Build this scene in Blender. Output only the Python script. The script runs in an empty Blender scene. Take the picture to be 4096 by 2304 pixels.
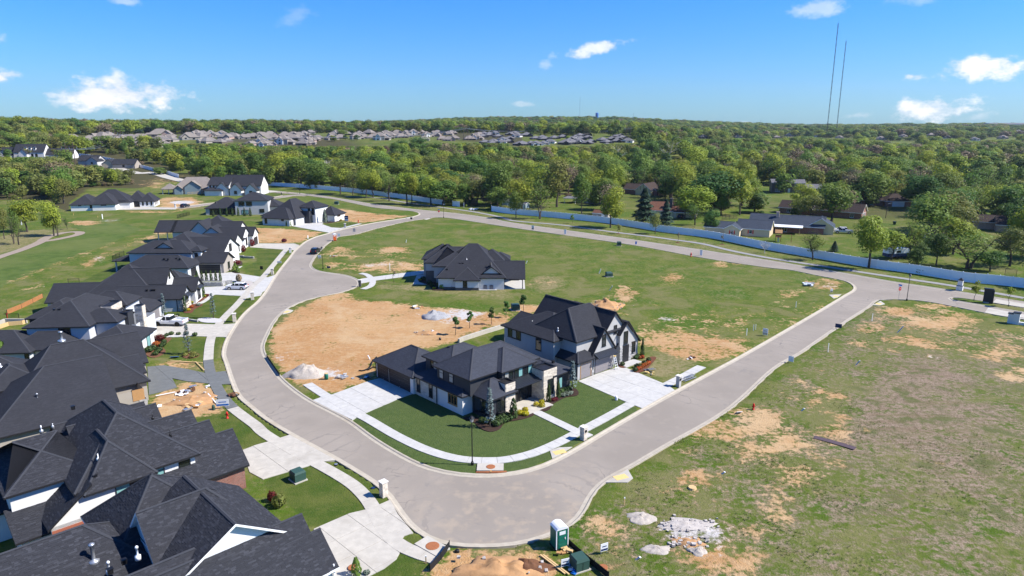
import bpy, bmesh, math, random
import numpy as np
from mathutils import Vector, Matrix, noise as mnoise
from mathutils.geometry import tessellate_polygon
R = math.radians
random.seed(7); RNG = np.random.default_rng(7)
scene = bpy.context.scene
COL = scene.collection

# -- camera, sky, sun, exposure
CAM_H = 36.7; PITCH = R(13.5); FPX = 2732.0
cam_d = bpy.data.cameras.new('camera'); cam = bpy.data.objects.new('camera', cam_d); COL.objects.link(cam)
cam_d.sensor_width = 36; cam_d.lens = FPX / 4096 * 36; cam_d.clip_start = 0.5; cam_d.clip_end = 60000
cam.location = (0, 0, CAM_H); cam.rotation_euler = (R(90) - PITCH, 0, 0); scene.camera = cam
scene.view_settings.view_transform = 'Standard'; scene.view_settings.look = 'None'
scene.view_settings.exposure = 0.88; scene.view_settings.gamma = 1; scene.view_settings.use_curve_mapping = False
scene.cycles.max_bounces = 5; scene.cycles.diffuse_bounces = 2; scene.cycles.glossy_bounces = 2
scene.cycles.transparent_max_bounces = 6; scene.cycles.transmission_bounces = 2; scene.cycles.volume_bounces = 0
scene.cycles.caustics_reflective = False; scene.cycles.caustics_refractive = False
SUN_EL = 45.0; SUN_AZ = -5.0          # azimuth measured from +X towards +Y: the sun stands to the right, a little behind the camera
sd = Vector((math.cos(R(SUN_EL)) * math.cos(R(SUN_AZ)), math.cos(R(SUN_EL)) * math.sin(R(SUN_AZ)), math.sin(R(SUN_EL))))
sun_d = bpy.data.lights.new('sun', 'SUN'); sun = bpy.data.objects.new('sun', sun_d); COL.objects.link(sun)
sun_d.energy = 4.8; sun_d.angle = R(0.53); sun_d.color = (1.0, 0.955, 0.89)
sun.rotation_euler = sd.to_track_quat('Z', 'Y').to_euler()
world = bpy.data.worlds.new('World'); scene.world = world; world.use_nodes = True
world.cycles.sampling_method = 'MANUAL'; world.cycles.sample_map_resolution = 256

def build_world():
    nt = world.node_tree; nt.nodes.clear(); N = nt.nodes; L = nt.links
    out = N.new('ShaderNodeOutputWorld'); bg = N.new('ShaderNodeBackground'); L.new(bg.outputs[0], out.inputs[0])
    bg.inputs[1].default_value = 0.062
    sky = N.new('ShaderNodeTexSky'); sky.sky_type = 'NISHITA'; sky.sun_disc = False
    sky.sun_elevation = R(SUN_EL); sky.sun_rotation = R(90 - SUN_AZ)
    sky.altitude = 200; sky.air_density = 1.0; sky.dust_density = 0.3; sky.ozone_density = 1.5
    hs = N.new('ShaderNodeMixRGB'); hs.blend_type = 'MULTIPLY'; hs.inputs[0].default_value = 1.0; tint = N.new('ShaderNodeMixRGB'); tint.inputs[1].default_value = (.44, .82, 1.34, 1); tint.inputs[2].default_value = (.23, .84, 1.80, 1); L.new(tint.outputs[0], hs.inputs[2])
    L.new(sky.outputs[0], hs.inputs[1])
    tc = N.new('ShaderNodeTexCoord'); sx = N.new('ShaderNodeSeparateXYZ'); L.new(tc.outputs['Generated'], sx.inputs[0])
    def math_(op, a, b=None, c=None):
        n = N.new('ShaderNodeMath'); n.operation = op
        for i, v in enumerate((a, b, c)):
            if v is None: continue
            if isinstance(v, (int, float)): n.inputs[i].default_value = v
            else: L.new(v, n.inputs[i])
        return n.outputs[0]
    az = math_('ARCTAN2', sx.outputs[0], sx.outputs[1]); el = math_('ARCSINE', sx.outputs[2])
    tr = N.new('ShaderNodeMapRange'); tr.interpolation_type = 'SMOOTHSTEP'; L.new(el, tr.inputs[0]); tr.inputs[1].default_value = 0.0; tr.inputs[2].default_value = 0.2; L.new(tr.outputs[0], tint.inputs[0])
    cb = N.new('ShaderNodeCombineXYZ'); L.new(az, cb.inputs[0]); L.new(math_('MULTIPLY', el, 1.7), cb.inputs[1])
    def nz(scale, det, rough=.6):
        n = N.new('ShaderNodeTexNoise'); n.noise_dimensions = '2D'; n.inputs['Scale'].default_value = scale; n.inputs['Detail'].default_value = det; n.inputs['Roughness'].default_value = rough
        L.new(cb.outputs[0], n.inputs['Vector']); return n.outputs[0]
    n1 = nz(16, 6, .64); n2 = nz(60, 2, .6)
    wob = math_('ADD', math_('MULTIPLY', math_('SUBTRACT', n1, 0.5), 3.4), math_('MULTIPLY', math_('SUBTRACT', n2, 0.5), 0.8))
    # clouds: place in the sky (azimuth, elevation), half sizes, tilt, opacity
    U = 4096 / 2576
    clouds = [(290, 232, 138, 34, 0, 1.0), (300, 212, 60, 24, 0, .8), (15, 190, 52, 15, 0, 1.0), (1525, 114, 92, 15, -.36, .8), (1468, 138, 30, 12, -.6, .8), (2450, 165, 104, 25, 0, 1.05),
              (2308, 191, 38, 13, 0, 1.0), (2325, 275, 92, 24, 0, 1.0), (2165, 290, 48, 9, -.15, .38), (1310, 262, 38, 6, 0, .3), (1375, 163, 16, 9, 0, .28),
              (2055, 18, 50, 26, 0, .4), (2455, 295, 40, 8, -.4, .3), (300, 2, 30, 9, 0, .35), (750, 30, 34, 30, .4, .14), (3, 98, 16, 12, 0, .5), (1880, 308, 26, 6, 0, .4), (2270, 2, 60, 18, 0, .22),
              (-420, 210, 120, 40, 0, 1.0), (3100, 240, 140, 40, 0, 1.), (1000, -420, 130, 40, 0, .8)]
    tot = None
    for (u, v, w, h, tilt, op) in clouds:
        dx = (u * U - 2048) / FPX; dy = (1152 - v * U) / FPX
        d = Vector((dx, math.cos(PITCH) + dy * math.sin(PITCH), -math.sin(PITCH) + dy * math.cos(PITCH))).normalized()
        a0 = math.atan2(d.x, d.y); e0 = math.asin(d.z); W = w * U / FPX; Hh = h * U / FPX
        mpn = N.new('ShaderNodeMapping'); mpn.vector_type = 'TEXTURE'; L.new(cb.outputs[0], mpn.inputs[0])
        mpn.inputs['Location'].default_value = (a0, e0 * 1.7, 0); mpn.inputs['Rotation'].default_value = (0, 0, -tilt); mpn.inputs['Scale'].default_value = (W, Hh * 1.7, 1)
        ln = N.new('ShaderNodeVectorMath'); ln.operation = 'LENGTH'; L.new(mpn.outputs[0], ln.inputs[0])
        r = math_('ADD', ln.outputs['Value'], wob)
        mr = N.new('ShaderNodeMapRange'); mr.interpolation_type = 'SMOOTHSTEP'
        L.new(r, mr.inputs[0]); mr.inputs[1].default_value = 1.08; mr.inputs[2].default_value = 0.05; mr.inputs[3].default_value = 0; mr.inputs[4].default_value = op
        tot = mr.outputs[0] if tot is None else math_('MAXIMUM', tot, mr.outputs[0])
    tot = math_('MINIMUM', tot, 1.0)
    shade = N.new('ShaderNodeValToRGB'); L.new(n1, shade.inputs[0])
    shade.color_ramp.elements[0].position = .3; shade.color_ramp.elements[0].color = (11., 10.8, 10.5, 1)
    shade.color_ramp.elements[1].position = .62; shade.color_ramp.elements[1].color = (8.2, 8.5, 9.2, 1)
    mx = N.new('ShaderNodeMixRGB'); L.new(tot, mx.inputs[0]); L.new(hs.outputs[0], mx.inputs[1]); L.new(shade.outputs[0], mx.inputs[2])
    L.new(mx.outputs[0], bg.inputs[0])
build_world()

# -- surveying helpers: the photograph's pixels to points on the ground
K = .39752
TILE = {'A1': (0, 400, K), 'A2': (1024, 400, K), 'A3': (2048, 400, K), 'A4': (3072, 400, K), 'B1': (0, 900, K), 'B2': (1024, 900, K), 'B3': (2048, 900, K), 'B4': (3072, 900, K),
        'C1': (0, 1400, .624), 'C2': (1024, 1400, .624), 'C3': (2048, 1400, .624), 'C4': (3072, 1400, .624), 'D1': (1480, 1340, .33385), 'D2': (2000, 1180, .24845), 'D3': (1660, 960, .17857),
        'D4': (0, 1620, .47202), 'E1': (600, 1900, .31056), 'E2': (0, 1150, .24845), 'E3': (180, 1000, .27174), 'E4': (480, 840, .22515), 'S': (0, 0, 1.0)}
def ray(t, x, y):
    a, b, k = TILE[t]; dx = (a + x * k - 2048) / FPX; dy = (1152 - (b + y * k)) / FPX
    return dx, math.cos(PITCH) + dy * math.sin(PITCH), -math.sin(PITCH) + dy * math.cos(PITCH)
def g(t, x, y, z=0.0):
    d = ray(t, x, y); k = (z - CAM_H) / d[2]; return (d[0] * k, d[1] * k)
def gs(t, pts, z=0.0): return [g(t, x, y, z) for x, y in pts]
def sst(a, b, x):
    x = min(1, max(0, (x - a) / (b - a))); return x * x * (3 - 2 * x)
def terr(x, y):
    d = math.hypot(x, y); t = x / max(y, 1.0)
    w = 1 - sst(.12, .45, t)
    z = 24 * sst(400, 1000, d) * w + 20 * sst(800, 3000, d) * (1 - w) + 19 * sst(1400, 2600, d) * w * sst(-.28, -.05, t)
    z += 5 * sst(650, 1000, d) * (1 - sst(-.72, -.55, t))
    z += 5 * math.sin(x * .004 + 1) * math.sin(y * .003) * sst(600, 1500, d)
    return z * (1 - sst(4600, 9000, d)) if d > 4600 else z
def gt(t, x, y):
    d = ray(t, x, y); k = 60.0
    while k < 6000:
        p = (d[0] * k, d[1] * k, CAM_H + d[2] * k)
        if p[2] <= terr(p[0], p[1]): return p[0], p[1]
        k *= 1.004
    return d[0] * k, d[1] * k
def catmull(pts, step=1.0, closed=False):
    P = [Vector((p[0], p[1], 0)) for p in pts]; n = len(P); out = []
    for i in range(n if closed else n - 1):
        if closed: p0, p1, p2, p3 = P[i - 1], P[i], P[(i + 1) % n], P[(i + 2) % n]
        else: p0, p1, p2, p3 = P[max(i - 1, 0)], P[i], P[i + 1], P[min(i + 2, n - 1)]
        m = max(1, int((p2 - p1).length / step))
        for k in range(m):
            t = k / m
            q = 0.5 * ((2 * p1) + (-p0 + p2) * t + (2 * p0 - 5 * p1 + 4 * p2 - p3) * t * t + (-p0 + 3 * p1 - 3 * p2 + p3) * t ** 3)
            out.append((q.x, q.y))
    if not closed: out.append((P[-1].x, P[-1].y))
    return out
def smooth(pts, it=2, closed=False):
    a = np.array(pts, float)
    for _ in range(it):
        b = a.copy()
        if closed: b = .5 * a + .25 * (np.roll(a, 1, 0) + np.roll(a, -1, 0))
        else: b[1:-1] = .5 * a[1:-1] + .25 * (a[:-2] + a[2:])
        a = b
    return [tuple(p) for p in a]
def area(p): return .5 * sum(p[i][0] * p[(i + 1) % len(p)][1] - p[(i + 1) % len(p)][0] * p[i][1] for i in range(len(p)))
def in_poly(X, Y, poly):
    ins = np.zeros(X.shape, bool); n = len(poly); px = np.array([p[0] for p in poly]); py = np.array([p[1] for p in poly])
    bb = (X >= px.min()) & (X <= px.max()) & (Y >= py.min()) & (Y <= py.max())
    xs, ys = X[bb], Y[bb]; r = np.zeros(xs.shape, bool); j = n - 1
    for i in range(n):
        c = ((py[i] > ys) != (py[j] > ys)) & (xs < (px[j] - px[i]) * (ys - py[i]) / (py[j] - py[i] + 1e-12) + px[i]); r ^= c; j = i
    ins[bb] = r; return ins
def pin(x, y, poly):
    r = False; j = len(poly) - 1
    for i in range(len(poly)):
        a, b = poly[i], poly[j]
        if (a[1] > y) != (b[1] > y) and x < (b[0] - a[0]) * (y - a[1]) / (b[1] - a[1] + 1e-12) + a[0]: r = not r
        j = i
    return r

# -- mesh builder and object helpers
class MB:
    def __init__(s): s.v = []; s.f = []; s.m = []; s.uv = {}; s.tint = {}
    def face(s, pts, m=0, uv=None, tint=None):
        i = len(s.v); s.v += [tuple(p) for p in pts]; s.f.append(tuple(range(i, i + len(pts)))); s.m.append(m)
        if uv: s.uv[len(s.f) - 1] = uv
        if tint is not None: s.tint[len(s.f) - 1] = tint
        return s
    def box(s, x0, x1, y0, y1, z0, z1, m=0, bottom=True, tint=None):
        i = len(s.v); s.v += [(x0, y0, z0), (x1, y0, z0), (x1, y1, z0), (x0, y1, z0), (x0, y0, z1), (x1, y0, z1), (x1, y1, z1), (x0, y1, z1)]
        F = [(4, 5, 6, 7), (0, 1, 5, 4), (1, 2, 6, 5), (2, 3, 7, 6), (3, 0, 4, 7)] + ([(3, 2, 1, 0)] if bottom else [])
        for f in F:
            s.f.append(tuple(i + k for k in f)); s.m.append(m)
            if tint is not None: s.tint[len(s.f) - 1] = tint
        return s
    def prism(s, poly, z0, z1, m=0, mside=None):
        if area(poly) < 0: poly = poly[::-1]
        n = len(poly); i = len(s.v); s.v += [(p[0], p[1], z0) for p in poly] + [(p[0], p[1], z1) for p in poly]
        s.f.append(tuple(range(i + n, i + 2 * n))); s.m.append(m)
        for k in range(n):
            l = (k + 1) % n; s.f.append((i + k, i + l, i + n + l, i + n + k)); s.m.append(m if mside is None else mside)
        return s
    def tube(s, pts, rad, n=6, m=0, cap=True, seed=0):
        rings = []; P = [Vector(p) for p in pts]
        if not isinstance(rad, (list, tuple)): rad = [rad] * len(P)
        for k, p in enumerate(P):
            d = (P[min(k + 1, len(P) - 1)] - P[max(k - 1, 0)])
            if d.length < 1e-6: d = Vector((0, 0, 1))
            d.normalize(); a = d.cross(Vector((0, 0, 1)) if abs(d.z) < .9 else Vector((1, 0, 0))).normalized(); b = d.cross(a)
            i = len(s.v)
            for q in range(n):
                t = 2 * math.pi * q / n; s.v.append(tuple(p + (a * math.cos(t) + b * math.sin(t)) * rad[k]))
            rings.append(i)
        for k in range(len(rings) - 1):
            for q in range(n):
                s.f.append((rings[k] + q, rings[k] + (q + 1) % n, rings[k + 1] + (q + 1) % n, rings[k + 1] + q)); s.m.append(m)
        if cap:
            s.f.append(tuple(rings[0] + q for q in range(n))); s.m.append(m)
            s.f.append(tuple(rings[-1] + q for q in range(n))[::-1]); s.m.append(m)
        return s
    def cyl(s, x, y, z0, z1, r0, r1=None, n=10, m=0): return s.tube([(x, y, z0), (x, y, z1)], [r0, r0 if r1 is None else r1], n, m)
    def lathe(s, prof, n=12, x=0, y=0, m=0):
        rings = []
        for r, z in prof:
            i = len(s.v); rings.append(i)
            for q in range(n): t = 2 * math.pi * q / n; s.v.append((x + r * math.cos(t), y + r * math.sin(t), z))
        for k in range(len(rings) - 1):
            for q in range(n): s.f.append((rings[k] + q, rings[k] + (q + 1) % n, rings[k + 1] + (q + 1) % n, rings[k + 1] + q)); s.m.append(m)
        s.f.append(tuple(rings[-1] + q for q in range(n))); s.m.append(m)
        s.f.append(tuple(rings[0] + q for q in range(n))[::-1]); s.m.append(m); return s
    def mesh(s, name, mats, smooth_=False):
        me = bpy.data.meshes.new(name); me.from_pydata(s.v, [], s.f)
        for m in (mats if isinstance(mats, (list, tuple)) else [mats]): me.materials.append(m)
        if any(s.m): me.polygons.foreach_set('material_index', s.m)
        if s.uv:
            uvl = me.uv_layers.new(name='UVMap').data
            for fi, uv in s.uv.items():
                ls = me.polygons[fi].loop_start
                for k, c in enumerate(uv): uvl[ls + k].uv = c
        if s.tint:
            at = me.attributes.new('tint', 'FLOAT', 'FACE'); arr = np.full(len(s.f), .5, np.float32)
            for k, v in s.tint.items(): arr[k] = v
            at.data.foreach_set('value', arr)
        if smooth_: me.polygons.foreach_set('use_smooth', [True] * len(s.f))
        me.update(); return me
    def build(s, name, mats, parent=None, smooth_=False, **kw):
        return add(name, s.mesh(name, mats, smooth_), parent, **kw)
def add(name, me, parent=None, loc=None, rz=0, label=None, cat=None, group=None, kind=None, scale=None):
    o = bpy.data.objects.new(name, me); COL.objects.link(o)
    if parent: o.parent = parent
    if loc is not None: o.location = loc
    if rz: o.rotation_euler[2] = rz
    if scale is not None: o.scale = scale
    return tag(o, label, cat, group, kind)
def tag(o, label=None, cat=None, group=None, kind=None):
    if label: o['label'] = label
    if cat: o['category'] = cat
    if group: o['group'] = group
    if kind: o['kind'] = kind
    return o
def thing(name, label, cat, loc=(0, 0, 0), rz=0, group=None):
    o = add(name, None, None, loc, rz, label, cat, group); o.empty_display_size = .3; return o
CH = {}
def copy_thing(o, loc, rz=0, label=None, scale=None, group=None):
    c = o.copy(); COL.objects.link(c); c.location = loc; c.rotation_euler = (0, 0, rz)
    if scale is not None: c.scale = scale
    if label: c['label'] = label
    if group: c['group'] = group
    for ch in (CH.get(o.name) or list(o.children)):
        d = ch.copy(); COL.objects.link(d); d.parent = c
        for g2 in list(ch.children):
            e = g2.copy(); COL.objects.link(e); e.parent = d
    return c

# -- materials
class MT:
    def __init__(s, name):
        s.m = bpy.data.materials.new(name); s.m.use_nodes = True; s.N = s.m.node_tree.nodes; s.L = s.m.node_tree.links
        s.b = s.N['Principled BSDF']; s.b.inputs['Specular IOR Level'].default_value = .25
    def set(s, i, v):
        if hasattr(v, 'is_linked') or isinstance(v, bpy.types.NodeSocket): s.L.new(v, s.b.inputs[i])
        else: s.b.inputs[i].default_value = v
        return s
    def node(s, t, **kw):
        n = s.N.new(t)
        for k, v in kw.items(): setattr(n, k, v)
        return n
    def lk(s, a, b): s.L.new(a, b)
    def coord(s, kind='Object'):
        if not hasattr(s, 'tc'): s.tc = s.node('ShaderNodeTexCoord')
        if kind == 'World': 
            if not hasattr(s, 'geo'): s.geo = s.node('ShaderNodeNewGeometry')
            return s.geo.outputs['Position']
        return s.tc.outputs[kind]
    def noise(s, scale, det=3, rough=.55, vec=None, dim='3D', dist=0):
        n = s.node('ShaderNodeTexNoise'); n.noise_dimensions = dim; n.inputs['Scale'].default_value = scale; n.inputs['Detail'].default_value = det; n.inputs['Roughness'].default_value = rough; n.inputs['Distortion'].default_value = dist
        s.lk(vec if vec is not None else s.coord(), n.inputs['Vector']); return n.outputs['Fac']
    def math(s, op, a, b=None):
        n = s.node('ShaderNodeMath', operation=op)
        for i, v in enumerate((a, b)):
            if v is None: continue
            if isinstance(v, (int, float)): n.inputs[i].default_value = v
            else: s.lk(v, n.inputs[i])
        return n.outputs[0]
    def rng(s, v, a, b, c=0, d=1, smooth_=True):
        n = s.node('ShaderNodeMapRange'); n.interpolation_type = 'SMOOTHSTEP' if smooth_ else 'LINEAR'
        s.lk(v, n.inputs[0])
        for i, x in enumerate((a, b, c, d)): n.inputs[i + 1].default_value = x
        return n.outputs[0]
    def mix(s, f, a, b, mode='MIX'):
        n = s.node('ShaderNodeMixRGB', blend_type=mode)
        for i, v in enumerate((f, a, b)):
            if isinstance(v, (int, float)): n.inputs[i].default_value = v
            elif isinstance(v, tuple): n.inputs[i].default_value = v + (1,) if len(v) == 3 else v
            else: s.lk(v, n.inputs[i])
        return n.outputs[0]
    def ramp(s, f, cols):
        n = s.node('ShaderNodeValToRGB'); s.lk(f, n.inputs[0]); e = n.color_ramp.elements
        while len(e) < len(cols): e.new(.5)
        for k, (p, c) in enumerate(cols): e[k].position = p; e[k].color = c + (1,)
        return n.outputs[0]
    def bump(s, h, strength=.4, dist=.05):
        n = s.node('ShaderNodeBump'); n.inputs['Strength'].default_value = strength; n.inputs['Distance'].default_value = dist
        s.lk(h, n.inputs['Height']); s.lk(n.outputs[0], s.b.inputs['Normal']); return s
    def attr(s, name, out='Fac'):
        n = s.node('ShaderNodeAttribute'); n.attribute_name = name; return n.outputs[out]
    def obrand(s): return s.node('ShaderNodeObjectInfo').outputs['Random']
def plain(name, c, rough=.7, var=.12, nscale=3.0, metal=0, bump=0, bscale=30, spec=.25):
    m = MT(name); m.set('Roughness', rough); m.set('Metallic', metal); m.b.inputs['Specular IOR Level'].default_value = spec
    f = m.noise(nscale, 4)
    m.set('Base Color', m.mix(f, tuple(x * (1 - var) for x in c), tuple(min(1, x * (1 + var)) for x in c)))
    if bump: m.bump(m.noise(bscale, 3), bump, .03)
    return m.m
def shingle_mat(name, c, geo=False):
    m = MT(name); m.set('Roughness', .9); m.b.inputs['Specular IOR Level'].default_value = .12
    uv = m.coord('UV'); br = m.node('ShaderNodeTexBrick'); m.lk(uv, br.inputs['Vector']); br.offset = .37; br.offset_frequency = 2; br.squash = 1.6; br.squash_frequency = 3
    br.inputs['Color1'].default_value = (0, 0, 0, 1); br.inputs['Color2'].default_value = (1, 1, 1, 1); br.inputs['Mortar'].default_value = (.1, .1, .1, 1)
    br.inputs['Scale'].default_value = 1; br.inputs['Mortar Size'].default_value = .012; br.inputs['Brick Width'].default_value = .31; br.inputs['Row Height'].default_value = .145; br.inputs['Bias'].default_value = -.15
    big = m.noise(.35, 3, vec=uv); fine = m.noise(9, 2, vec=uv)
    v = m.math('ADD', m.math('MULTIPLY', br.outputs['Color'], .62), m.math('MULTIPLY', fine, .38))
    col = m.ramp(v, [(0, tuple(x * .78 for x in c)), (.5, c), (.8, tuple(x * 1.15 for x in c)), (1.0, tuple(x * 1.5 for x in c))])
    if geo: col = m.mix(m.attr('tint'), tuple(x * .80 for x in c), tuple(x * 1.5 for x in c))
    col = m.mix(m.rng(big, .35, .7, 0, .35), col, tuple(x * .72 for x in c))
    m.set('Base Color', col); m.bump(m.math('ADD', br.outputs['Fac'], m.math('MULTIPLY', fine, -.6)), .5, -.03); return m.m
def brick_mat(name, c, mortar):
    m = MT(name); m.set('Roughness', .85); uv = m.coord('UV'); br = m.node('ShaderNodeTexBrick'); m.lk(uv, br.inputs['Vector'])
    br.inputs['Color1'].default_value = tuple(x * .7 for x in c) + (1,); br.inputs['Color2'].default_value = tuple(x * 1.25 for x in c) + (1,); br.inputs['Mortar'].default_value = mortar + (1,)
    br.inputs['Scale'].default_value = 1; br.inputs['Mortar Size'].default_value = .011; br.inputs['Brick Width'].default_value = .23; br.inputs['Row Height'].default_value = .077
    m.set('Base Color', m.mix(m.rng(m.noise(.8, 3), .3, .7, 0, .3), br.outputs['Color'], tuple(x * .8 for x in c))); m.bump(br.outputs['Fac'], .5, -.02); return m.m
def siding_mat(name, c, pitch=.18, vertical=False):
    m = MT(name); m.set('Roughness', .6); uv = m.coord('UV'); sp = m.node('ShaderNodeSeparateXYZ'); m.lk(uv, sp.inputs[0])
    f = m.math('FRACT', m.math('MULTIPLY', sp.outputs[0 if vertical else 1], 1 / pitch))
    m.set('Base Color', m.mix(m.noise(2, 3), tuple(x * .93 for x in c), tuple(min(1, x * 1.05) for x in c)))
    m.bump(m.rng(f, .0, .12) if vertical else f, .6, .03); return m.m
def stucco_mat(name, c):
    m = MT(name); m.set('Roughness', .88); m.b.inputs['Specular IOR Level'].default_value = .15
    a = m.noise(.5, 4); b = m.noise(14, 2)
    col = m.mix(m.rng(a, .3, .75), tuple(x * .93 for x in c), tuple(min(.9, x * 1.03) for x in c))
    m.set('Base Color', m.mix(m.math('MULTIPLY', b, .12), col, tuple(x * .7 for x in c))); m.bump(m.noise(40, 2), .25, .02); return m.m
def stone_mat(name, c1, c2):
    m = MT(name); m.set('Roughness', .85); r = m.obrand(); t = m.attr('tint')
    f = m.math('FRACT', m.math('ADD', m.math('ADD', r, t), m.math('MULTIPLY', m.noise(2.5, 3), .5)))
    m.set('Base Color', m.mix(f, c1, c2)); m.bump(m.noise(18, 4), .5, .03); return m.m
def concrete_mat(name, c, stain=(.30, .27, .22), amt=.5):
    m = MT(name); m.set('Roughness', .85); w = m.coord('World'); r = m.obrand()
    a = m.noise(.22, 3, .6, vec=w); b = m.noise(1.3, 3, .65, vec=w); d = m.noise(22, 1, vec=w)
    col = m.mix(m.rng(b, .35, .7), tuple(x * .90 for x in c), tuple(min(.8, x * 1.06) for x in c))
    col = m.mix(m.rng(a, .52, .72, 0, amt), col, stain); col = m.mix(m.math('MULTIPLY', r, .16), col, tuple(x * .75 for x in c))
    col = m.mix(m.math('MULTIPLY', d, .25), col, tuple(x * .7 for x in c)); m.set('Base Color', col); m.bump(d, .15, .01); return m.m
def leaf_mat(name, c1, c2, trans=.38, var=.14):
    m = MT(name); m.set('Roughness', .6); m.b.inputs['Specular IOR Level'].default_value = .2
    r = m.obrand(); t = m.attr('tint'); col = m.mix(t, c1, c2)
    col = m.mix(m.math('MULTIPLY', r, var * 2.0), col, tuple((a * .5 + b * .5) * f for a, b, f in zip(c1, c2, (.62, .66, .7))))
    hv = m.node('ShaderNodeHueSaturation'); m.lk(col, hv.inputs['Color']); hv.inputs['Saturation'].default_value = 1.0; r2 = m.math('FRACT', m.math('MULTIPLY', r, 7.31)); m.lk(m.rng(r2, 0, 1, .78, 1.22, False), hv.inputs['Value'])
    m.lk(m.rng(r, 0, 1, .480, .514, False), hv.inputs['Hue']); m.set('Base Color', hv.outputs[0])
    tr = m.node('ShaderNodeBsdfTranslucent'); m.lk(hv.outputs[0], tr.inputs[0]); mx = m.node('ShaderNodeMixShader'); mx.inputs[0].default_value = trans
    m.lk(m.b.outputs[0], mx.inputs[1]); m.lk(tr.outputs[0], mx.inputs[2]); m.lk(mx.outputs[0], m.N['Material Output'].inputs[0]); return m.m
M = {}
M['roof'] = shingle_mat('roof_shingle_charcoal', (.034, .035, .041)); M['shingle'] = shingle_mat('roof_shingle_tab', (.035, .036, .042), True); M['roof_cap'] = plain('roof_shingle_cap', (.040, .042, .049), .9, .25, 6)
M['roof_slate'] = shingle_mat('roof_shingle_slate', (.047, .051, .064)); M['roof_tan'] = shingle_mat('roof_shingle_tan', (.225, .195, .17)); M['roof_brown'] = shingle_mat('roof_shingle_brown', (.15, .07, .045))
M['roof_blue'] = shingle_mat('roof_shingle_bluegrey', (.055, .066, .085)); M['roof_grey'] = shingle_mat('roof_shingle_grey', (.15, .145, .15)); M['roof_dkbrown'] = shingle_mat('roof_shingle_darkbrown', (.055, .04, .035))
M['white'] = stucco_mat('stucco_white', (.70, .685, .65)); M['cool'] = stucco_mat('stucco_cool_white', (.52, .53, .54)); M['grey'] = stucco_mat('stucco_grey', (.41, .40, .38)); M['tan'] = stucco_mat('stucco_tan', (.36, .32, .27))
M['lightgrey'] = stucco_mat('stucco_light_grey', (.48, .475, .46)); M['beige'] = siding_mat('siding_beige', (.62, .50, .33)); M['cream'] = siding_mat('siding_cream', (.62, .53, .30)); M['whitesiding'] = siding_mat('siding_white', (.78, .78, .77))
M['charcoal'] = siding_mat('siding_charcoal', (.035, .037, .042), .3, True); M['darkwall'] = siding_mat('siding_dark', (.042, .044, .05), .2); M['bluegrey'] = siding_mat('siding_bluegrey', (.22, .28, .30)); M['brownsiding'] = siding_mat('siding_brown', (.16, .125, .10))
M['brick'] = brick_mat('brick_red', (.22, .065, .04), (.35, .3, .26)); M['brickpink'] = brick_mat('brick_pink', (.42, .25, .20), (.5, .46, .42)); M['brickdark'] = brick_mat('brick_dark', (.06, .052, .05), (.12, .11, .10))
M['trim'] = plain('trim_dark', (.018, .018, .02), .5); M['trimwhite'] = plain('trim_white', (.78, .78, .77), .5, .04); M['metal'] = plain('metal_dark', (.05, .055, .065), .35, .1, metal=.6); M['steel'] = plain('metal_galvanised', (.45, .46, .47), .35, .15, metal=.7)
M['glass'] = MT('window_glass').set('Base Color', (.012, .016, .018, 1)).set('Roughness', .06).m; M['glass'].node_tree.nodes['Principled BSDF'].inputs['Specular IOR Level'].default_value = .6
M['glasslight'] = MT('window_glass_blind').set('Base Color', (.30, .30, .28, 1)).set('Roughness', .12).m
M['glassteal'] = MT('window_glass_teal').set('Base Color', (.18, .36, .34, 1)).set('Roughness', .1).m
M['garage'] = plain('garage_door_dark', (.022, .022, .024), .45); M['garagegrey'] = plain('garage_door_grey', (.22, .20, .20), .5); M['wood'] = plain('wood_cedar', (.40, .22, .09), .6, .25, 8); M['lumber'] = plain('lumber', (.55, .38, .18), .7, .2, 6)
M['stone'] = stone_mat('stone_white', (.48, .42, .34), (.66, .59, .49)); M['stonegrey'] = stone_mat('stone_grey', (.24, .235, .225), (.50, .48, .45)); M['cap'] = plain('stone_cap', (.62, .58, .52), .8, .1, 5, bump=.2)
M['concrete'] = concrete_mat('concrete_pale', (.46, .425, .36)); M['concrete_new'] = concrete_mat('concrete_white', (.475, .46, .425), (.42, .42, .41), .35); M['concrete_wet'] = concrete_mat('concrete_dark_fresh', (.14, .145, .14), (.18, .18, .17), .4); M['kerb'] = concrete_mat('concrete_kerb', (.42, .37, .29), (.30, .24, .16), .5)
M['joint'] = plain('joint_dark', (.16, .14, .11), .9); M['mulch'] = plain('bark_mulch', (.040, .022, .015), .95, .5, 12, bump=.9, bscale=14); M['mulchred'] = plain('bark_mulch_red', (.12, .045, .022), .95, .4, 12, bump=.9, bscale=14); M['pebble'] = plain('river_stone', (.46, .44, .42), .8, .35, 6, bump=.9, bscale=9)
M['fencewhite'] = plain('vinyl_white', (.84, .86, .88), .45, .04, .4); M['black'] = plain('paint_black', (.012, .012, .013), .4); M['rubber'] = plain('rubber_black', (.01, .01, .01), .7); M['bark'] = plain('bark_grey', (.075, .06, .048), .95, .35, 4, bump=.6, bscale=8)
M['barkpale'] = plain('bark_pale', (.52, .48, .42), .9, .25, 3); M['barkbrown'] = plain('twig_brown', (.10, .072, .055), .95, .3, 4)
M['green_box'] = plain('utility_green', (.035, .075, .058), .5, .1); M['red'] = plain('paint_red', (.50, .02, .015), .45); M['rust'] = plain('rust_iron', (.30, .11, .045), .85, .4, 9, bump=.4); M['yellow'] = plain('tactile_yellow', (.62, .44, .17), .8, .15, 5)
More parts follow.
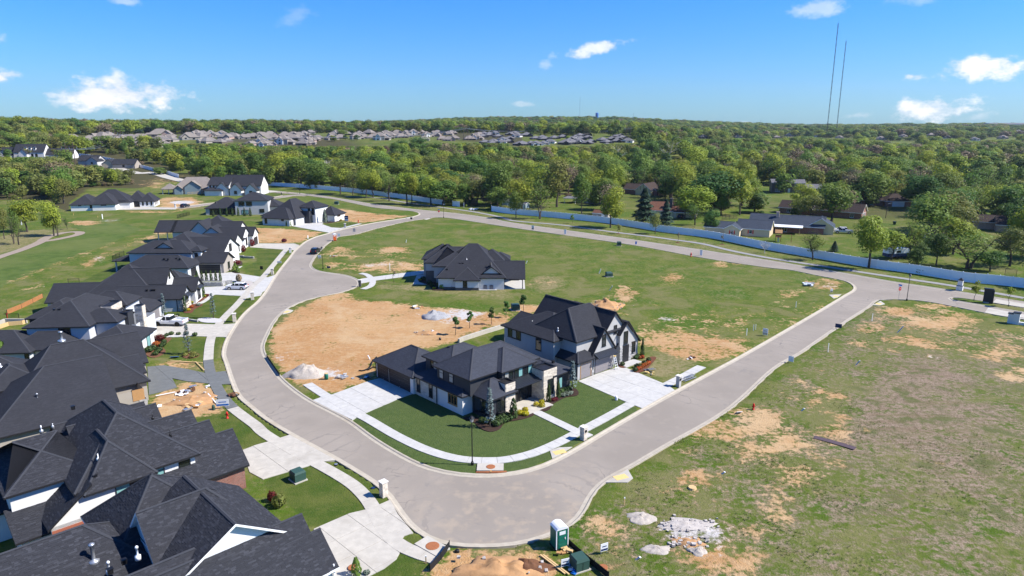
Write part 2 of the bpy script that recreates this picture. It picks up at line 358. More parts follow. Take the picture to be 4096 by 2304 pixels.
M['orange'] = plain('plastic_orange', (.72, .13, .02), .45, .06); M['pottygreen'] = plain('plastic_green', (.008, .13, .085), .45, .06); M['plasticwhite'] = plain('plastic_white', (.75, .75, .74), .4, .05); M['navy'] = plain('paint_navy', (.012, .03, .09), .5); M['blue'] = plain('paint_blue', (.01, .12, .42), .5)
M['carwhite'] = plain('car_paint_white', (.72, .72, .72), .25, .02, spec=.6); M['cardark'] = plain('car_paint_dark', (.012, .014, .02), .2, .05, spec=.7); M['carsilver'] = plain('car_paint_silver', (.50, .50, .50), .28, .03, metal=.3, spec=.6)
M['silt'] = plain('silt_fence_fabric', (.014, .013, .014), .8, .3, 2); M['siltorange'] = plain('silt_fence_orange', (.34, .15, .055), .85, .3, 2)
M['gravelgrey'] = plain('gravel_grey', (.28, .28, .285), .95, .45, 5, bump=1., bscale=7); M['graveltan'] = plain('gravel_pale', (.38, .335, .285), .95, .35, 4, bump=1., bscale=8); M['soil'] = plain('soil_tan', (.38, .215, .10), .95, .4, 1.2, bump=1., bscale=4); M['soildark'] = plain('soil_dark', (.13, .06, .03), .95, .4, 3, bump=1., bscale=5)
M['rubble'] = plain('rubble_pale', (.40, .36, .32), .9, .4, 3, bump=.8, bscale=6)
M['trailgrey'] = concrete_mat('trail_asphalt', (.27, .26, .25), (.33, .30, .26), .4)
M['playwood'] = plain('wood_playset', (.22, .09, .045), .7, .2, 5)
LEAF = {
 'bright': leaf_mat('leaf_spring_yellowgreen', (.200, .255, .022), (.300, .355, .045)), 'mid': leaf_mat('leaf_green', (.115, .185, .026), (.175, .255, .048)), 'dark': leaf_mat('leaf_deep_green', (.060, .125, .022), (.105, .185, .040)),
 'olive': leaf_mat('leaf_olive', (.155, .180, .034), (.240, .255, .070)), 'brown': leaf_mat('leaf_bud_brown', (.165, .125, .070), (.245, .195, .105), .15), 'red': leaf_mat('leaf_bud_red', (.15, .075, .070), (.21, .115, .10), .15), 'conifer': leaf_mat('needle_dark', (.024, .050, .030), (.050, .090, .048), .05),
 'blue': leaf_mat('needle_blue', (.075, .105, .10), (.14, .18, .175), .05), 'gold': leaf_mat('leaf_gold', (.38, .34, .010), (.55, .50, .03)), 'maroon': leaf_mat('leaf_maroon', (.11, .012, .016), (.20, .03, .03)), 'orange': leaf_mat('leaf_orange', (.42, .09, .02), (.55, .16, .03)), 'box': leaf_mat('leaf_boxwood', (.035, .062, .014), (.06, .095, .025), .1),
 'sage': leaf_mat('leaf_sage', (.10, .13, .09), (.16, .19, .14), .1)}

# -- road layout
def seq(*parts):
    out = []
    for t, pts in parts: out += gs(t, pts)
    return out
nw_return = seq(('A2', [(1500, 1190), (1590, 1172), (1638, 1155), (1628, 1136), (1570, 1120)]))
westA = seq(('A2', [(1400, 1104), (1200, 1085), (1000, 1045), (800, 1003), (600, 975), (400, 950), (200, 936), (0, 925)]))
north = seq(('A2', [(0, 900), (300, 925), (600, 955), (900, 1000), (1200, 1050), (1600, 1100), (2000, 1140), (2300, 1180)]), ('A3', [(0, 1235), (500, 1305), (1000, 1375), (1500, 1449)]), ('B3', [(1800, 235), (2576, 355)]), ('B4', [(500, 440), (1000, 525), (1300, 580), (1600, 620), (1850, 660), (2100, 700), (2576, 775)]))
nd = Vector(north[-1]) - Vector(north[-2]); nd.normalize(); north.append(tuple(Vector(north[-1]) + nd * 60))
outer_se = seq(('B4', [(2576, 955), (2300, 910), (2000, 850), (1700, 790), (1500, 760), (1300, 752), (1180, 752), (1090, 765), (1050, 815), (900, 910), (690, 1050), (560, 1140), (330, 1300), (80, 1449)]), ('C3', [(1400, 385), (1000, 620), (740, 775), (640, 820), (580, 860), (540, 900), (510, 950), (490, 1000), (480, 1040), (450, 1080), (400, 1130), (350, 1160), (250, 1210), (120, 1250), (0, 1270)]),
   ('C2', [(1240, 1270), (1150, 1245), (1090, 1220), (1010, 1180), (960, 1130), (910, 1060), (870, 990), (850, 940), (800, 890), (640, 790), (510, 710), (400, 650), (210, 545), (100, 480), (0, 410)]), ('C1', [(1600, 370), (1545, 330), (1510, 290), (1470, 190), (1445, 110), (1430, 60)]), ('B1', [(2225, 1330), (2250, 1200), (2310, 1080), (2390, 960), (2480, 860)]), ('B2', [(0, 780), (90, 670), (150, 570), (210, 480), (280, 390), (330, 330), (380, 262), (440, 210), (500, 165), (600, 120)]), ('A2', [(700, 1350), (900, 1295), (1200, 1235)]))
sd0 = Vector(outer_se[0]); outer_se.insert(0, tuple(sd0 + nd * 60 + Vector((2, 4))))
outer = smooth(catmull(outer_se + nw_return + westA, 1.2), 3) + smooth(catmull(north, 2.0), 3)
inner_pts = seq(('A2', [(1745, 1193), (1500, 1230), (1200, 1300), (1000, 1355)]), ('B2', [(835, 120), (760, 165), (700, 215), (620, 300), (575, 370), (560, 400), (570, 430), (620, 460), (720, 480), (880, 500), (1000, 535), (1050, 575), (1035, 620), (950, 655), (840, 690), (700, 715), (560, 745), (450, 780), (350, 830), (290, 870), (230, 930), (180, 1000), (130, 1100), (85, 1210)]),
   ('C2', [(60, 20), (110, 100), (160, 170), (250, 250), (360, 325), (490, 390), (615, 455), (700, 520), (800, 590), (900, 650), (1000, 705), (1100, 752), (1200, 785), (1330, 800), (1500, 802)]), ('C3', [(0, 788), (100, 775), (200, 745), (260, 708), (330, 670), (400, 636), (520, 560), (830, 380), (1045, 262), (1320, 115), (1530, 0)]), ('B4', [(480, 880), (780, 700), (845, 665), (866, 636), (840, 600), (780, 565), (700, 545), (560, 525), (400, 490), (200, 450), (0, 432)]), ('B3', [(1900, 330), (1250, 210), (600, 115), (0, 28)]), ('A2', [(2050, 1205), (1900, 1185), (1800, 1183)]))
inner = smooth(catmull(inner_pts, 1.2, True), 3, True)
med = gs('B4', [(1825, 742), (1850, 727), (2000, 745), (2576, 835)]); md = (Vector(med[-1]) - Vector(med[-2])).normalized()
med_b = gs('B4', [(2576, 880), (2200, 815), (1900, 765), (1840, 755)])
median = smooth(catmull(med + [tuple(Vector(med[-1]) + md * 45), tuple(Vector(med_b[0]) + md * 45)] + med_b, 1.0, True), 2, True)
if area(outer) < 0: outer = outer[::-1]
if area(inner) < 0: inner = inner[::-1]
if area(median) < 0: median = median[::-1]

def strip(center, half, step=2.0):
    c = smooth(catmull(center, step), 2); Lf, Rt = [], []
    for i, p in enumerate(c):
        a = Vector(c[max(i - 1, 0)]); b = Vector(c[min(i + 1, len(c) - 1)]); d = (b - a).normalized(); n = Vector((-d.y, d.x))
        h = half(i / (len(c) - 1)) if callable(half) else half
        Lf.append(tuple(Vector(p) + n * h)); Rt.append(tuple(Vector(p) - n * h))
    return Lf, Rt
roadC_c = gs('A2', [(520, 962), (380, 958), (230, 980), (60, 1003)]) + gs('A1', [(2420, 1030), (2180, 1040), (2040, 1058), (1890, 1078), (1780, 1090)])
roadC = strip(roadC_c, 3.7)
farA = gs('A2', [(200, 928), (0, 912)]) + gs('A1', [(2400, 905), (2150, 880), (1930, 850), (1700, 812), (1540, 782)]) + [gt('A1', 1400, 740), gt('A1', 1180, 690), gt('A1', 1010, 640)]
roadF = strip(farA, 3.9)

# -- ground: one sheet out to the horizon, zones of grass, lawn, bare soil
def axis(a, b, step, lo, hi, grow=1.13):
    mid = list(np.arange(a, b + 1e-6, step)); l = []; x = a; s = step
    while x > lo: s *= grow; x -= s; l.append(x)
    r = []; x = mid[-1]; s = step
    while x < hi: s *= grow; x += s; r.append(x)
    return np.array(l[::-1] + mid + r)
GX = axis(-215, 150, .8, -4600, 4600); GY = axis(34, 345, .8, -110, 4700)
NX, NY = len(GX), len(GY); XX, YY = np.meshgrid(GX, GY)
Z = {k: np.zeros((NY, NX), np.float32) for k in ('lush', 'dirt', 'brown', 'rock', 'golf', 'lawn', 'wood', 'dry')}
def zpoly(ch, t, pts, val=1.0):
    m = in_poly(XX, YY, gs(t, pts)); Z[ch][m] = np.maximum(Z[ch][m], val) if val > 0 else 0
def zell(ch, t, x, y, rx, ry, val=1.0):
    c = g(t, x, y); a = g(t, x + rx, y); b = g(t, x, y - ry); A = math.hypot(a[0] - c[0], a[1] - c[1]); u = ((a[0] - c[0]) / A, (a[1] - c[1]) / A); v = (b[0] - c[0], b[1] - c[1]); Bn = math.hypot(*v); v = (v[0] / Bn, v[1] / Bn)
    dx, dy = XX - c[0], YY - c[1]; det = u[0] * v[1] - u[1] * v[0]; p = (dx * v[1] - dy * v[0]) / det / A; q = (u[0] * dy - u[1] * dx) / det / Bn
    m = np.clip((1.35 - np.sqrt(p * p + q * q)) / .6, 0, 1) * val; Z[ch] = np.maximum(Z[ch], m.astype(np.float32) * 1.0)
zpoly('brown', 'S', [(2300, 2120), (2560, 1900), (3060, 1560), (3480, 1220), (3700, 1240), (4300, 1400), (4500, 2500), (2300, 2500)], .47); zpoly('dirt', 'S', [(2420, 2060), (2800, 1780), (3100, 1560), (3330, 1400), (3500, 1700), (3300, 2000), (2900, 2400), (2300, 2400)], .23); zpoly('dirt', 'S', [(3500, 1230), (3700, 1210), (4200, 1330), (4200, 1480), (3500, 1420)], .33); zpoly('dirt', 'S', [(2480, 1290), (3300, 1180), (3400, 1250), (2900, 1480), (2560, 1400)], .26); zpoly('dirt', 'S', [(1300, 990), (1660, 1000), (1700, 1090), (1400, 1110), (1250, 1060)], .30); zpoly('dry', 'S', [(1250, 880), (3300, 1000), (3400, 1180), (2600, 1240), (1800, 1200), (1300, 1000)], .30)
def zline(ch, t, pts, w, val=1.0):
    P = catmull(gs(t, pts), 1.0)
    for p in P:
        i0, i1 = np.searchsorted(GX, [p[0] - w * 1.5, p[0] + w * 1.5]); j0, j1 = np.searchsorted(GY, [p[1] - w * 1.5, p[1] + w * 1.5])
        sl = (slice(j0, j1), slice(i0, i1)); d = np.hypot(XX[sl] - p[0], YY[sl] - p[1]); Z[ch][sl] = np.maximum(Z[ch][sl], np.clip(1.4 - d / w, 0, 1) * val)
# bare building lots
zpoly('dirt', 'B2', [(170, 1060), (230, 960), (330, 880), (520, 790), (700, 710), (850, 680), (960, 690), (930, 745), (1150, 760), (1500, 800), (1900, 850), (2250, 880), (2576, 905), (2580, 960), (2300, 1060), (2080, 1160), (1900, 1200), (1700, 1250), (1200, 1345), (1180, 1460), (600, 1500), (300, 1480), (120, 1320), (105, 1230)], .95)
zpoly('dirt', 'C2', [(120, 80), (760, 60), (780, 180), (480, 292), (300, 240), (165, 165)], .95)
zpoly('dirt', 'B2', [(-250, 20), (300, 40), (690, 75), (560, 130), (450, 185), (0, 188), (-150, 150)], .85)
zpoly('dirt', 'A2', [(800, 1090), (900, 1100), (1000, 1120), (1250, 1150), (1500, 1165), (1590, 1165), (1350, 1200), (1100, 1238), (870, 1225), (840, 1150)], .8)
zpoly('dirt', 'C1', [(960, 290), (1130, 250), (1100, 185), (1340, 220), (1470, 380), (1370, 420), (1040, 485), (960, 400)], 1.); zpoly('dirt', 'C1', [(930, 75), (1310, 78), (1315, 155), (1000, 100)], .9); zpoly('dirt', 'C1', [(1370, 80), (1425, 90), (1440, 145), (1372, 150)], .9); zpoly('dirt', 'C1', [(1405, 225), (1480, 225), (1530, 320), (1480, 330)], .9)
zpoly('dirt', 'C2', [(1240, 1278), (1641, 1270), (1900, 1262), (1990, 1500), (1020, 1560)], 1.0)
zpoly('dirt', 'B3', [(1300, 1060), (1650, 1090), (1900, 1100), (2350, 1150), (2250, 1250), (2060, 1390), (1850, 1410), (1400, 1280), (1310, 1200)], .72)
for e in [('B3', 1610, 540, 120, 55, .62), ('B3', 1150, 690, 130, 75, .62), ('B3', 930, 820, 170, 60, .7), ('B3', 1470, 815, 40, 12), ('B3', 1110, 915, 70, 20, .8), ('B3', 2150, 400, 180, 30, .5), ('B3', 2130, 1000, 110, 35, .55), ('B3', 150, 850, 190, 45, .9), ('B3', 1950, 1180, 330, 110, .62),
          ('B4', 580, 600, 190, 60, .62), ('B4', 200, 690, 140, 45, .5), ('B4', 1650, 830, 190, 38, .6), ('B4', 1010, 1045, 110, 65, .6), ('B4', 1520, 1150, 300, 85, .6), ('B4', 1800, 980, 420, 75, .66), ('B4', 1300, 870, 170, 40, .8), ('B4', 2250, 1290, 260, 65, .6), ('B4', 2380, 1170, 80, 40, .6), ('B4', 920, 1190, 140, 40, .66), ('B4', 1800, 1230, 200, 40, .6),
          ('C3', 1320, 520, 190, 80, .58), ('C3', 930, 870, 110, 45, .62), ('C3', 600, 1170, 140, 70, .6), ('C3', 1320, 1350, 360, 90, .66), ('C3', 1500, 670, 160, 50, .55), ('C3', 1180, 890, 60, 90, .66), ('C3', 1430, 385, 80, 25, .85), ('C3', 500, 1090, 90, 30, .6),
          ('C4', 380, 330, 150, 90, .55), ('C4', 430, 470, 130, 110, .6), ('C4', 200, 800, 200, 90, .62), ('C4', 60, 590, 160, 90, .58), ('C4', 0, 450, 140, 70, .58), ('C4', 20, 1100, 60, 120, .55), ('C4', 790, 1230, 60, 35, .55), ('C4', 1160, 730, 90, 35, .55), ('C4', 1600, 160, 120, 50, .55),
          ('B2', 1400, 250, 150, 30, .66), ('B2', 850, 270, 130, 50, .62), ('B2', 1400, 420, 300, 50, .74), ('B2', 1080, 440, 160, 50, .5), ('B2', 750, 390, 60, 30, .5), ('B3', 300, 580, 160, 50, .22), ('A1', 1800, 1035, 230, 60, .8), ('A1', 1500, 1128, 260, 14, .55), ('A1', 860, 1240, 170, 22, .7), ('A1', 1590, 855, 120, 40, .8), ('A1', 1560, 1420, 200, 40, .6)]:
    zell('dirt', *e)
zline('dirt', 'B1', [(110, 585), (300, 500), (520, 420), (760, 325), (1000, 240), (1140, 180)], 1.6, .5); zline('dirt', 'B1', [(290, 660), (420, 590), (560, 520), (740, 480)], 1.5, .5); zline('dirt', 'B1', [(820, 430), (960, 350), (1120, 280), (1300, 205), (1500, 140), (1700, 85)], 2.2, .58); zline('dirt', 'A1', [(1500, 1395), (1640, 1340), (1700, 1320)], 2., .8)
zline('dirt', 'C3', [(960, 650), (1090, 850), (1170, 990), (1330, 1090), (1430, 1200)], .7, .62); zline('dirt', 'C3', [(1060, 640), (1190, 850), (1260, 960), (1380, 1090), (1440, 1250)], .6, .6)
for e in [('C4', 900, 420, 460, 250, .75), ('C4', 1200, 800, 330, 150, .72), ('C4', 750, 580, 330, 110, .7), ('C4', 1000, 200, 330, 110, .75), ('C4', 1330, 470, 300, 150, .66), ('C4', 520, 980, 250, 90, .5), ('C4', 950, 1050, 400, 150, .42), ('B4', 1550, 1330, 420, 90, .62), ('B4', 2100, 1380, 400, 80, .6), ('C3', 1560, 900, 120, 200, .36), ('C4', 800, 1300, 500, 150, .35)]:
    zell('brown', *e)
for e in [('C3', 1160, 1160, 270, 100, .62), ('C3', 1300, 1270, 130, 40, .6), ('B4', 600, 610, 130, 35, .55), ('B3', 1560, 955, 70, 22, .8), ('B2', 1990, 920, 330, 55, .75), ('B2', 300, 1330, 160, 60, .4), ('C2', 420, 150, 150, 40, .6), ('B4', 1690, 1330, 60, 40, .8), ('A1', 1830, 1030, 130, 18, .9), ('A1', 1110, 1215, 90, 10, .7), ('B1', 1000, 340, 60, 40, .55), ('B1', 760, 450, 30, 12, .8), ('B1', 440, 635, 40, 14, .8), ('B2', 1300, 400, 260, 30, .45)]:
    zell('rock', *e)
zpoly('golf', 'B1', [(-900, 700), (-400, 500), (0, 345), (420, 180), (820, 100), (850, 60), (700, 20), (900, -25), (1250, -12), (1420, 40), (1300, 110), (1100, 190), (750, 320), (400, 450), (120, 580), (-300, 760)])
zpoly('dry', 'B1', [(-200, 320), (0, 300), (400, 190), (520, 150), (500, 40), (200, 60), (-100, 150)], .7); zpoly('dry', 'A1', [(300, 1320), (700, 1290), (1050, 1250), (1000, 1280), (760, 1310), (420, 1400), (0, 1420), (0, 1380)], .6)
zpoly('lush', 'C2', [(620, 450), (900, 318), (1035, 275), (1330, 420), (1500, 300), (2060, 200), (2380, 345), (2470, 380), (2160, 555), (1900, 700), (1700, 785), (1300, 798), (1000, 715), (760, 570)])
zpoly('dry', 'C3', [(860, 20), (1000, 0), (1190, 60), (1240, 100), (970, 215), (760, 130)], .75)
for t, p, v in [('C2', [(40, 840), (350, 745), (430, 715), (640, 785), (850, 940), (855, 1000), (710, 1025), (370, 1150)], 1), ('C2', [(940, 1200), (1010, 1180), (1180, 1260), (1180, 1310), (1050, 1290)], 1), ('C2', [(920, 1260), (1170, 1350), (1060, 1500), (700, 1500)], 1), ('C1', [(1200, 460), (1480, 375), (1510, 350), (1870, 560), (1720, 600), (1560, 640)], .85),
             ('B1', [(1500, 1350), (1600, 1170), (1800, 1125), (2120, 1130), (2280, 1130), (2215, 1370), (2060, 1370)], .55), ('B1', [(1540, 900), (1900, 800), (2170, 705), (2480, 730), (2576, 740), (2380, 1000), (2220, 1010), (1540, 1000)], .95), ('B1', [(2430, 440), (2576, 360), (2750, 160), (2850, 170), (2660, 520), (2560, 520)], .6),
             ('B2', [(0, 250), (260, 260), (330, 270), (100, 510), (0, 530)], .7), ('B2', [(-60, 570), (110, 590), (60, 660), (-60, 660)], 1), ('A2', [(670, 1255), (880, 1230), (1040, 1245), (880, 1290), (760, 1285)], .7), ('B2', [(1150, 535), (1690, 430), (1690, 520), (1600, 510), (1200, 580)], .6), ('B1', [(230, 900), (500, 740), (1200, 380), (1330, 370), (1330, 480), (700, 640), (500, 780)], .9),
             ('A2', [(60, 935), (250, 940), (300, 960), (200, 975), (60, 960)], .8), ('A1', [(1880, 1170), (2400, 1165), (2576, 1170), (2576, 1290), (2250, 1200)], .3)]:
    zpoly('lawn', t, p, v)
zpoly('dry', 'B2', [(1150, 600), (1600, 590), (1850, 660), (2576, 640), (2576, 760), (1900, 700), (1250, 660)], .66); zpoly('dry', 'A3', [(0, 1190), (1000, 1290), (2000, 1430), (2576, 1530), (2576, 1640), (1500, 1450), (500, 1300), (0, 1235)], .5); zpoly('dry', 'B4', [(0, 270), (1000, 450), (2576, 660), (2576, 770), (1500, 600), (500, 430), (0, 360)], .45)
zpoly('dry', 'A2', [(300, 895), (1200, 990), (2000, 1090), (2576, 1180), (2576, 1230), (1600, 1095), (900, 995), (300, 922)], .5); zell('dry', 'B3', 350, 590, 200, 90, .7); zell('dry', 'C4', 1350, 1150, 380, 200, .35)
# forest floor and yards behind the white fence are handled by distance to the fence further down
FENCE = gs('A2', [(-60, 850), (0, 860), (250, 874), (500, 890), (750, 912), (1000, 935), (1250, 966), (1500, 1000), (1700, 1030), (1900, 1060), (2060, 1077), (2370, 1122), (2576, 1150)]) + gs('A3', [(500, 1195), (1000, 1250), (1500, 1330), (2000, 1395)]) + gs('B3', [(2500, 240)]) + gs('B4', [(430, 330), (1000, 430), (1500, 500), (2000, 580), (2576, 640)])
fd = (Vector(FENCE[-1]) - Vector(FENCE[-4])).normalized(); FENCE.append(tuple(Vector(FENCE[-1]) + fd * 40))
beyond = FENCE + [(400, 100), (900, 1200), (-900, 1400), (-700, 520)]
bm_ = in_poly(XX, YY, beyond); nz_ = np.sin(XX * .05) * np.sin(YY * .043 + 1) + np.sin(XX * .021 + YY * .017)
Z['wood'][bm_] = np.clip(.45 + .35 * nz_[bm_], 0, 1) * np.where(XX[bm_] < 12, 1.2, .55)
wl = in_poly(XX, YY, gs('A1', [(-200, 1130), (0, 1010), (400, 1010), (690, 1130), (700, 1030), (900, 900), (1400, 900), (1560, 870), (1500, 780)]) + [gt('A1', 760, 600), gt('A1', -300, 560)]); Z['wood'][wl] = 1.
for k in Z:
    a = Z[k]
    for _ in range(6 if k in ('dirt', 'brown', 'rock', 'dry') else 1):
        p = np.pad(a, 1, mode='edge'); a = (p[1:-1, 1:-1] * 2 + p[:-2, 1:-1] + p[2:, 1:-1] + p[1:-1, :-2] + p[1:-1, 2:]) / 6
    Z[k] = a
pave_polys = []
def make_ground():
    zz = np.vectorize(terr)(XX, YY).astype(np.float32) + .10
    rough = np.clip(Z['dirt'] + Z['brown'] + Z['rock'], 0, 1) * (1 - np.clip(Z['lawn'] + Z['lush'], 0, 1))
    bump = (np.sin(XX * 1.3 + np.sin(YY * .9)) * np.sin(YY * 1.1 + np.sin(XX * .7)) * .5 + RNG.normal(0, .5, XX.shape) * .8)
    near = (XX > -215) & (XX < 150) & (YY > 34) & (YY < 345)
    zz = np.where(near, zz + np.clip(bump, -1, 1.2) * (.012 + .05 * rough), zz)
    rd = in_poly(XX, YY, outer) & ~in_poly(XX, YY, inner) & ~in_poly(XX, YY, median)
    for s in (roadC, roadF): rd |= in_poly(XX, YY, s[0] + s[1][::-1])
    zz = np.where(rd, zz - .25, zz)
    for pp in pave_polys: zz = np.where(in_poly(XX, YY, pp), np.minimum(zz, .06), zz)
    me = bpy.data.meshes.new('ground'); n = NX * NY
    co = np.stack([XX, YY, zz], -1).reshape(-1, 3).astype(np.float32)
    idx = np.arange(n).reshape(NY, NX); q = np.stack([idx[:-1, :-1], idx[:-1, 1:], idx[1:, 1:], idx[1:, :-1]], -1).reshape(-1, 4)
    me.vertices.add(n); me.vertices.foreach_set('co', co.ravel()); me.loops.add(q.size); me.loops.foreach_set('vertex_index', q.ravel().astype(np.int32))
    me.polygons.add(len(q)); me.polygons.foreach_set('loop_start', np.arange(0, q.size, 4, dtype=np.int32)); me.polygons.foreach_set('loop_total', np.full(len(q), 4, np.int32)); me.update(calc_edges=True)
    for nm, ks in (('zoneA', ('lush', 'dirt', 'brown', 'rock')), ('zoneB', ('golf', 'lawn', 'wood', 'dry'))):
        at = me.attributes.new(nm, 'FLOAT_COLOR', 'POINT'); at.data.foreach_set('color', np.stack([Z[k] for k in ks], -1).reshape(-1).astype(np.float32))
    me.polygons.foreach_set('use_smooth', np.ones(len(q), bool))
    m = MT('ground_grass_soil'); m.set('Roughness', .95); m.b.inputs['Specular IOR Level'].default_value = .1; w = m.coord('World')
    def sep(nm):
        a = m.node('ShaderNodeAttribute'); a.attribute_name = nm; s = m.node('ShaderNodeSeparateColor'); m.lk(a.outputs['Color'], s.inputs[0]); return s.outputs[0], s.outputs[1], s.outputs[2], a.outputs['Alpha']
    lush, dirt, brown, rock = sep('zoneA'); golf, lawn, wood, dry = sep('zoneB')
    nL = m.noise(.045, 2, .6, vec=w); nM = m.noise(.28, 4, .65, vec=w); nS = m.noise(1.5, 3, .7, vec=w); nF = m.noise(6, 2, .75, vec=w)
    mp = m.node('ShaderNodeMapping'); m.lk(w, mp.inputs[0]); mp.inputs['Rotation'].default_value = (0, 0, R(48)); mp.inputs['Scale'].default_value = (.12, 1.6, 1); nT = m.noise(.55, 3, .6, vec=mp.outputs[0], dist=2.2); nP = m.noise(.10, 5, .68, vec=w, dist=.6)
    grass = m.mix(m.rng(nM, .35, .65), (.062, .098, .009), (.105, .128, .018)); grass = m.mix(m.rng(nP, .50, .60, 0, .8), grass, (.050, .102, .007)); grass = m.mix(m.rng(nP, .50, .38, 0, .85), grass, (.150, .142, .052)); grass = m.mix(m.rng(nS, .46, .72, 0, .65), grass, (.175, .155, .068)); grass = m.mix(m.rng(nL, .52, .66, 0, .55), grass, (.120, .128, .034)); grass = m.mix(m.rng(nF, .52, .78, 0, .55), grass, (.030, .056, .010))
    def edge(mask, lo=.32, hi=.62, k=.75):
        x = m.math('ADD', mask, m.math('MULTIPLY', m.math('SUBTRACT', m.math('ADD', m.math('ADD', m.math('MULTIPLY', nP, .34), m.math('MULTIPLY', nM, .36)), m.math('MULTIPLY', nS, .30)), .5), k)); return m.rng(m.math('MULTIPLY', x, m.rng(mask, .02, .15)), lo, hi)
    dcol = m.mix(m.rng(nL, .35, .65), (.36, .19, .075), (.43, .265, .125)); dcol = m.mix(m.rng(nS, .42, .7, 0, .6), dcol, (.45, .315, .175)); dcol = m.mix(m.rng(nT, .50, .64, 0, .34), dcol, (.27, .155, .075)); dcol = m.mix(m.rng(nP, .50, .64, 0, .5), dcol, (.46, .335, .19)); dcol = m.mix(m.rng(nF, .55, .8, 0, .55), dcol, (.20, .115, .055))
    bcol = m.mix(m.rng(nS, .35, .65), (.125, .085, .058), (.225, .165, .112)); bcol = m.mix(m.rng(nF, .40, .65, 0, .8), bcol, (.28, .215, .155)); bcol = m.mix(m.rng(nM, .48, .64, 0, .8), bcol, (.075, .095, .022)); bcol = m.mix(m.rng(nT, .5, .65, 0, .45), bcol, (.15, .105, .06))
    rcol = m.mix(nS, (.36, .34, .32), (.56, .53, .49)); rcol = m.mix(m.rng(nF, .5, .75, 0, .5), rcol, (.25, .23, .21))
    gcol = m.mix(m.rng(nM, .35, .65), (.060, .095, .018), (.092, .128, .028)); gcol = m.mix(m.rng(nL, .4, .65, 0, .6), gcol, (.13, .145, .042)); gcol = m.mix(m.rng(nT, .5, .65, 0, .25), gcol, (.05, .085, .016))
    lcol = m.mix(m.rng(nM, .35, .65), (.048, .080, .011), (.088, .105, .022)); lcol = m.mix(m.rng(nS, .52, .75, 0, .5), lcol, (.135, .13, .045)); lcol = m.mix(m.rng(nF, .5, .8, 0, .4), lcol, (.036, .062, .01))
    ucol = m.mix(m.rng(nS, .35, .65), (.054, .084, .022), (.074, .103, .029)); ucol = m.mix(m.rng(nL, .42, .62, 0, .5), ucol, (.066, .088, .030)); ucol = m.mix(m.rng(nM, .5, .7, 0, .35), ucol, (.09, .11, .036)); ucol = m.mix(m.rng(nF, .45, .8, 0, .5), ucol, (.036, .060, .014))
    ycol = m.mix(m.rng(nS, .35, .65), (.17, .145, .06), (.235, .195, .10)); ycol = m.mix(m.rng(nF, .5, .8, 0, .5), ycol, (.09, .10, .025))
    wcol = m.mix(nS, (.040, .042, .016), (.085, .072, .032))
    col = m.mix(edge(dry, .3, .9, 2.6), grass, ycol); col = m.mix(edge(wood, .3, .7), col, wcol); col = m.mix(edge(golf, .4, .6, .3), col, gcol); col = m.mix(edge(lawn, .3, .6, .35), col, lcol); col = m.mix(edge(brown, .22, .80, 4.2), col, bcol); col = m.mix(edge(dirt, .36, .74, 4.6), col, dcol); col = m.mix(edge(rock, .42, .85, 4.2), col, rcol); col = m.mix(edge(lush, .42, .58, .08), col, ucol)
    m.set('Base Color', col); m.bump(nF, .8, .14)
    me.materials.append(m.m); add('ground', me, kind='structure', label='grassy lots, bare soil and fields of the half built estate')

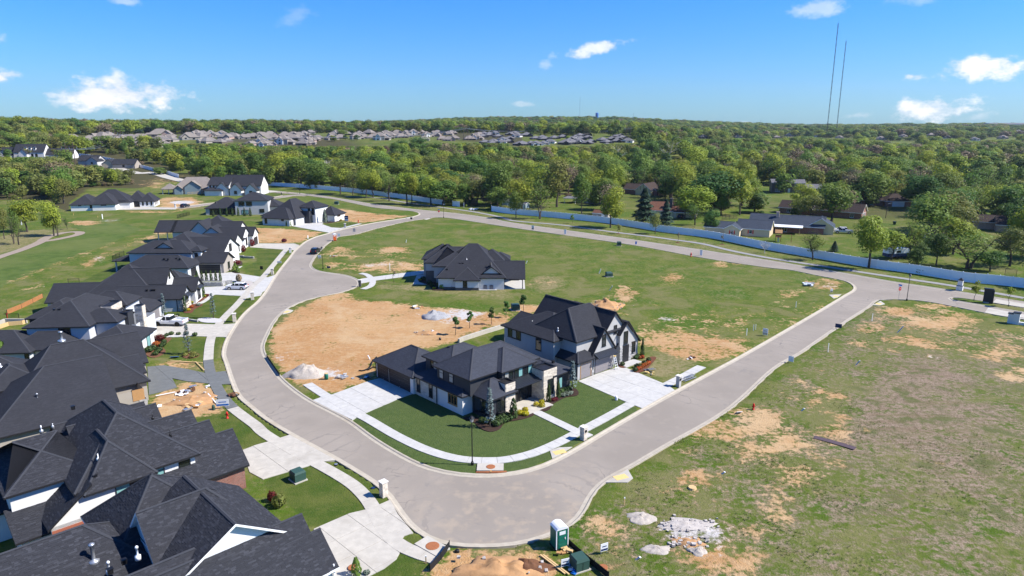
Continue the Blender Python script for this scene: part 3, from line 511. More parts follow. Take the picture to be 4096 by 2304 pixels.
# -- asphalt, kerbs, paths
def flat(polys, z):
    tess = tessellate_polygon([[Vector((p[0], p[1], 0)) for p in poly] for poly in polys]); pts = [p for poly in polys for p in poly]
    b = MB(); b.v = [(p[0], p[1], z) for p in pts]
    for t in tess:
        a, c, d = (pts[i] for i in t); cr = (c[0] - a[0]) * (d[1] - a[1]) - (c[1] - a[1]) * (d[0] - a[0])
        b.f.append(tuple(t) if cr > 0 else tuple(t)[::-1]); b.m.append(0)
    return b
def asphalt_mat():
    m = MT('asphalt_worn'); m.set('Roughness', .9); m.b.inputs['Specular IOR Level'].default_value = .15; w = m.coord('World')
    a = m.noise(.09, 2, .6, vec=w); b = m.noise(.6, 3, .6, vec=w); c = m.noise(18, 1, .7, vec=w); d = m.noise(.25, 4, .7, vec=w, dist=1.5)
    col = m.mix(m.rng(a, .35, .65), (.245, .211, .172), (.292, .252, .206)); col = m.mix(m.rng(b, .5, .75, 0, .4), col, (.32, .275, .22)); col = m.mix(m.rng(d, .60, .70, 0, .35), col, (.30, .25, .19)); col = m.mix(m.rng(d, .40, .30, 0, .30), col, (.155, .146, .138)); col = m.mix(m.math('MULTIPLY', c, .25), col, (.155, .146, .136))
    sp = m.node('ShaderNodeVectorMath'); sp.operation = 'DISTANCE'; m.lk(w, sp.inputs[0]); sp.inputs[1].default_value = (1., 59, 0); dd = sp.outputs['Value']
    col = m.mix(m.math('MULTIPLY', m.rng(dd, 15, 4), m.rng(b, .45, .7, 0, .42)), col, (.38, .30, .21)); ring = m.math('SINE', m.math('ADD', m.math('MULTIPLY', dd, 3.1), m.math('MULTIPLY', d, 9)))
    col = m.mix(m.math('MULTIPLY', m.rng(ring, .72, .98), m.rng(a, .45, .62, 0, .28)), col, (.13, .12, .112))
    vor = m.node('ShaderNodeTexVoronoi'); vor.feature = 'DISTANCE_TO_EDGE'; vor.inputs['Scale'].default_value = .11; mp = m.node('ShaderNodeVectorMath'); mp.operation = 'ADD'; nn = m.node('ShaderNodeTexNoise'); nn.inputs['Scale'].default_value = .4; m.lk(w, nn.inputs['Vector']); sc = m.node('ShaderNodeVectorMath'); sc.operation = 'SCALE'; sc.inputs[3].default_value = 5.; m.lk(nn.outputs['Color'], sc.inputs[0]); m.lk(w, mp.inputs[0]); m.lk(sc.outputs[0], mp.inputs[1]); m.lk(mp.outputs[0], vor.inputs['Vector'])
    col = m.mix(m.math('MULTIPLY', m.rng(vor.outputs['Distance'], .010, .002), m.rng(a, .45, .6, 0, .55)), col, (.075, .07, .068))
    m.set('Base Color', col); m.bump(c, .2, .01); return m.m
M['asphalt'] = asphalt_mat()
flat([outer, inner, median], 0.0).build('road', M['asphalt'], kind='structure', label='worn grey asphalt street looping round the middle block')
b = MB(); 
for s, z in ((roadC, .006),):
    for i in range(len(s[0]) - 1): b.face([s[0][i] + (z,), s[1][i] + (z,), s[1][i + 1] + (z,), s[0][i + 1] + (z,)][::1])
b.build('side_road', M['asphalt'], kind='structure', label='short side street running behind the far left houses')
b = MB(); s = roadF
for i in range(len(s[0]) - 1): b.face([s[0][i] + (terr(*s[0][i]) + .14,), s[1][i] + (terr(*s[1][i]) + .14,), s[1][i + 1] + (terr(*s[1][i + 1]) + .14,), s[0][i + 1] + (terr(*s[0][i + 1]) + .14,)])
b.build('far_road', M['concrete'], kind='structure', label='pale road leaving the estate at the far left')
def kerb(name, poly, inward, closed=True, lo=0, hi=None, zf=None):
    prof = [(-.02, -.3), (-.02, .13), (.13, .135), (.22, .10), (.30, .03), (.68, .012), (.68, -.1)]
    b = MB(); n = len(poly); rng_ = range(n) if closed else range(n); rows = []
    for i in rng_:
        a = Vector(poly[i - 1] if (closed or i > 0) else poly[0]); c = Vector(poly[(i + 1) % n] if (closed or i < n - 1) else poly[-1]); d = (c - a).normalized(); nn = Vector((-d.y, d.x)) * inward
        base = zf(*poly[i]) if zf else 0
        rows.append(len(b.v)); b.v += [(poly[i][0] + nn.x * o, poly[i][1] + nn.y * o, z + base) for o, z in prof]
    for i in range(n if closed else n - 1):
        j = (i + 1) % n
        for k in range(len(prof) - 1):
            f = (rows[i] + k, rows[j] + k, rows[j] + k + 1, rows[i] + k + 1); b.f.append(f[::-1] if inward > 0 else f); b.m.append(0)
    return b.build(name, M['kerb'], kind='structure')
kerb('kerb_outer', outer, 1); kerb('kerb_inner', inner, -1); kerb('kerb_median', median, -1)
kerb('kerb_side_street', roadC[0][4:], -1, False); kerb('kerb_side_street', roadC[1][6:], 1, False)
def clip_cell(poly, u, v, u0, u1, v0, v1):
    def cut(P, f):
        out = []
        for i in range(len(P)):
            a, c = P[i - 1], P[i]; fa, fc = f(a), f(c)
            if fa >= 0 and fc >= 0: out.append(c)
            elif fa >= 0 or fc >= 0:
                t = fa / (fa - fc); q = (a[0] + (c[0] - a[0]) * t, a[1] + (c[1] - a[1]) * t)
                out.append(q)
                if fc >= 0: out.append(c)
        return out
    P = poly
    for f in (lambda p: p[0] * u[0] + p[1] * u[1] - u0, lambda p: u1 - p[0] * u[0] - p[1] * u[1], lambda p: p[0] * v[0] + p[1] * v[1] - v0, lambda p: v1 - p[0] * v[0] - p[1] * v[1]):
        if len(P) < 3: return []
        P = cut(P, f)
    return P if len(P) > 2 and abs(area(P)) > .06 else []
def paved(name, label, poly, yaw, cell, mat, z=.15, gap=.035):
    pave_polys.append(poly); bed = flat([poly], z - .03).build(name, M['joint'], kind='structure', label=label)
    u = (math.cos(R(yaw)), math.sin(R(yaw))); v = (-u[1], u[0]); us = [p[0] * u[0] + p[1] * u[1] for p in poly]; vs = [p[0] * v[0] + p[1] * v[1] for p in poly]
    x = min(us)
    while x < max(us):
        y = min(vs)
        while y < max(vs):
            c = clip_cell(poly, u, v, x + gap / 2, x + cell - gap / 2, y + gap / 2, y + cell - gap / 2)
            if c: MB().prism(c, -.12, z + random.uniform(-.004, .004)).build('slab', mat, bed)
            y += cell
        x += cell
    return bed
def walk(name, label, center, width, mat, cell=1.5, z=.16, gap=.03):
    c = catmull(center, .25); root = None; acc = 0; start = 0; segs = []
    for i in range(1, len(c)):
        acc += math.dist(c[i - 1], c[i])
        if acc >= cell: segs.append((start, i)); start = i; acc = 0
    if start < len(c) - 1: segs.append((start, len(c) - 1))
    def side(i, off):
        a = Vector(c[max(i - 2, 0)]); d = (Vector(c[min(i + 2, len(c) - 1)]) - a).normalized(); return (c[i][0] - d.y * off, c[i][1] + d.x * off)
    full = [side(i, width / 2) for i in range(0, len(c), 3)] + [side(i, -width / 2) for i in range(0, len(c), 3)][::-1]; pave_polys.append(full)
    bedm = MB()
    for a, e in segs: bedm.face([side(a, -width / 2) + (z - .03,), side(e, -width / 2) + (z - .03,), side(e, width / 2) + (z - .03,), side(a, width / 2) + (z - .03,)])
    bed = bedm.build(name, M['joint'], kind='structure', label=label)
    for a, e in segs:
        m_ = (a + e) // 2; P = [side(a, -width / 2), side(m_, -width / 2), side(e, -width / 2), side(e, width / 2), side(m_, width / 2), side(a, width / 2)]
        cx = sum(p[0] for p in P) / 6; cy = sum(p[1] for p in P) / 6; k = 1 - gap / cell
        MB().prism([(cx + (p[0] - cx) * k, cy + (p[1] - cy) * k) for p in P], -.1, z + random.uniform(-.006, .006)).build('slab', mat, bed)
    return bed
cw, cn, cf = M['concrete'], M['concrete_new'], M['concrete_wet']
walk('sidewalk', 'pale slab pavement along the left row of houses', gs('B2', [(375, 192), (300, 255), (180, 400), (60, 540)]) + gs('B1', [(2555, 610), (2400, 790), (2250, 945), (2150, 1085), (2112, 1200), (2097, 1365)]), 1.5, cw)
walk('sidewalk', 'freshly poured dark pavement beside the bare front yard', gs('C1', [(1336, 70), (1350, 150), (1400, 260), (1440, 320), (1490, 375)]), 1.5, cf)
walk('sidewalk', 'pale slab pavement curving past the two nearest houses', gs('C1', [(1492, 378), (1560, 430), (1641, 490)]) + gs('C2', [(60, 545), (250, 660), (430, 755), (600, 855), (690, 935), (745, 1010), (790, 1100), (860, 1200), (930, 1262), (1050, 1315), (1165, 1350)]), 1.5, cw)
walk('sidewalk', 'bright new pavement round the corner lawn', gs('C2', [(330, 222), (450, 300), (600, 388), (720, 450), (900, 555), (1100, 648), (1300, 703), (1500, 715)]) + gs('C3', [(0, 702), (150, 662), (300, 598), (430, 530), (600, 440), (760, 350)]), 1.45, cn)
walk('sidewalk', 'short stub of new pavement beside the ladders', gs('C3', [(985, 232), (1090, 178), (1215, 110)]), 1.5, cn)
walk('garden_path', 'straight new path from the street to the corner house porch', gs('C3', [(95, 372), (250, 448), (415, 528)]), 1.35, cn)
walk('garden_path', 'short new path from pavement to kerb by the mailbox pillar', gs('C3', [(440, 535), (500, 560)]), 1.2, cn)
walk('sidewalk', 'curved new pavement stub across the middle drive', gs('B2', [(1050, 491), (1110, 503), (1160, 540), (1175, 580), (1150, 620), (1075, 650)]), 1.5, cn)
walk('sidewalk', 'pavement in front of the white modern far house', gs('A2', [(800, 1312), (900, 1285), (1050, 1248)]), 1.5, cn)
walk('front_path', 'pale path to the front door beside the red mulch bed', gs('B1', [(1945, 798), (2000, 795), (2060, 765), (2130, 705)]), 1.3, cn)
trail_c = gs('A2', [(900, 972), (1250, 990), (1450, 1025), (1900, 1088), (2200, 1130), (2500, 1190)]) + gs('A3', [(0, 1218), (500, 1262), (1000, 1330), (1500, 1392)]) + gs('B3', [(1600, 150), (1900, 190), (2200, 262), (2576, 335)]) + gs('B4', [(500, 412), (1000, 490), (1400, 550), (1800, 608), (2576, 742)])
tl = strip(trail_c, 1.0); b = MB()
for i in range(len(tl[0]) - 1): b.face([tl[0][i] + (.165,), tl[1][i] + (.165,), tl[1][i + 1] + (.165,), tl[0][i + 1] + (.165,)])
b.build('trail', M['trailgrey'], kind='structure', label='narrow grey trail winding between the street and the white fence')
gp = strip(gs('B1', [(-300, 440), (0, 325), (200, 260), (400, 180), (440, 150), (520, 110), (700, 72), (790, 70), (815, 85), (780, 105), (640, 135), (500, 165), (430, 170)]), 1.5); b = MB()
for i in range(len(gp[0]) - 1): b.face([gp[0][i] + (.17 + i * 1e-4,), gp[1][i] + (.17 + i * 1e-4,), gp[1][i + 1] + (.17 + i * 1e-4,), gp[0][i + 1] + (.17 + i * 1e-4,)])
b.build('golf_cart_path', plain('path_brown', (.27, .215, .165), .9, .15, 1), kind='structure', label='brown golf cart path looping on the fairway')
paved('driveway', 'new pale driveway of the corner house with three garages', gs('C2', [(365, 327), (430, 303), (490, 290), (720, 205), (832, 176), (1040, 272), (905, 322), (712, 406), (615, 452), (490, 392)]), -46.5, 3.0, cn)
paved('driveway', 'bright white driveway with ladders beside it', gs('C3', [(425, 205), (540, 160), (700, 106), (1000, 232), (1042, 262), (945, 316), (835, 380), (740, 342)]), 42, 3.0, cn)
paved('driveway', 'large stained driveway of the nearest house', gs('C2', [(370, 1155), (600, 1055), (715, 1028), (780, 1003), (860, 968), (910, 1062), (1008, 1180), (950, 1200), (912, 1255), (925, 1300), (900, 1350), (820, 1410), (720, 1460), (500, 1480), (430, 1300)]), -45, 3.0, cw)
paved('driveway', 'pale driveway between the two nearest lawns', gs('C2', [(-90, 650), (0, 615), (100, 588), (215, 550), (360, 628), (512, 712), (425, 722), (350, 747), (45, 835), (-40, 790)]), -45, 3.0, cw)
paved('driveway', 'dark freshly poured driveway in the bare front yard', gs('C1', [(945, 112), (1050, 103), (1200, 127), (1325, 155), (1400, 145), (1447, 140), (1482, 222), (1400, 226), (1340, 220), (1200, 206), (1105, 186), (1135, 245), (1060, 266), (955, 292), (950, 180)]), 42, 4.0, cf)
paved('driveway', 'tan driveway with a white pickup on it', gs('B1', [(1480, 1020), (1700, 1003), (1900, 1000), (2200, 1008), (2372, 998), (2310, 1080), (2275, 1135), (2115, 1130), (1800, 1120), (1600, 1150), (1540, 1175), (1500, 1080)]), 5, 3.0, cw)
paved('driveway', 'white driveway with a white crossover on it', gs('B1', [(2020, 632), (2250, 622), (2300, 602), (2490, 625), (2560, 590), (2700, 590), (2620, 715), (2480, 742), (2440, 720), (2170, 706), (2120, 715), (2050, 700)]), 8, 3.0, cn)
paved('driveway', 'white driveway above the row of clipped evergreens', gs('B1', [(1985, 497), (2255, 488), (2330, 479), (2400, 425), (2440, 418), (2350, 484), (2560, 517)]) + gs('B2', [(60, 528), (120, 532), (195, 505), (90, 665), (50, 690)]) + gs('B1', [(2610, 640), (2560, 580), (2380, 573), (2010, 573)]), 0, 3.0, cn)
paved('driveway', 'pale driveway next to the bare orange lot', gs('B2', [(-60, 190), (380, 190), (436, 207), (382, 258), (-60, 228)]), 3, 3.0, cw)
paved('driveway', 'white driveway of the far white modern house', gs('A2', [(365, 1273), (500, 1237), (600, 1226), (690, 1232), (662, 1252), (760, 1286), (885, 1293), (730, 1338), (640, 1322)]), -18, 3.5, cn)
paved('driveway', 'narrow white driveway of the middle house', gs('B2', [(1052, 547), (1190, 526), (1690, 461), (1690, 500), (1210, 562), (1060, 592)]), 8, 3.0, cn)
paved('driveway', 'white side apron of the middle house', gs('B2', [(1618, 512), (1690, 506), (1702, 580), (1790, 590), (1740, 604), (1578, 601)]), 0, 3.0, cn)
paved('driveway', 'broad pale driveway of the white bungalow', gs('A1', [(1165, 1108), (1180, 1085), (1300, 1072), (1345, 1075), (1460, 1078), (1700, 1085), (1780, 1085), (1770, 1103), (1400, 1105)]), 15, 4, cw)
for i, pts in enumerate([gs('B4', [(2175, 888), (2215, 832), (2576, 900)]) + [tuple(Vector(g('B4', 2576, 900)) + nd * 50), tuple(Vector(g('B4', 2576, 950)) + nd * 50)] + gs('B4', [(2576, 950), (2400, 925)]), gs('B4', [(2260, 785), (2295, 745), (2576, 790)]) + [tuple(Vector(g('B4', 2576, 790)) + nd * 50), tuple(Vector(g('B4', 2576, 838)) + nd * 50)] + gs('B4', [(2576, 838), (2400, 808)])]):
    flat([pts], .008).build('entry_road', cw, kind='structure', label='pale concrete entry lane south of the planted median' if i == 0 else 'pale concrete entry lane along the white fence')
for t, tri, yx in [('C3', [(243, 652), (300, 632), (387, 628), (300, 682), (258, 702)], (305, 662, 30, 14, 25)), ('C3', [(600, 856), (660, 818), (742, 772), (776, 830), (740, 857)], (697, 823, 30, 14, 25)), ('B2', [(300, 848), (376, 865), (345, 888), (268, 905)], (312, 880, 26, 12, 80)), ('B4', [(612, 708), (738, 704), (700, 735), (660, 746)], (682, 725, 26, 12, 48)), ('B4', [(1055, 812), (1130, 770), (1178, 802), (1120, 815)], (1112, 800, 26, 12, 48)), ('A2', [(1690, 1203), (1745, 1192), (1755, 1196), (1715, 1208)], None), ('A2', [(1505, 1188), (1580, 1176), (1590, 1182), (1520, 1193)], None)]:
    rp = MB().prism(gs(t, tri), -.1, .155).build('kerb_ramp', cw, kind='structure')
    if yx:
        c = g(t, yx[0], yx[1]); MB().box(-.75, .75, -.45, .45, .156, .166).build('tactile_pad', M['yellow'], rp, loc=(c[0], c[1], 0), rz=R(yx[4]))
M['patio'] = cn

# -- house builder
UNIT = MB().box(0, 1, 0, 1, 0, 1).mesh('brick_block', M['stone'])
UNITG = MB().box(0, 1, 0, 1, 0, 1).mesh('brick_block', M['stonegrey'])
UNITB = MB().box(0, 1, 0, 1, 0, 1).mesh('brick_block', plain('brick_single', (.36, .12, .07), .85, .3, 6))
def roof_polys(w):
    x0, x1, y0, y1 = w['r']; h = w['h']; ov = w.get('ov', .45); kind = w['roof']; a0, a1, b0, b1 = x0 - ov, x1 + ov, y0 - ov, y1 + ov
    polys = []; ridges = []; gables = []
    def P(pts, along):
        p0 = Vector(pts[0]); e = Vector(along).normalized(); n = (Vector(pts[1]) - p0).cross(Vector(pts[2]) - p0).normalized()
        if n.z < 0: pts = pts[::-1]; n = -n
        up = n.cross(e)
        if up.z < 0: up = -up
        polys.append((pts, [((Vector(q)).dot(e), (Vector(q)).dot(up)) for q in pts]))
    W, D_ = x1 - x0, y1 - y0
    axis_ = w.get('axis') or ('x' if W >= D_ else 'y')
    if kind in ('gx', 'gy'): axis_ = kind[1]
    half = (D_ if axis_ == 'x' else W) / 2
    pitch = w.get('pitch', .6)
    if 'zr' in w: pitch = (w['zr'] - h) / half
    ze = h - ov * pitch; zr = h + half * pitch
    if kind in ('gx', 'hip', 'gy'):
        ins = (w.get('ins', half) if kind == 'hip' else 0)
        if axis_ == 'x':
            ym = (y0 + y1) / 2; i0 = ins if not w.get('g0') else 0; i1 = ins if not w.get('g1') else 0
            r0 = (x0 + i0 if i0 else a0, ym, zr); r1 = (x1 - i1 if i1 else a1, ym, zr)
            c = [(a0, b0, ze), (a1, b0, ze), (a1, b1, ze), (a0, b1, ze)]
            P([c[0], c[1], r1, r0], (1, 0, 0)); P([c[2], c[3], r0, r1], (1, 0, 0))
            if i0: P([c[3], c[0], r0], (0, 1, 0)); ridges += [(c[3], r0), (c[0], r0)]
            else: gables.append([(x0, y0, h), (x0, ym, zr - .02), (x0, y1, h)])
            if i1: P([c[1], c[2], r1], (0, 1, 0)); ridges += [(c[1], r1), (c[2], r1)]
            else: gables.append([(x1, y1, h), (x1, ym, zr - .02), (x1, y0, h)])
        else:
            xm = (x0 + x1) / 2; i0 = ins if not w.get('g0') else 0; i1 = ins if not w.get('g1') else 0
            r0 = (xm, y0 + i0 if i0 else b0, zr); r1 = (xm, y1 - i1 if i1 else b1, zr)
            c = [(a0, b0, ze), (a1, b0, ze), (a1, b1, ze), (a0, b1, ze)]
            P([c[1], c[2], r1, r0], (0, 1, 0)); P([c[3], c[0], r0, r1], (0, 1, 0))
            if i0: P([c[0], c[1], r0], (1, 0, 0)); ridges += [(c[0], r0), (c[1], r0)]
            else: gables.append([(x1, y0, h), (xm, y0, zr - .02), (x0, y0, h)])
            if i1: P([c[2], c[3], r1], (1, 0, 0)); ridges += [(c[2], r1), (c[3], r1)]
            else: gables.append([(x0, y1, h), (xm, y1, zr - .02), (x1, y1, h)])
        ridges.append((r0, r1))
    elif kind == 'shed':      # slope falls towards w['fall'] in '+x -x +y -y'
        f = w['fall']; zt = w.get('zr', h + pitch * (W if f[1] == 'x' else D_)); zl = h
        zc = lambda x, y: zl + (zt - zl) * ({'-x': (x - a0) / (a1 - a0), '+x': (a1 - x) / (a1 - a0), '-y': (y - b0) / (b1 - b0), '+y': (b1 - y) / (b1 - b0)}[f])
        c = [(a0, b0), (a1, b0), (a1, b1), (a0, b1)]; P([(p[0], p[1], zc(*p)) for p in c], (0, 1, 0) if f[1] == 'x' else (1, 0, 0))
    return polys, ridges, gables
def roof_mesh(w, th=.2):
    polys, ridges, gables = roof_polys(w); b = MB(); edges = {}
    for pts, uv in polys:
        b.face(pts, 0, uv); b.face([(p[0], p[1], p[2] - th) for p in pts][::-1], 1)
        for i in range(len(pts)):
            k = tuple(sorted((tuple(round(c, 3) for c in pts[i]), tuple(round(c, 3) for c in pts[(i + 1) % len(pts)])))); edges.setdefault(k, []).append((pts[i], pts[(i + 1) % len(pts)]))
    for e in edges.values():
        if len(e) == 1:
            p, q = e[0]; b.face([(p[0], p[1], p[2] - th), (q[0], q[1], q[2] - th), q, p], 1)
    return b, ridges, gables, polys
def wall_uv(pts):
    d = Vector(pts[1]) - Vector(pts[0]); d.z = 0
    if d.length < 1e-4: d = Vector(pts[2]) - Vector(pts[1]); d.z = 0
    d.normalize(); return [(Vector(p).x * d.x + Vector(p).y * d.y, p[2]) for p in pts]
FACE = {'-y': ((1, 0), (0, -1)), '+y': ((-1, 0), (0, 1)), '-x': ((0, -1), (-1, 0)), '+x': ((0, 1), (1, 0))}
class House:
    def __init__(s, name, label, o, yaw, wall='cool', roof='roof', trim='trim', z=.1, cat='house', group=None, detail=2):
        s.t = thing(name, label, cat, (o[0], o[1], z), R(yaw), group); s.wall, s.roofm, s.trim, s.detail = M[wall], M[roof], M[trim], detail; s.polys = []; s.stones = 0
    def wing(s, x0, x1, y0, y1, h, roof='hip', z0=-.4, wall=None, caps=True, walls=True, **kw):
        w = dict(r=(x0, x1, y0, y1), h=h, roof=roof, **kw); wm = M[wall] if wall else s.wall
        ro = None; gables = []
        if roof not in ('flat', 'none'):
            b, ridges, gables, polys = roof_mesh(w); ro = b.build('roof', [M[kw['rm']] if 'rm' in kw else s.roofm, s.trim], s.t); s.polys += polys
            if s.detail > 1 and caps:
                c = MB()
                for p, q in ridges: s.capstrip(c, p, q)
                if c.f: c.build('ridge_cap', M['roof_cap'] if s.roofm in (M['roof'], M['roof_slate']) else s.roofm, ro)
        if walls:
            b = MB(); ht = h
            for f in ([(x0, y0), (x1, y0)], [(x1, y0), (x1, y1)], [(x1, y1), (x0, y1)], [(x0, y1), (x0, y0)]):
                p = [f[0] + (z0,), f[1] + (z0,), f[1] + (ht,), f[0] + (ht,)]; b.face(p, 0, wall_uv(p))
            for gb in gables: b.face(gb, 0, [((p[0] + p[1]), p[2]) for p in gb])
            if roof == 'flat':
                b.face([(x0, y0, ht - .12), (x1, y0, ht - .12), (x1, y1, ht - .12), (x0, y1, ht - .12)], 1)
            b.build('wall', [wm, s.trim], s.t)
            if roof == 'flat':
                c = MB(); e = .06
                c.box(x0 - e, x1 + e, y0 - e, y0 + .18, ht, ht + .08); c.box(x0 - e, x1 + e, y1 - .18, y1 + e, ht, ht + .08); c.box(x0 - e, x0 + .18, y0 + .18, y1 - .18, ht, ht + .08); c.box(x1 - .18, x1 + e, y0 + .18, y1 - .18, ht, ht + .08); c.build('parapet_cap', s.trim, s.t)
        return ro
    def capstrip(s, c, p, q):
        p, q = Vector(p), Vector(q); d = (q - p)
        if d.length < .3: return
        d.normalize(); side = d.cross(Vector((0, 0, 1))); 
        if side.length < 1e-3: return
        side.normalize(); up = side.cross(d).normalized()
        if up.z < 0: up = -up
        r = .14; a = [p + side * r - up * .02, p + up * .05, p - side * r - up * .02]; e = [q + side * r - up * .02, q + up * .05, q - side * r - up * .02]
        for k in (0, 1): c.face([a[k], e[k], e[k + 1], a[k + 1]], 0, [(0, 0), (0, 1), (.3, 1), (.3, 0)])
    def pt(s, face, plane, u, off=0):
        n = FACE[face][1]
        return (u, plane + n[1] * off) if face[1] == 'y' else (plane + n[0] * off, u)
    def slab(s, b, face, plane, u0, u1, z0, z1, o0, o1, m=0):
        a = s.pt(face, plane, u0, o0); c = s.pt(face, plane, u1, o1); b.box(min(a[0], c[0]), max(a[0], c[0]), min(a[1], c[1]), max(a[1], c[1]), z0, z1, m)
    def window(s, face, plane, u, z, w, h, n=1, rows=1, frame=None, glass='glass', sill=True):
        fm = M[frame] if frame else s.trim; f = MB(); t = .07
        for (a, c, d, e) in ((u - w / 2 - t, u - w / 2, z, z + h), (u + w / 2, u + w / 2 + t, z, z + h), (u - w / 2 - t, u + w / 2 + t, z + h, z + h + t), (u - w / 2 - t, u + w / 2 + t, z - t, z)): s.slab(f, face, plane, a, c, d, e, -.02, .07)
        for k in range(1, n): x = u - w / 2 + w * k / n; s.slab(f, face, plane, x - .035, x + .035, z, z + h, -.02, .06)
        for k in range(1, rows): y = z + h * k / rows; s.slab(f, face, plane, u - w / 2, u + w / 2, y - .03, y + .03, -.02, .05)
        fo = f.build('window', fm, s.t)
        for k in range(n):
            for r in range(rows):
                p = MB(); s.slab(p, face, plane, u - w / 2 + w * k / n + .02, u - w / 2 + w * (k + 1) / n - .02, z + h * r / rows + .02, z + h * (r + 1) / rows - .02, -.02, .025); p.build('pane', M[glass if isinstance(glass, str) else glass[k % len(glass)]], fo)
        if sill and s.detail > 1: q = MB(); s.slab(q, face, plane, u - w / 2 - .12, u + w / 2 + .12, z - .16, z - t - .005, -.02, .11); q.build('sill', fm, fo)
    def door(s, face, plane, u, w, h, mat='garage', z=.0, panels=4, frame=None, name='garage_door'):
        f = MB(); t = .1; fm = M[frame] if frame else s.trim
        for (a, c, d, e) in ((u - w / 2 - t, u - w / 2, z, z + h), (u + w / 2, u + w / 2 + t, z, z + h), (u - w / 2 - t, u + w / 2 + t, z + h, z + h + t)): s.slab(f, face, plane, a, c, d, e, -.02, .06)
        fo = f.build(name, fm, s.t)
        for k in range(panels):
            p = MB(); s.slab(p, face, plane, u - w / 2, u + w / 2, z + h * k / panels + .012, z + h * (k + 1) / panels - .012, -.02, .03); p.build('panel', M[mat], fo)
        if name == 'front_door': q = MB(); s.slab(q, face, plane, u + w * .34, u + w * .38, z + .9, z + 1.3, .03, .1); q.build('handle', M['steel'], fo)
        else: q = MB(); s.slab(q, face, plane, u - .1, u + .1, z + .12, z + .18, .03, .07); q.build('handle', M['steel'], fo)
    def stone(s, face, plane, u0, u1, z0, z1, mat='stone', ch=.2, ln=.52, cap=280):
        rest = MB(); z = z0; k = 0; unit = UNIT if mat == 'stone' else UNITG
        bed = MB(); s.slab(bed, face, plane, u0, u1, z0, z1, -.01, .02); wall = bed.build('stone_cladding', M['joint'], s.t); tgt = wall
        while z < z1 - .05:
            hh = min(ch * random.uniform(.75, 1.25), z1 - z); u = u0
            if z1 - z - hh < .08: hh = z1 - z
            while u < u1 - .02:
                l = min(ln * random.uniform(.5, 1.6), u1 - u)
                if u1 - u - l < .15: l = u1 - u
                dp = random.uniform(.05, .10); a = s.pt(face, plane, u + .008, -.005); c = s.pt(face, plane, u + l - .008, dp); q = (min(a[0], c[0]), min(a[1], c[1])), (max(a[0], c[0]), max(a[1], c[1]))
                if s.stones < cap:
                    s.stones += 1; add('stone', unit, tgt, (q[0][0], q[0][1], z + .006), scale=(q[1][0] - q[0][0], q[1][1] - q[0][1], hh - .012))
                else: rest.box(q[0][0], q[1][0], q[0][1], q[1][1], z + .006, z + hh - .006, tint=random.random())
                u += l
            z += hh
        if rest.f: rest.build('stones', M[mat], tgt, kind='stuff')
    def vent(s, x, y, z, h=.45, r=.06, mat='black', cap=False):
        b = MB(); b.lathe([(r * 3, z - .3), (r * 3, z + .04), (r * 1.1, z + .1), (r, z + .12), (r, z + h)] + ([(r * 1.7, z + h), (r * 1.7, z + h + .12), (r * .4, z + h + .2)] if cap else []), 10, x, y); b.build('roof_vent', M[mat], s.t, True)
    def boxvent(s, x, y, z, mat='black'): MB().box(x - .16, x + .16, y - .16, y + .16, z - .2, z + .16).box(x - .2, x + .2, y - .2, y + .2, z + .16, z + .2).build('roof_vent', M[mat], s.t)
    def post(s, x, y, h, w=.2, mat=None): MB().box(x - w / 2, x + w / 2, y - w / 2, y + w / 2, 0, h - .002).box(x - w * .75, x + w * .75, y - w * .75, y + w * .75, 0, .25).build('post', M[mat] if mat else s.trim, s.t)
    def downpipe(s, x, y, h): MB().box(x - .05, x + .05, y - .05, y + .05, 0, h).build('downpipe', s.trim, s.t)
    def awning(s, face, plane, u0, u1, zt, zb, out=1.0, seams=10):
        b = MB(); a = s.pt(face, plane, u0, 0); c = s.pt(face, plane, u1, 0); d = s.pt(face, plane, u1, out); e = s.pt(face, plane, u0, out)
        P = [a + (zt,), c + (zt,), d + (zb,), e + (zb,)]; Q = [(p[0], p[1], p[2] - .09) for p in P]
        b.face(P); b.face(Q[::-1]); [b.face([Q[i], Q[(i + 1) % 4], P[(i + 1) % 4], P[i]]) for i in range(4)]
        ao = b.build('awning', M['metal'], s.t)
        for k in range(seams + 1):
            u = u0 + (u1 - u0) * k / seams; p = Vector(s.pt(face, plane, u, 0) + (zt + .005,)); q = Vector(s.pt(face, plane, u, out) + (zb + .005,)); MB().tube([p, q], .025, 4).build('seam', M['metal'], ao)
    def shingles(s, step=.145, near=300, keep=.55, seed=3):
        rnd = random.Random(seed); mw = Matrix.Translation(s.t.location) @ Matrix.Rotation(s.t.rotation_euler[2], 4, 'Z'); camp = Vector((0, 0, CAM_H)); items = []
        for pts, uv in s.polys:
            P0 = Vector(pts[0]); u0 = Vector(uv[0]); e1 = Vector(pts[1]) - P0; e2 = Vector(pts[2]) - P0; d1 = Vector(uv[1]) - u0; d2 = Vector(uv[2]) - u0; det = d1.x * d2.y - d1.y * d2.x
            if abs(det) < 1e-6: continue
            U = (e1 * d2.y - e2 * d1.y) / det; V = (e2 * d1.x - e1 * d2.x) / det; n = U.cross(V).normalized()
            if n.z < 0: n = -n
            nw = mw.to_3x3() @ n; us = [q[0] for q in uv]; vs = [q[1] for q in uv]; v = min(vs) + .02
            while v < max(vs) - step:
                u = min(us) + rnd.random() * .3
                while u < max(us):
                    l = rnd.uniform(.14, .42)
                    if rnd.random() < keep and all(pin(a, c, uv) for a, c in ((u, v), (u + l, v), (u, v + step), (u + l, v + step))):
                        o = P0 + U * (u - u0.x) + V * (v - u0.y); w = mw @ o
                        if (camp - w).dot(nw) > 0: items.append(((w - camp).length, o, U * l, V * step, n, rnd.random() ** 1.8))
                    u += l
                v += step
        items.sort(key=lambda i: i[0]); b = MB(); protos = []
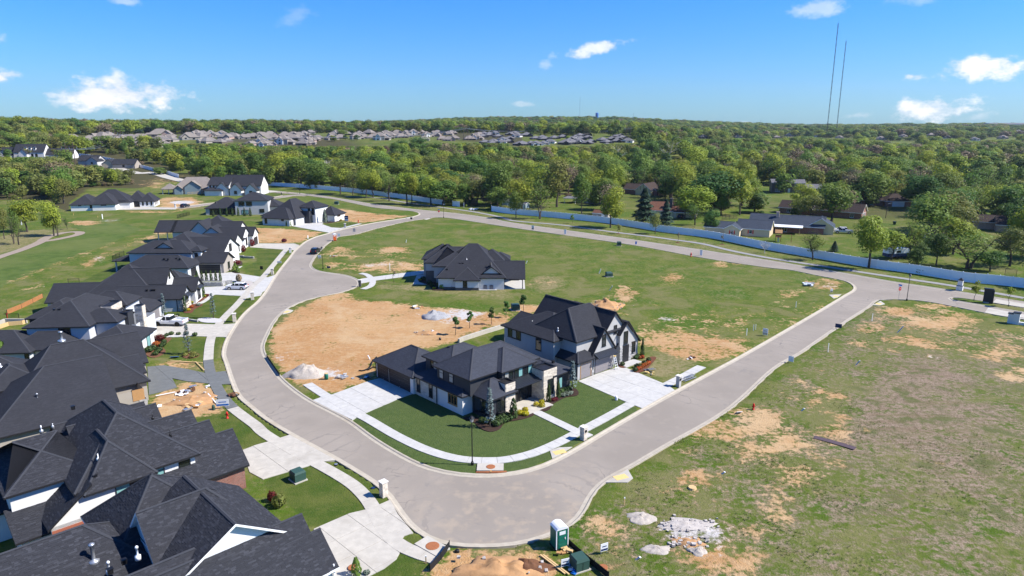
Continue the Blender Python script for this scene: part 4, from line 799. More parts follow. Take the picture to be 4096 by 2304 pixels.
        for k in range(6):
            q = MB(); q.box(0, 1, 0, 1, 0, 1, bottom=False, tint=k / 6); protos.append(q.mesh('shingle', M['shingle']))
        roof0 = [c for c in s.t.children if c.name.startswith('roof')][0]
        for k, (d, o, U, V, n, t) in enumerate(items):
            if k < near:
                ob = bpy.data.objects.new('shingle', protos[min(5, int(t * 6))]); COL.objects.link(ob); ob.parent = roof0
                if U.cross(V).dot(n) < 0: o = o + U; U = -U
                mt = Matrix((U.to_4d(), V.to_4d(), (n * .012).to_4d(), (0, 0, 0, 1))).transposed(); 
                for c in range(3): mt[c][3] = o[c]
                mt[3][0] = mt[3][1] = mt[3][2] = 0; ob.matrix_local = mt
            else:
                p = [o, o + U, o + U + V, o + V]; h = n * .018; top = [p[0] + h, p[1] + h, p[2] + h * .3, p[3] + h * .3]
                b.face(top, 0, tint=t); b.face([p[0], p[1], top[1], top[0]], 0, tint=t * .5); b.face([p[1], p[2], top[2], top[1]], 0, tint=t * .6); b.face([p[3], p[0], top[0], top[3]], 0, tint=t * .6)
        if b.f: b.build('shingles', M['shingle'], roof0, kind='stuff')

# ---- the house on the corner (dark upper floor, stone towers)
h = House('corner_house', 'modern dark and white corner house with two pale stone towers and three garages', (-20.1, 95.8), -46.5, 'white', 'roof_slate')
h.wing(0, 9.3, 0, 7.5, 2.9, pitch=.58, z0=-.3); h.wing(9.3, 19.6, .35, 7.5, 3.0, pitch=.42)
h.wing(9.4, 15, 2.2, 9.5, 5.4, z0=2.6, wall='darkwall', pitch=.5); h.wing(13.4, 20.3, 1.1, 13, 5.35, z0=2.6, wall='darkwall', pitch=.62); h.wing(15.5, 21.3, 5.7, 11.6, 5.35, z0=2.6, wall='darkwall', pitch=.62, ov=.35)
h.wing(19.3, 22.9, 2.0, 6.2, 3.15, wall='charcoal', pitch=.8); h.wing(18, 21.4, 5.8, 13.8, 3.4, 'none', wall='trim')
h.wing(12, 23.2, 13.5, 17, 3.3, wall='charcoal', pitch=.32); h.wing(8, 18, 7, 15, 3.2, pitch=.3)
h.wing(21.2, 23.0, 4.75, 6.4, 4.1, 'flat', wall='cap'); h.wing(21.2, 23.5, 11.2, 13.8, 4.4, 'flat', wall='cap')
for fc, pl, u0, u1, z1 in (('+x', 23.0, 4.75, 6.4, 4.08), ('-y', 4.75, 22.9, 23.05, 4.08), ('+y', 6.4, 21.4, 23.0, 4.08), ('+x', 23.5, 11.2, 13.8, 4.38), ('-y', 11.2, 21.4, 23.5, 4.38)): h.stone(fc, pl, u0, u1, 0, z1)
h.stone('-y', .35, 9.3, 14.2, 0, 2.85)
h.door('-y', 0, 1.75, 2.7, 2.25); h.door('-y', 0, 5.95, 5.0, 2.25)
for u in (10.2, 13.0): h.window('-y', .24, u, .7, .62, 1.9, 1, 2)
h.window('-y', .35, 17.6, 1.05, 1.75, 1.25, 3, glass=('glass', 'glass', 'glass'), frame='wood')
for u, w in ((11.2, 1.3), (14.3, .8), (16.4, .8)): h.window('-y', 2.2 if u < 13 else 1.1, u, 3.5, w, 1.55, 2 if w > 1 else 1, 1 if w > 1 else 2, glass=('glass', 'glasslight') if w > 1 else 'glasslight')
h.window('-y', 2.0, 21.2, .5, 2.4, 2.15, 2); h.window('+x', 22.9, 4.0, .5, 1.3, 2.15, 2)
for u in (6.9, 8.7, 10.5): h.window('+x', 21.3, u, 3.62, 1.45, 1.15, 2, glass=('glasslight', 'glass') if u < 8 else ('glass', 'glassteal'))
for u in (7.6, 9.6): h.window('+x', 21.4, u, .15, 1.6, 2.4, 2, 1)
h.window('+x', 23.58, 12.6, .8, 1.0, 2.1, 1, 1, glass='glass'); h.window('+x', 23.2, 15.0, .9, .6, 1.5, glass='glassteal')
h.awning('+x', 21.45, 6.45, 11.15, 3.55, 3.1, 1.9, 11); MB().box(21.4, 25.3, 6.3, 11.3, -.2, .12).build('porch', M['concrete'], h.t)
h.vent(16, 11, 6.2, 1.1, .08); h.boxvent(11.8, 4.5, 6.4); [h.boxvent(x, y, 3.9) for x, y in ((20.2, 14.6), (20.9, 15.9), (19, 13.9))]
h.downpipe(14.35, .2, 3.0); h.downpipe(-.06, -.06, 2.8)
# ---- the grey two storey house behind it
h = House('grey_house', 'tall light grey two storey house with steep front gables and ribbed metal awning', (9.6, 94.3), 42, 'grey')
h.wing(0, 3.4, 0, 5, 3.2, pitch=.8); h.wing(.7, 11.5, .95, 10.2, 6.0, z0=2.5, zr=9.2, ins=3); h.wing(-.8, 9, 4.2, 15.3, 5.5, zr=7.7); h.wing(3.2, 8.2, .05, 6.2, 3.6, 'gy', pitch=1.32, ov=.3); h.wing(6.6, 11.4, .75, 9, 6.0, 'gy', pitch=1.12, z0=2.5, ov=.3)
h.wing(9.9, 12.7, .3, 6, 5.25, 'gy', pitch=1.05, ov=.3); h.wing(9.6, 15.2, .9, 8, 3.1, 'gy', pitch=1.2, ov=.35); h.wing(3.6, 10.6, 6.5, 13.6, 5.7, 'gy', pitch=1.02, ov=.3); h.wing(5, 12, 14, 21, 2.9, 'gy', pitch=.5); h.wing(11, 15, 7, 16, 3.0, pitch=.5)
h.door('-y', 0, 1.75, 2.2, 2.25, 'garagegrey', frame='wood'); h.door('-y', .05, 5.85, 3.9, 2.25, 'garagegrey'); h.awning('-y', .05, 3.5, 8.0, 3.35, 2.75, 1.1, 12)
h.window('-y', .05, 5.75, 4.1, .75, 1.7, 1, 2); h.window('-y', .3, 11.3, 3.2, .9, 1.9, 1, 1); h.window('-y', .9, 14.1, .9, .85, 1.8, 1, 2)
h.window('-x', -.8, 12.9, 3.7, 2.9, 1.55, 3, glass=('glass', 'glasslight', 'glass')); h.window('-x', -.8, 7.4, 3.1, 1.05, 1.9); h.window('-y', .75, 9.2, 5.2, .6, 1.2)
MB().box(10.55, 12.1, .2, .32, 0, 2.9).build('porch_shade_panel', M['trim'], h.t); h.door('-y', .3, 11.3, 1.1, 2.4, 'black', panels=1, name='front_door')  # solid dark slab on the wall stands in for the shaded depth of the porch
for u0, u1 in ((9.9, 10.6), (12.1, 12.75), (3.0, 3.5)): h.stone('-y', .3 if u0 > 9 else -.02, u0, u1, 0, 2.9 if u0 > 9 else .9, 'stonegrey', cap=120)
h.stone('-y', .9, 12.8, 15.2, 0, .9, 'stonegrey', cap=160)
h.vent(1.3, 11, 6.0, .5, .06, 'steel'); h.vent(.9, 5, 6.3, .5, .06, 'steel'); h.vent(1, 3.6, 3.7, .4, .06, 'plasticwhite')
MB().box(9.6, 13.4, -1.4, .2, -.2, .13).build('porch', M['concrete_new'], h.t); h.downpipe(-.06, .1, 3.); h.downpipe(3.35, -.05, 3.2)
# ---- the middle house with the big hipped roof
h = House('middle_house', 'white bungalow with a huge dark hipped roof alone in the middle meadow', (-12.8, 150.1), 0, 'white')
h.wing(0, 5.3, 0, 6, 2.75, pitch=.75); h.wing(5.2, 11, 1.6, 8, 3.05, 'gy', pitch=.76); h.wing(-3.9, 11, .8, 19.5, 3.1, zr=9.0, axis='x', ins=6.4)
h.wing(9, 15.4, 1.3, 10.5, 2.75, 'gx', zr=5.7, walls=False); h.wing(-5.2, 4, 4, 17, 5.05, z0=2., zr=8.2, axis='x', wall='grey'); h.wing(-7.5, 2, 7.8, 18, 5.2, zr=8.4, axis='x', wall='lightgrey'); h.wing(-8.5, 0, 11.2, 20, 5.4, zr=8.0, axis='x', wall='grey')
h.wing(5.5, 10.6, 8.3, 14, 5.6, z0=3, pitch=.75); h.wing(8, 12, 10.5, 15, 5.3, z0=3, pitch=.6)
for fc, pl, u0, u1 in (('-y', 0, 0, 5.3), ('-y', 1.6, 5.3, 11), ('-y', .8, -3.9, 0)):
    b = MB(); h.slab(b, fc, pl, u0, u1, -.2, .62, -.01, .05); b.build('brick_plinth', M['brickdark'], h.t)
b = MB(); h.slab(b, '-y', 7.8, -7.5, -5.2, 0, 2.9, -.01, .06); h.slab(b, '-x', -7.5, 7.8, 11.2, 0, 2.9, -.01, .06); b.build('brick_facing', M['brickdark'], h.t)
h.window('-y', 0, 2.2, .75, .85, 1.5, 1, 2); h.window('-y', 1.6, 6.3, 2.15, 1.4, .42); h.window('-y', 1.6, 10, 2.15, 1.4, .42)
for x, y in ((15.2, 1.5), (15.2, 10.2)): h.post(x, y, 2.75, .18)
MB().box(11, 15.8, 1.2, 10.4, -.2, .1).build('patio', M['concrete_new'], h.t); MB().box(12.2, 14.5, 9.6, 10.3, .1, 1.0).build('outdoor_counter', M['brickdark'], h.t)
MB().box(11.02, 11.1, 3, 8, .1, 2.4).build('patio_door', M['glass'], h.t)
h.vent(7.9, 3.2, 5.0, .9, .2); h.vent(2.3, 5.5, 6, .4, .05, 'steel'); h.vent(3.2, 5.3, 5.9, .4, .05); h.boxvent(-2, 2.6, 4.3); [h.boxvent(x, 4.4, 5.3) for x in (.8, 1.5)]
# ---- the left row, nearest first
h = House('gabled_house', 'nearest house with a dark shingle roof and white sided gable', (-13.9, 47.0), 45, 'white', trim='trimwhite')
h.wing(-3, 0, .42, 4.9, 2.93, 'gx', pitch=.85, ov=.4); h.wing(-12, -.85, .35, 7.5, 2.95, 'gx', pitch=.85, ov=.4); h.wing(-10, -2.0, 3.7, 13, 5.35, 'gy', pitch=.62, z0=2, wall='whitesiding', ov=.45)
h.wing(-10.4, -1.0, 5.2, 14.4, 3.4, 'hip', axis='x', g0=True, pitch=1.0); h.wing(-19, -9, 8.2, 17.6, 3.2, 'hip', axis='x', g0=True, zr=6.9); h.wing(-12.2, -4, 10.6, 19, 4.6, 'hip', zr=8.2)
h.wing(-26, -9, .5, 9, 2.95, 'gx', pitch=.8)
h.vent(-13.8, 10.6, 5.0, 1.25, .13, 'steel', True); h.vent(-13.4, 8.2, 5.2, .55, .07, 'plasticwhite', True); h.vent(-11.7, 7.2, 6.0, .65, .07, 'plasticwhite', True); h.boxvent(-12.4, 8.2, 5.4); h.boxvent(-13.6, 6.9, 5.9)
h.downpipe(.05, .25, 2.9); h.shingles(near=300)
h = House('stucco_house', 'second house from the camera, cream stucco upper floor over a red brick base', (-28, 64), 45, 'white')
h.wing(-8, .3, -.42, 5.6, 2.98, 'gx', pitch=.85, wall='brick', ov=.4); h.wing(-9, -1.5, -.5, 8.2, 3.0, 'gx', pitch=.85, wall='brick', ov=.4); h.wing(-10, -2.3, 1.2, 11.6, 3.2, 'gx', pitch=.78, wall='brick', ov=.4); h.wing(-12, -4.4, 6, 15.5, 3.3, 'gx', pitch=.85, wall='brick', ov=.4); h.wing(-13, -4.9, 8, 17.5, 3.3, 'gx', pitch=.8, wall='brick', ov=.3)
h.wing(-13.4, -8.2, 0, 8.6, 5.4, pitch=1.05, axis='y'); h.wing(-14, -4, .7, 15, 5.4, pitch=.80, z0=2); h.wing(-18.5, -12, 4, 14, 5.4, pitch=.5, axis='x', g0=False); h.wing(-18.6, -13.4, .9, 4, 2.2, 'shed', fall='-y', zr=3.6)
h.wing(-16.5, -13.4, 0, 4.5, 2.75, 'shed', fall='-x', zr=5.75, ov=.3); b = MB(); b.face([(-16.5, 0, 2.3), (-13.4, 0, 2.3), (-13.4, 0, 5.4), (-16.5, 0, 2.75)]); b.build('wall', h.wall, h.t)
h.wing(-22, -14, 6, 18, 3.2, pitch=.6)
h.window('-y', 0, -10.1, 3.65, 2.3, 1.35, 2, glass=('glassteal', 'glass')); h.window('-y', .7, -7.4, 3.7, .95, 1.5, 1, 2, glass='glassteal'); h.window('-y', .7, -5.0, 3.8, .95, 1.5, 1, 2, glass=('glass',))
u = -18.6; bk = MB(); h.slab(bk, '-y', 0, -16.5, -8.2, -.3, 2.2, -.01, .03); bb = bk.build('brick_base', M['brick'], h.t)
for k in range(90): add('brick', UNITB, bb, (-16.5 + k * .092, -.07, 2.2), scale=(.08, .08, .22))
for r in range(5):
    for k in range(35): add('brick', UNITB, bb, (-16.5 + k * .232 + (r % 2) * .1, -.06, 1.8 + r * .08), scale=(.218, .06, .068))
h.vent(-14.2, 12.3, 7., .55, .06, 'steel'); h.vent(-13.2, 12.4, 7.1, .3, .04, 'steel'); h.vent(-11.9, 1.8, 7.0, .45, .05, 'plasticwhite'); h.vent(-5.2, 8.2, 6.8, .5, .05, 'black'); h.vent(-5.2, 3.2, 6.6, .5, .04, 'black'); h.boxvent(-11, 13.8, 8); h.boxvent(-12.6, .6, 5.9)
h.shingles(near=300, keep=.5)
h = House('stone_front_house', 'large charcoal roofed house behind the freshly poured dark drive', (-47.8, 83.6), 42, 'tan')
h.wing(-14, 1.0, 3.7, 15, 3.3, pitch=.93); h.wing(-17, -4.2, -3.6, 10.2, 3.0, 'hip', pitch=.68, g1=True, axis='x'); h.wing(-5, 3.0, 11.9, 19.4, 3.2, 'gx', pitch=.92, ov=.35); h.wing(-22, -8, 8, 20, 3.2, pitch=.7); h.wing(-4, 1.4, 6.9, 13, 3.3, 'gx', pitch=.5)
h.wing(-16, -10, 6, 13, 5.2, 'hip', z0=3, pitch=.6); h.wing(-24, -14, 0, 9, 3.0, pitch=.6); h.wing(-4.6, -.2, .2, 5, 3.0, 'none')
h.stone('+x', 0, .2, 1.2, 0, 1.6, 'stonegrey'); h.stone('-y', .2, -.9, 0, 0, 1.6, 'stonegrey'); b = MB(); h.slab(b, '-y', .2, -1.6, -.2, 1.6, 3.1, 0, .05); b.build('cedar_panel', M['wood'], h.t)
h.vent(-7.2, 3.2, 6.6, .65, .08, 'steel', True); h.vent(-6.2, 3.2, 6.6, .65, .08, 'steel', True); h.vent(-11.6, -.4, 5.0, .5, .07, 'steel', True); h.vent(-6.6, 12.8, 8.0, 1.1, .16, 'steel', True); h.vent(-13.8, 10.5, 6.6, .4, .1, 'steel')
h = House('modern_stone_house', 'house with white stone chimney towers behind the white pickup', (-67.8, 123.3), 5, 'cool')
h.wing(-7, 0, -.5, 6, 3.0, pitch=.5); h.wing(-11, -1.6, -18.4, -4, 5.5, pitch=.6); h.wing(-5, 1.7, -16.3, -11, 5.5, z0=2.5, pitch=.5); h.wing(-8, -1, -6.7, -1.5, 5.9, pitch=.62); h.wing(-1.5, 5.8, -21, -12.8, 3.0, pitch=.5, wall='white')
h.wing(-15, -8, -10.8, -2, 4.9, pitch=.55, wall='trim'); h.wing(-22, -8.2, -23.3, -14, 2.9, zr=4.9); h.wing(-12, -3, -22, -16, 2.9, zr=4.7); h.wing(-3, 3, -12.5, -5, 3.6, 'none')
h.wing(2.4, 3.6, -11, -9.8, 6.4, 'flat', wall='cap'); h.stone('-y', -11, 2.4, 3.6, 2.4, 6.3, 'stonegrey', .22, .5, 120); h.stone('+x', 3.6, -11, -9.8, 2.4, 6.3, 'stone', .22, .5, 200)
h.wing(-3.5, -1.4, -11, -7.2, 6.5, 'flat', wall='cap'); h.stone('+x', -1.4, -11, -7.2, 4.4, 6.4, 'stone', .22, .5, 280); h.stone('-y', -11, -3.5, -1.4, 5, 6.4, 'stone', .22, .5, 300)
h.wing(1.0, 2.3, -13.4, -11.4, 5.9, 'flat', wall='charcoal'); h.door('+x', 0, 2.2, 3.4, 2.3, 'garagegrey', frame='cap'); h.window('-y', -18.4, -5.3, 3.0, 1.7, 2.0, 1); h.window('+x', 5.8, -18.5, 1.2, 2.2, 1.5, 2, glass='glassteal'); h.window('+x', 5.8, -15, .5, 1.2, 2.3, 1, glass='glassteal'); h.window('-y', -23.3, -8.6, 1.6, .5, .8)
h.boxvent(-8, -15.5, 7.2); h.boxvent(-7.2, -15.5, 7.2); h.vent(-9, -19, 4.2, .3, .06, 'steel')
h = House('long_roofed_house', 'long dark roofed house with white gables and red mulch beds in front', (-66.3, 132.1), 8, 'cool')
h.wing(-12, .3, .3, 5.3, 3.0, 'gx', pitch=.8, ov=.4); h.wing(-10, .9, 6.6, 11.4, 3.1, 'gx', pitch=.85, ov=.4, wall='white'); h.wing(-11, -3.8, 4, 9.2, 5.3, 'gx', pitch=1.0, z0=3, ov=.3, wall='white'); h.wing(-19, -4.5, .4, 14.6, 3.0, pitch=.78); h.wing(-24.6, -12, .3, 8.6, 3.0, 'gx', zr=5.6, ov=.4); h.wing(-20.5, -8, 2, 15, 3.0, zr=6.9)
h.wing(-9, -1, 9, 17, 3.0, pitch=.75)
h.stone('-y', .3, -.6, .3, 0, 2.6, 'stonegrey', cap=120); h.stone('+x', .3, .4, 5.2, 0, 1.2, 'stone', cap=240); h.window('-y', .3, -6.2, 2.0, 1.0, .42); h.window('+x', -3.8, 6.6, 5.6, .8, 1.4); h.window('+x', .3, 3.0, .9, 1.6, 1.5, 2); h.window('+x', .9, 9, .6, 1.8, 2.0, 2); h.awning('+x', .3, 1.8, 4.4, 3.2, 2.7, .8, 8); h.awning('+x', .9, 7.8, 10.4, 3.4, 2.9, .8, 8)
h.downpipe(-.75, .22, 2.9); [h.boxvent(x, 1.7, 4.2) for x in (-6.6, -5.7, -5.2)]; MB().box(.25, .4, 2.9, 3.05, 3.4, 4.3).build('gable_vent', M['trim'], h.t)
h = House('white_garage_house', 'white house with a wide black garage door above a row of evergreens', (-79.1, 168.4), 0, 'cool')
h.wing(-.7, 6.5, 0, 6.3, 3.0, 'gx', pitch=.6, ov=.4, wall='tan'); h.wing(-6, 4.4, 5.2, 15.5, 4.6, 'gx', zr=7.6, ov=.4, wall='white'); h.wing(-17.5, -1.8, 1.1, 10, 5.3, pitch=.5); h.wing(-14, -2, 5, 20, 5.3, pitch=.55); h.wing(-2.2, .3, 1.8, 5, 5.7, pitch=.7, wall='white'); h.wing(-11.3, -6.9, 2.6, 9, 6.1, 'gy', pitch=.62, z0=5); h.wing(-15, .4, -6.2, 1.2, 3.0, pitch=.6)
h.wing(-22, -17, 2, 10, 3.0, pitch=.4, walls=False); [h.post(x, y, 3.0, .3, 'cool') for x, y in ((-21.8, 2.3), (-21.8, 9.6))]
h.door('-y', 0, 2.9, 5.6, 2.3, 'garage', frame='cap'); h.door('+x', .4, -3.3, 3.0, 2.3, 'garage', frame='trimwhite'); h.window('-y', 1.1, -12, 3.9, 1.0, .45); h.window('-y', 1.8, -.9, 3.5, .7, 1.3); h.window('+x', 4.4, 10.2, 4.0, 1.6, 1.8, 2); h.window('+x', 6.5, 3.2, .8, 1.1, 1.5); h.window('+x', .3, 3.2, 3.4, .8, 1.6)
[h.boxvent(x, y, 4.5) for x, y in ((-3.2, -3.8), (-2.2, -4.2), (-6, -4.2), (-5, -4.4))]
h = House('gable_row_house', 'white house with a row of dark front gables beside the orange bare lot', (-78.2, 191.8), 3, 'cool')
h.wing(-10, -.9, .3, 6.6, 3.8, 'gx', pitch=.7, ov=.35, wall='white'); h.wing(-12, -2, 10.5, 17.5, 3.8, 'gx', pitch=.72, ov=.35, wall='white'); h.wing(-6, -.6, 15.8, 21, 3.6, 'gx', pitch=.8, ov=.35, wall='white'); h.wing(-8, -1.6, 5, 11, 3.4, 'hip', pitch=.5); h.wing(-14, -5.5, 18, 26, 4.5, 'gx', pitch=.62, ov=.35, wall='white')
h.wing(-13, -8.3, 10.2, 16, 5.1, 'gy', pitch=.75, ov=.35); h.wing(-20, -12.5, 15.5, 24, 4.0, 'gy', pitch=1.0, ov=.35); h.wing(-28, -12, 23.8, 32, 3.8, 'gx', zr=6.6, ov=.5); h.wing(-33, -28, 23.8, 32, 3.8, 'gx', zr=6.6, ov=.5, walls=False); h.wing(-20, -8, 19, 32, 4.0, zr=8.4)
[h.post(x, 24.2, 3.8, .25, 'cool') for x in (-32.6, -29.8)]; h.window('-y', 10.2, -10.6, 3.4, 2.6, 1.2, 1); h.window('+x', -.9, 3.5, .8, 1.2, 2.0); h.window('+x', -2, 14, .8, 1.2, 2.2, 2); h.door('+x', -.6, 18.4, 3.4, 2.4, 'garage'); h.door('+x', -1.6, 8.2, 1.2, 2.4, 'wood', panels=1, name='front_door')
h = House('grey_villa', 'grey two storey house with a row of clipped evergreens along its back wall', (-126.2, 281), 8, 'grey')
h.wing(0, 14, 0, 13, 3.1, zr=6.8); h.wing(12, 25, -1, 11, 6.1, zr=8.9, wall='lightgrey'); h.wing(20, 29, 3, 13, 3.2, zr=6.)
h.window('-y', -1, 14.6, 3.9, 2.2, 1.5, 3); h.window('-y', -1, 17.6, 3.9, 2.2, 1.5, 2); h.window('-y', -1, 15.8, .5, 2.6, 1.5, 3, glass='glassteal'); h.window('-y', 0, 9, .4, 6, 2.0, 4); h.window('-y', 0, 3.4, .1, 3.6, 2.4, 2); h.window('-y', -1, 22.5, 1, 1.8, 1.3, 2)
h.vent(3.6, 3, 4.6, .9, .2)
h = House('white_modern_house', 'white modern house with a dark pyramid roof and two dark garages', (-81.5, 249.5), -18, 'white')
h.wing(-12, -.2, 0, 9.5, 3.0, zr=6.2); h.wing(-13, .4, 3, 20, 3.1, zr=8.9); h.wing(-3.5, 4, 10.5, 19, 6.0, zr=8.0); h.wing(1.5, 9, 15.5, 23, 3.0, zr=5.6); h.wing(-16, -8, 5, 14, 3.0, zr=5.4); h.wing(-2, 2.5, 8.5, 13, 4.6, 'flat', wall='charcoal')
h.door('+x', -.2, 4.9, 5.2, 2.3); h.door('-y', 15.5, 4.4, 2.6, 2.3); h.window('-y', 10.5, 1.2, 4.1, .9, 1.3, 1, 3); h.window('-y', 0, -10.5, .7, 1.0, 1.7); h.window('-y', 0, -3.2, 2.0, 1.0, .4); h.window('+x', 9, 18.5, 1.9, 2.0, .5); h.window('-y', 10.5, 3.0, 3.2, 1., 2.2)
h.window('+x', 2.5, 10.6, .2, 2.6, 2.6, 2)
h = House('white_gable_house', 'white two storey house with dark gables beside the tan brick house', (-160, 362), 0, 'white')
h.wing(0, 11, 0, 12, 5.6, 'gx', zr=9.2); h.wing(7, 27, 2, 13, 5.2, 'gx', zr=10.2); h.wing(4, 11, -1, 6, 3.6, 'gy', pitch=.9); h.wing(12, 18, -2, 6, 3.4, 'gy', pitch=1.0); h.wing(20, 26, -2, 6, 3.2, 'gy', pitch=1.0); h.wing(-1, 8, -2.5, 4, 3.0, zr=4.6)
for u in (1.2, 3, 4.8): h.window('-y', 0, u, 3.6, .8, 1.5)
for u in (15, 23): h.window('-y', -2, u, 1, 1.4, 1.5, 2)
h = House('tan_brick_house', 'tan roofed pink brick house in front of the far woods', (-181, 366.5), 13, 'brickpink', 'roof_tan')
h.wing(0, 22, 0, 15, 3.2, zr=8.6, ins=6); h.wing(6, 14, -.6, 8, 4.2, 'gy', pitch=.72, wall='bluegrey'); h.wing(14, 26, 2, 14, 3.2, 'gx', zr=7.2); h.wing(-6, 1, 2, 9, 3.0, zr=5.5, walls=False); [h.post(x, 2.4, 3.0, .3, 'cool') for x in (-5.6, -2.6)]; h.wing(1, 5, -1.2, 3, 3.2, 'gy', pitch=.8, wall='bluegrey')
h.window('-y', 0, 3.6, 1, 1.2, 1.4); h.window('-y', 0, 16, 1.4, 2.0, 1.2, 2); h.window('-y', 0, 20, 1.6, .9, 1.2)
h = House('white_bungalow', 'long white single storey house by the woods at the far left', (-190, 293.5), 15, 'white')
h.wing(0, 9, 1, 15, 3.0, zr=6.4); h.wing(8.6, 17.6, 0, 13, 3.1, zr=7.0); h.wing(5, 22, 6, 20, 3.1, zr=8.0); h.wing(16.6, 20, 6.5, 13, 3.7, pitch=.5); h.wing(19.5, 26.5, 12, 22, 3.1, zr=6.8); h.wing(25, 31, 9.5, 20, 3.0, zr=6.)
h.window('-y', 1, 3.5, 2.2, 1.0, .4); h.window('-y', 1, 7.8, 1.2, .8, 1.2); h.window('-y', 0, 13, 2.2, 2.0, .45); h.window('-y', 6.5, 18.4, .4, 2.0, 2.2, 1); h.door('-y', 12, 22.6, 4.4, 2.3); [h.window('+x', 31, u, .9, .8, 1.6) for u in (11.5, 14, 16.5)]; h.door('-y', 6.5, 19.6, .7, 2.2, 'black', panels=1, name='front_door'); [h.window('-y', 9.5, u, .9, .6, 1.6) for u in (26.3, 28, 29.8)]
# ---- older houses behind the white fence
h = House('brick_ranch_house', 'red brick ranch house with blue grey roof, white porch roof and brick chimney', (84, 240), -25, 'brick', 'roof_blue', 'trimwhite')
h.wing(0, 24, 0, 9.5, 2.7, 'gx', pitch=.62); h.wing(19, 27, 1, 9, 2.9, 'gy', pitch=.62, wall='cream'); h.wing(8.5, 17, -3.4, .2, 2.45, 'shed', fall='-y', zr=2.75, walls=False, rm='trimwhite', caps=False); [h.post(x, -3.3, 2.45, .16, 'lumber') for x in (9, 16.6)]
b = MB(); b.box(8.3, 9.3, 3.2, 4.0, 3, 6.5).box(8.2, 9.4, 3.1, 4.1, 6.5, 6.65); b.build('chimney', M['brick'], h.t); h.window('-y', 0, 2.2, .7, .9, 1.5, 1, 2, 'trimwhite'); h.window('-y', 0, 5.5, .7, .9, 1.5, 1, 2, 'trimwhite'); h.window('-y', 0, 11.5, .3, 1.6, 2.0, 2, frame='trimwhite'); h.window('+x', 27, 4, .8, 1.0, 1.2, frame='trimwhite')
h = House('beige_house', 'beige sided house with red shutters and blue grey roof beside the fence', g('A3', 2130, 1370), -28, 'beige', 'roof_blue', 'trimwhite')
h.wing(0, 5, 0, 8, 2.7, 'gy', pitch=.55); h.wing(3.5, 14, 3.5, 12, 2.8, 'gx', pitch=.55); h.wing(-7, 2, 2.5, 9, 2.6, 'gx', pitch=.5); h.window('-y', 0, 2.6, .9, .9, 1.1, 1, 2, 'trimwhite'); h.window('-y', 3.5, 8, .9, .9, 1.1, 1, 2, 'trimwhite')
for u, pl in ((2.6, 0), (8, 3.5)):
    for d in (-.75, .75): b = MB(); h.slab(b, '-y', pl, u + d - .2, u + d + .2, .85, 2.05, 0, .05); b.build('shutter', M['red'], h.t)
h.vent(4, 6, 3.9, .5, .08)
h = House('brown_roof_house', 'house with a big rusty brown roof behind the dark spruces', g('A3', 1735, 1195), -20, 'cream', 'roof_brown', 'trimwhite')
h.wing(-17, 4, 2.5, 13, 2.7, 'gx', pitch=.55); h.wing(-4, 4.5, -.5, 6, 2.6, 'gx', pitch=.3, walls=False); [h.post(x, -.2, 2.6, .14, 'trimwhite') for x in (-3.7, 4.2)]; b = MB(); b.box(-6.6, -5.5, 4.5, 5.6, 3, 7.2).box(-6.7, -5.4, 4.4, 5.7, 7.2, 7.35); b.build('chimney', M['brickdark'], h.t)
h.window('-y', 2.5, -8, .8, 1.6, 1.2, 2, frame='trimwhite'); h.window('-y', 2.5, -13, .8, 1.2, 1.2, 1, frame='trimwhite')
h = House('tudor_house', 'half timbered brick house with grey roof among the trees', g('A3', 1240, 955), -35, 'brick', 'roof_dkbrown', 'trimwhite')
h.wing(0, 9, 0, 13, 2.8, 'gy', pitch=.75, wall='cream'); h.wing(-8, 3, 2, 12, 2.8, 'gx', pitch=.5); h.wing(8.5, 11, 2, 9, 2.8, 'gy', pitch=.8); h.window('-y', 0, 4.5, .8, 1.8, 1.2, 2, frame='trimwhite'); h.window('+x', 9, 4, .8, 1.4, 1.2, 2, frame='trimwhite')
for k in range(5): b = MB(); x = 1.2 + k * 1.65; h.slab(b, '-y', 0, x - .1, x + .1, 2.8, 2.8 + (4.5 - abs(4.5 - x)) * .72, 0, .05); b.build('timber', M['playwood'], h.t)
h = House('small_brick_house', 'small red brick house with dark brown gable behind the bright lawn tree', g('A4', 935, 1205), -38, 'brick', 'roof_dkbrown', 'trimwhite')
h.wing(-11, 0, 0, 9, 2.8, 'gx', pitch=.62); h.window('-y', 0, -3.4, .6, 1.3, 1.4, 2, frame='trimwhite'); h.door('+x', 0, 4.5, 4.8, 2.2, 'garagegrey', frame='trimwhite'); h.wing(-32, -19, 1, 10, 2.7, 'gx', pitch=.55); h.window('-y', 1, -28, .7, 1.4, 1.3, 2, frame='trimwhite')
h.wing(-19.2, -10.8, 2, 9, 2.7, 'gx', pitch=.55)
h = House('brown_two_storey_house', 'brown grey two storey house standing alone on a green lawn', g('A4', 35, 930), -12, 'brownsiding', 'roof_grey', 'trimwhite')
h.wing(0, 17, 0, 9, 5.4, 'gx', pitch=.35); h.wing(17, 26, 1, 9, 2.7, 'gx', pitch=.45); [h.window('-y', 0, u, 3.6, 1.2, 1.1, 2, frame='trimwhite') for u in (2.5, 12.5)]; [h.window('-y', 0, u, .5, 2.4, 1.4, 2, frame='trimwhite', glass='glasslight') for u in (3, 14)]; h.door('-y', 0, 9, 1.0, 2.1, 'plasticwhite', panels=1, name='front_door')
h = House('brown_garage_house', 'brown roofed house with a wide white garage door in tree shade', g('A4', 1175, 1075), -8, 'brick', 'roof_dkbrown', 'trimwhite')
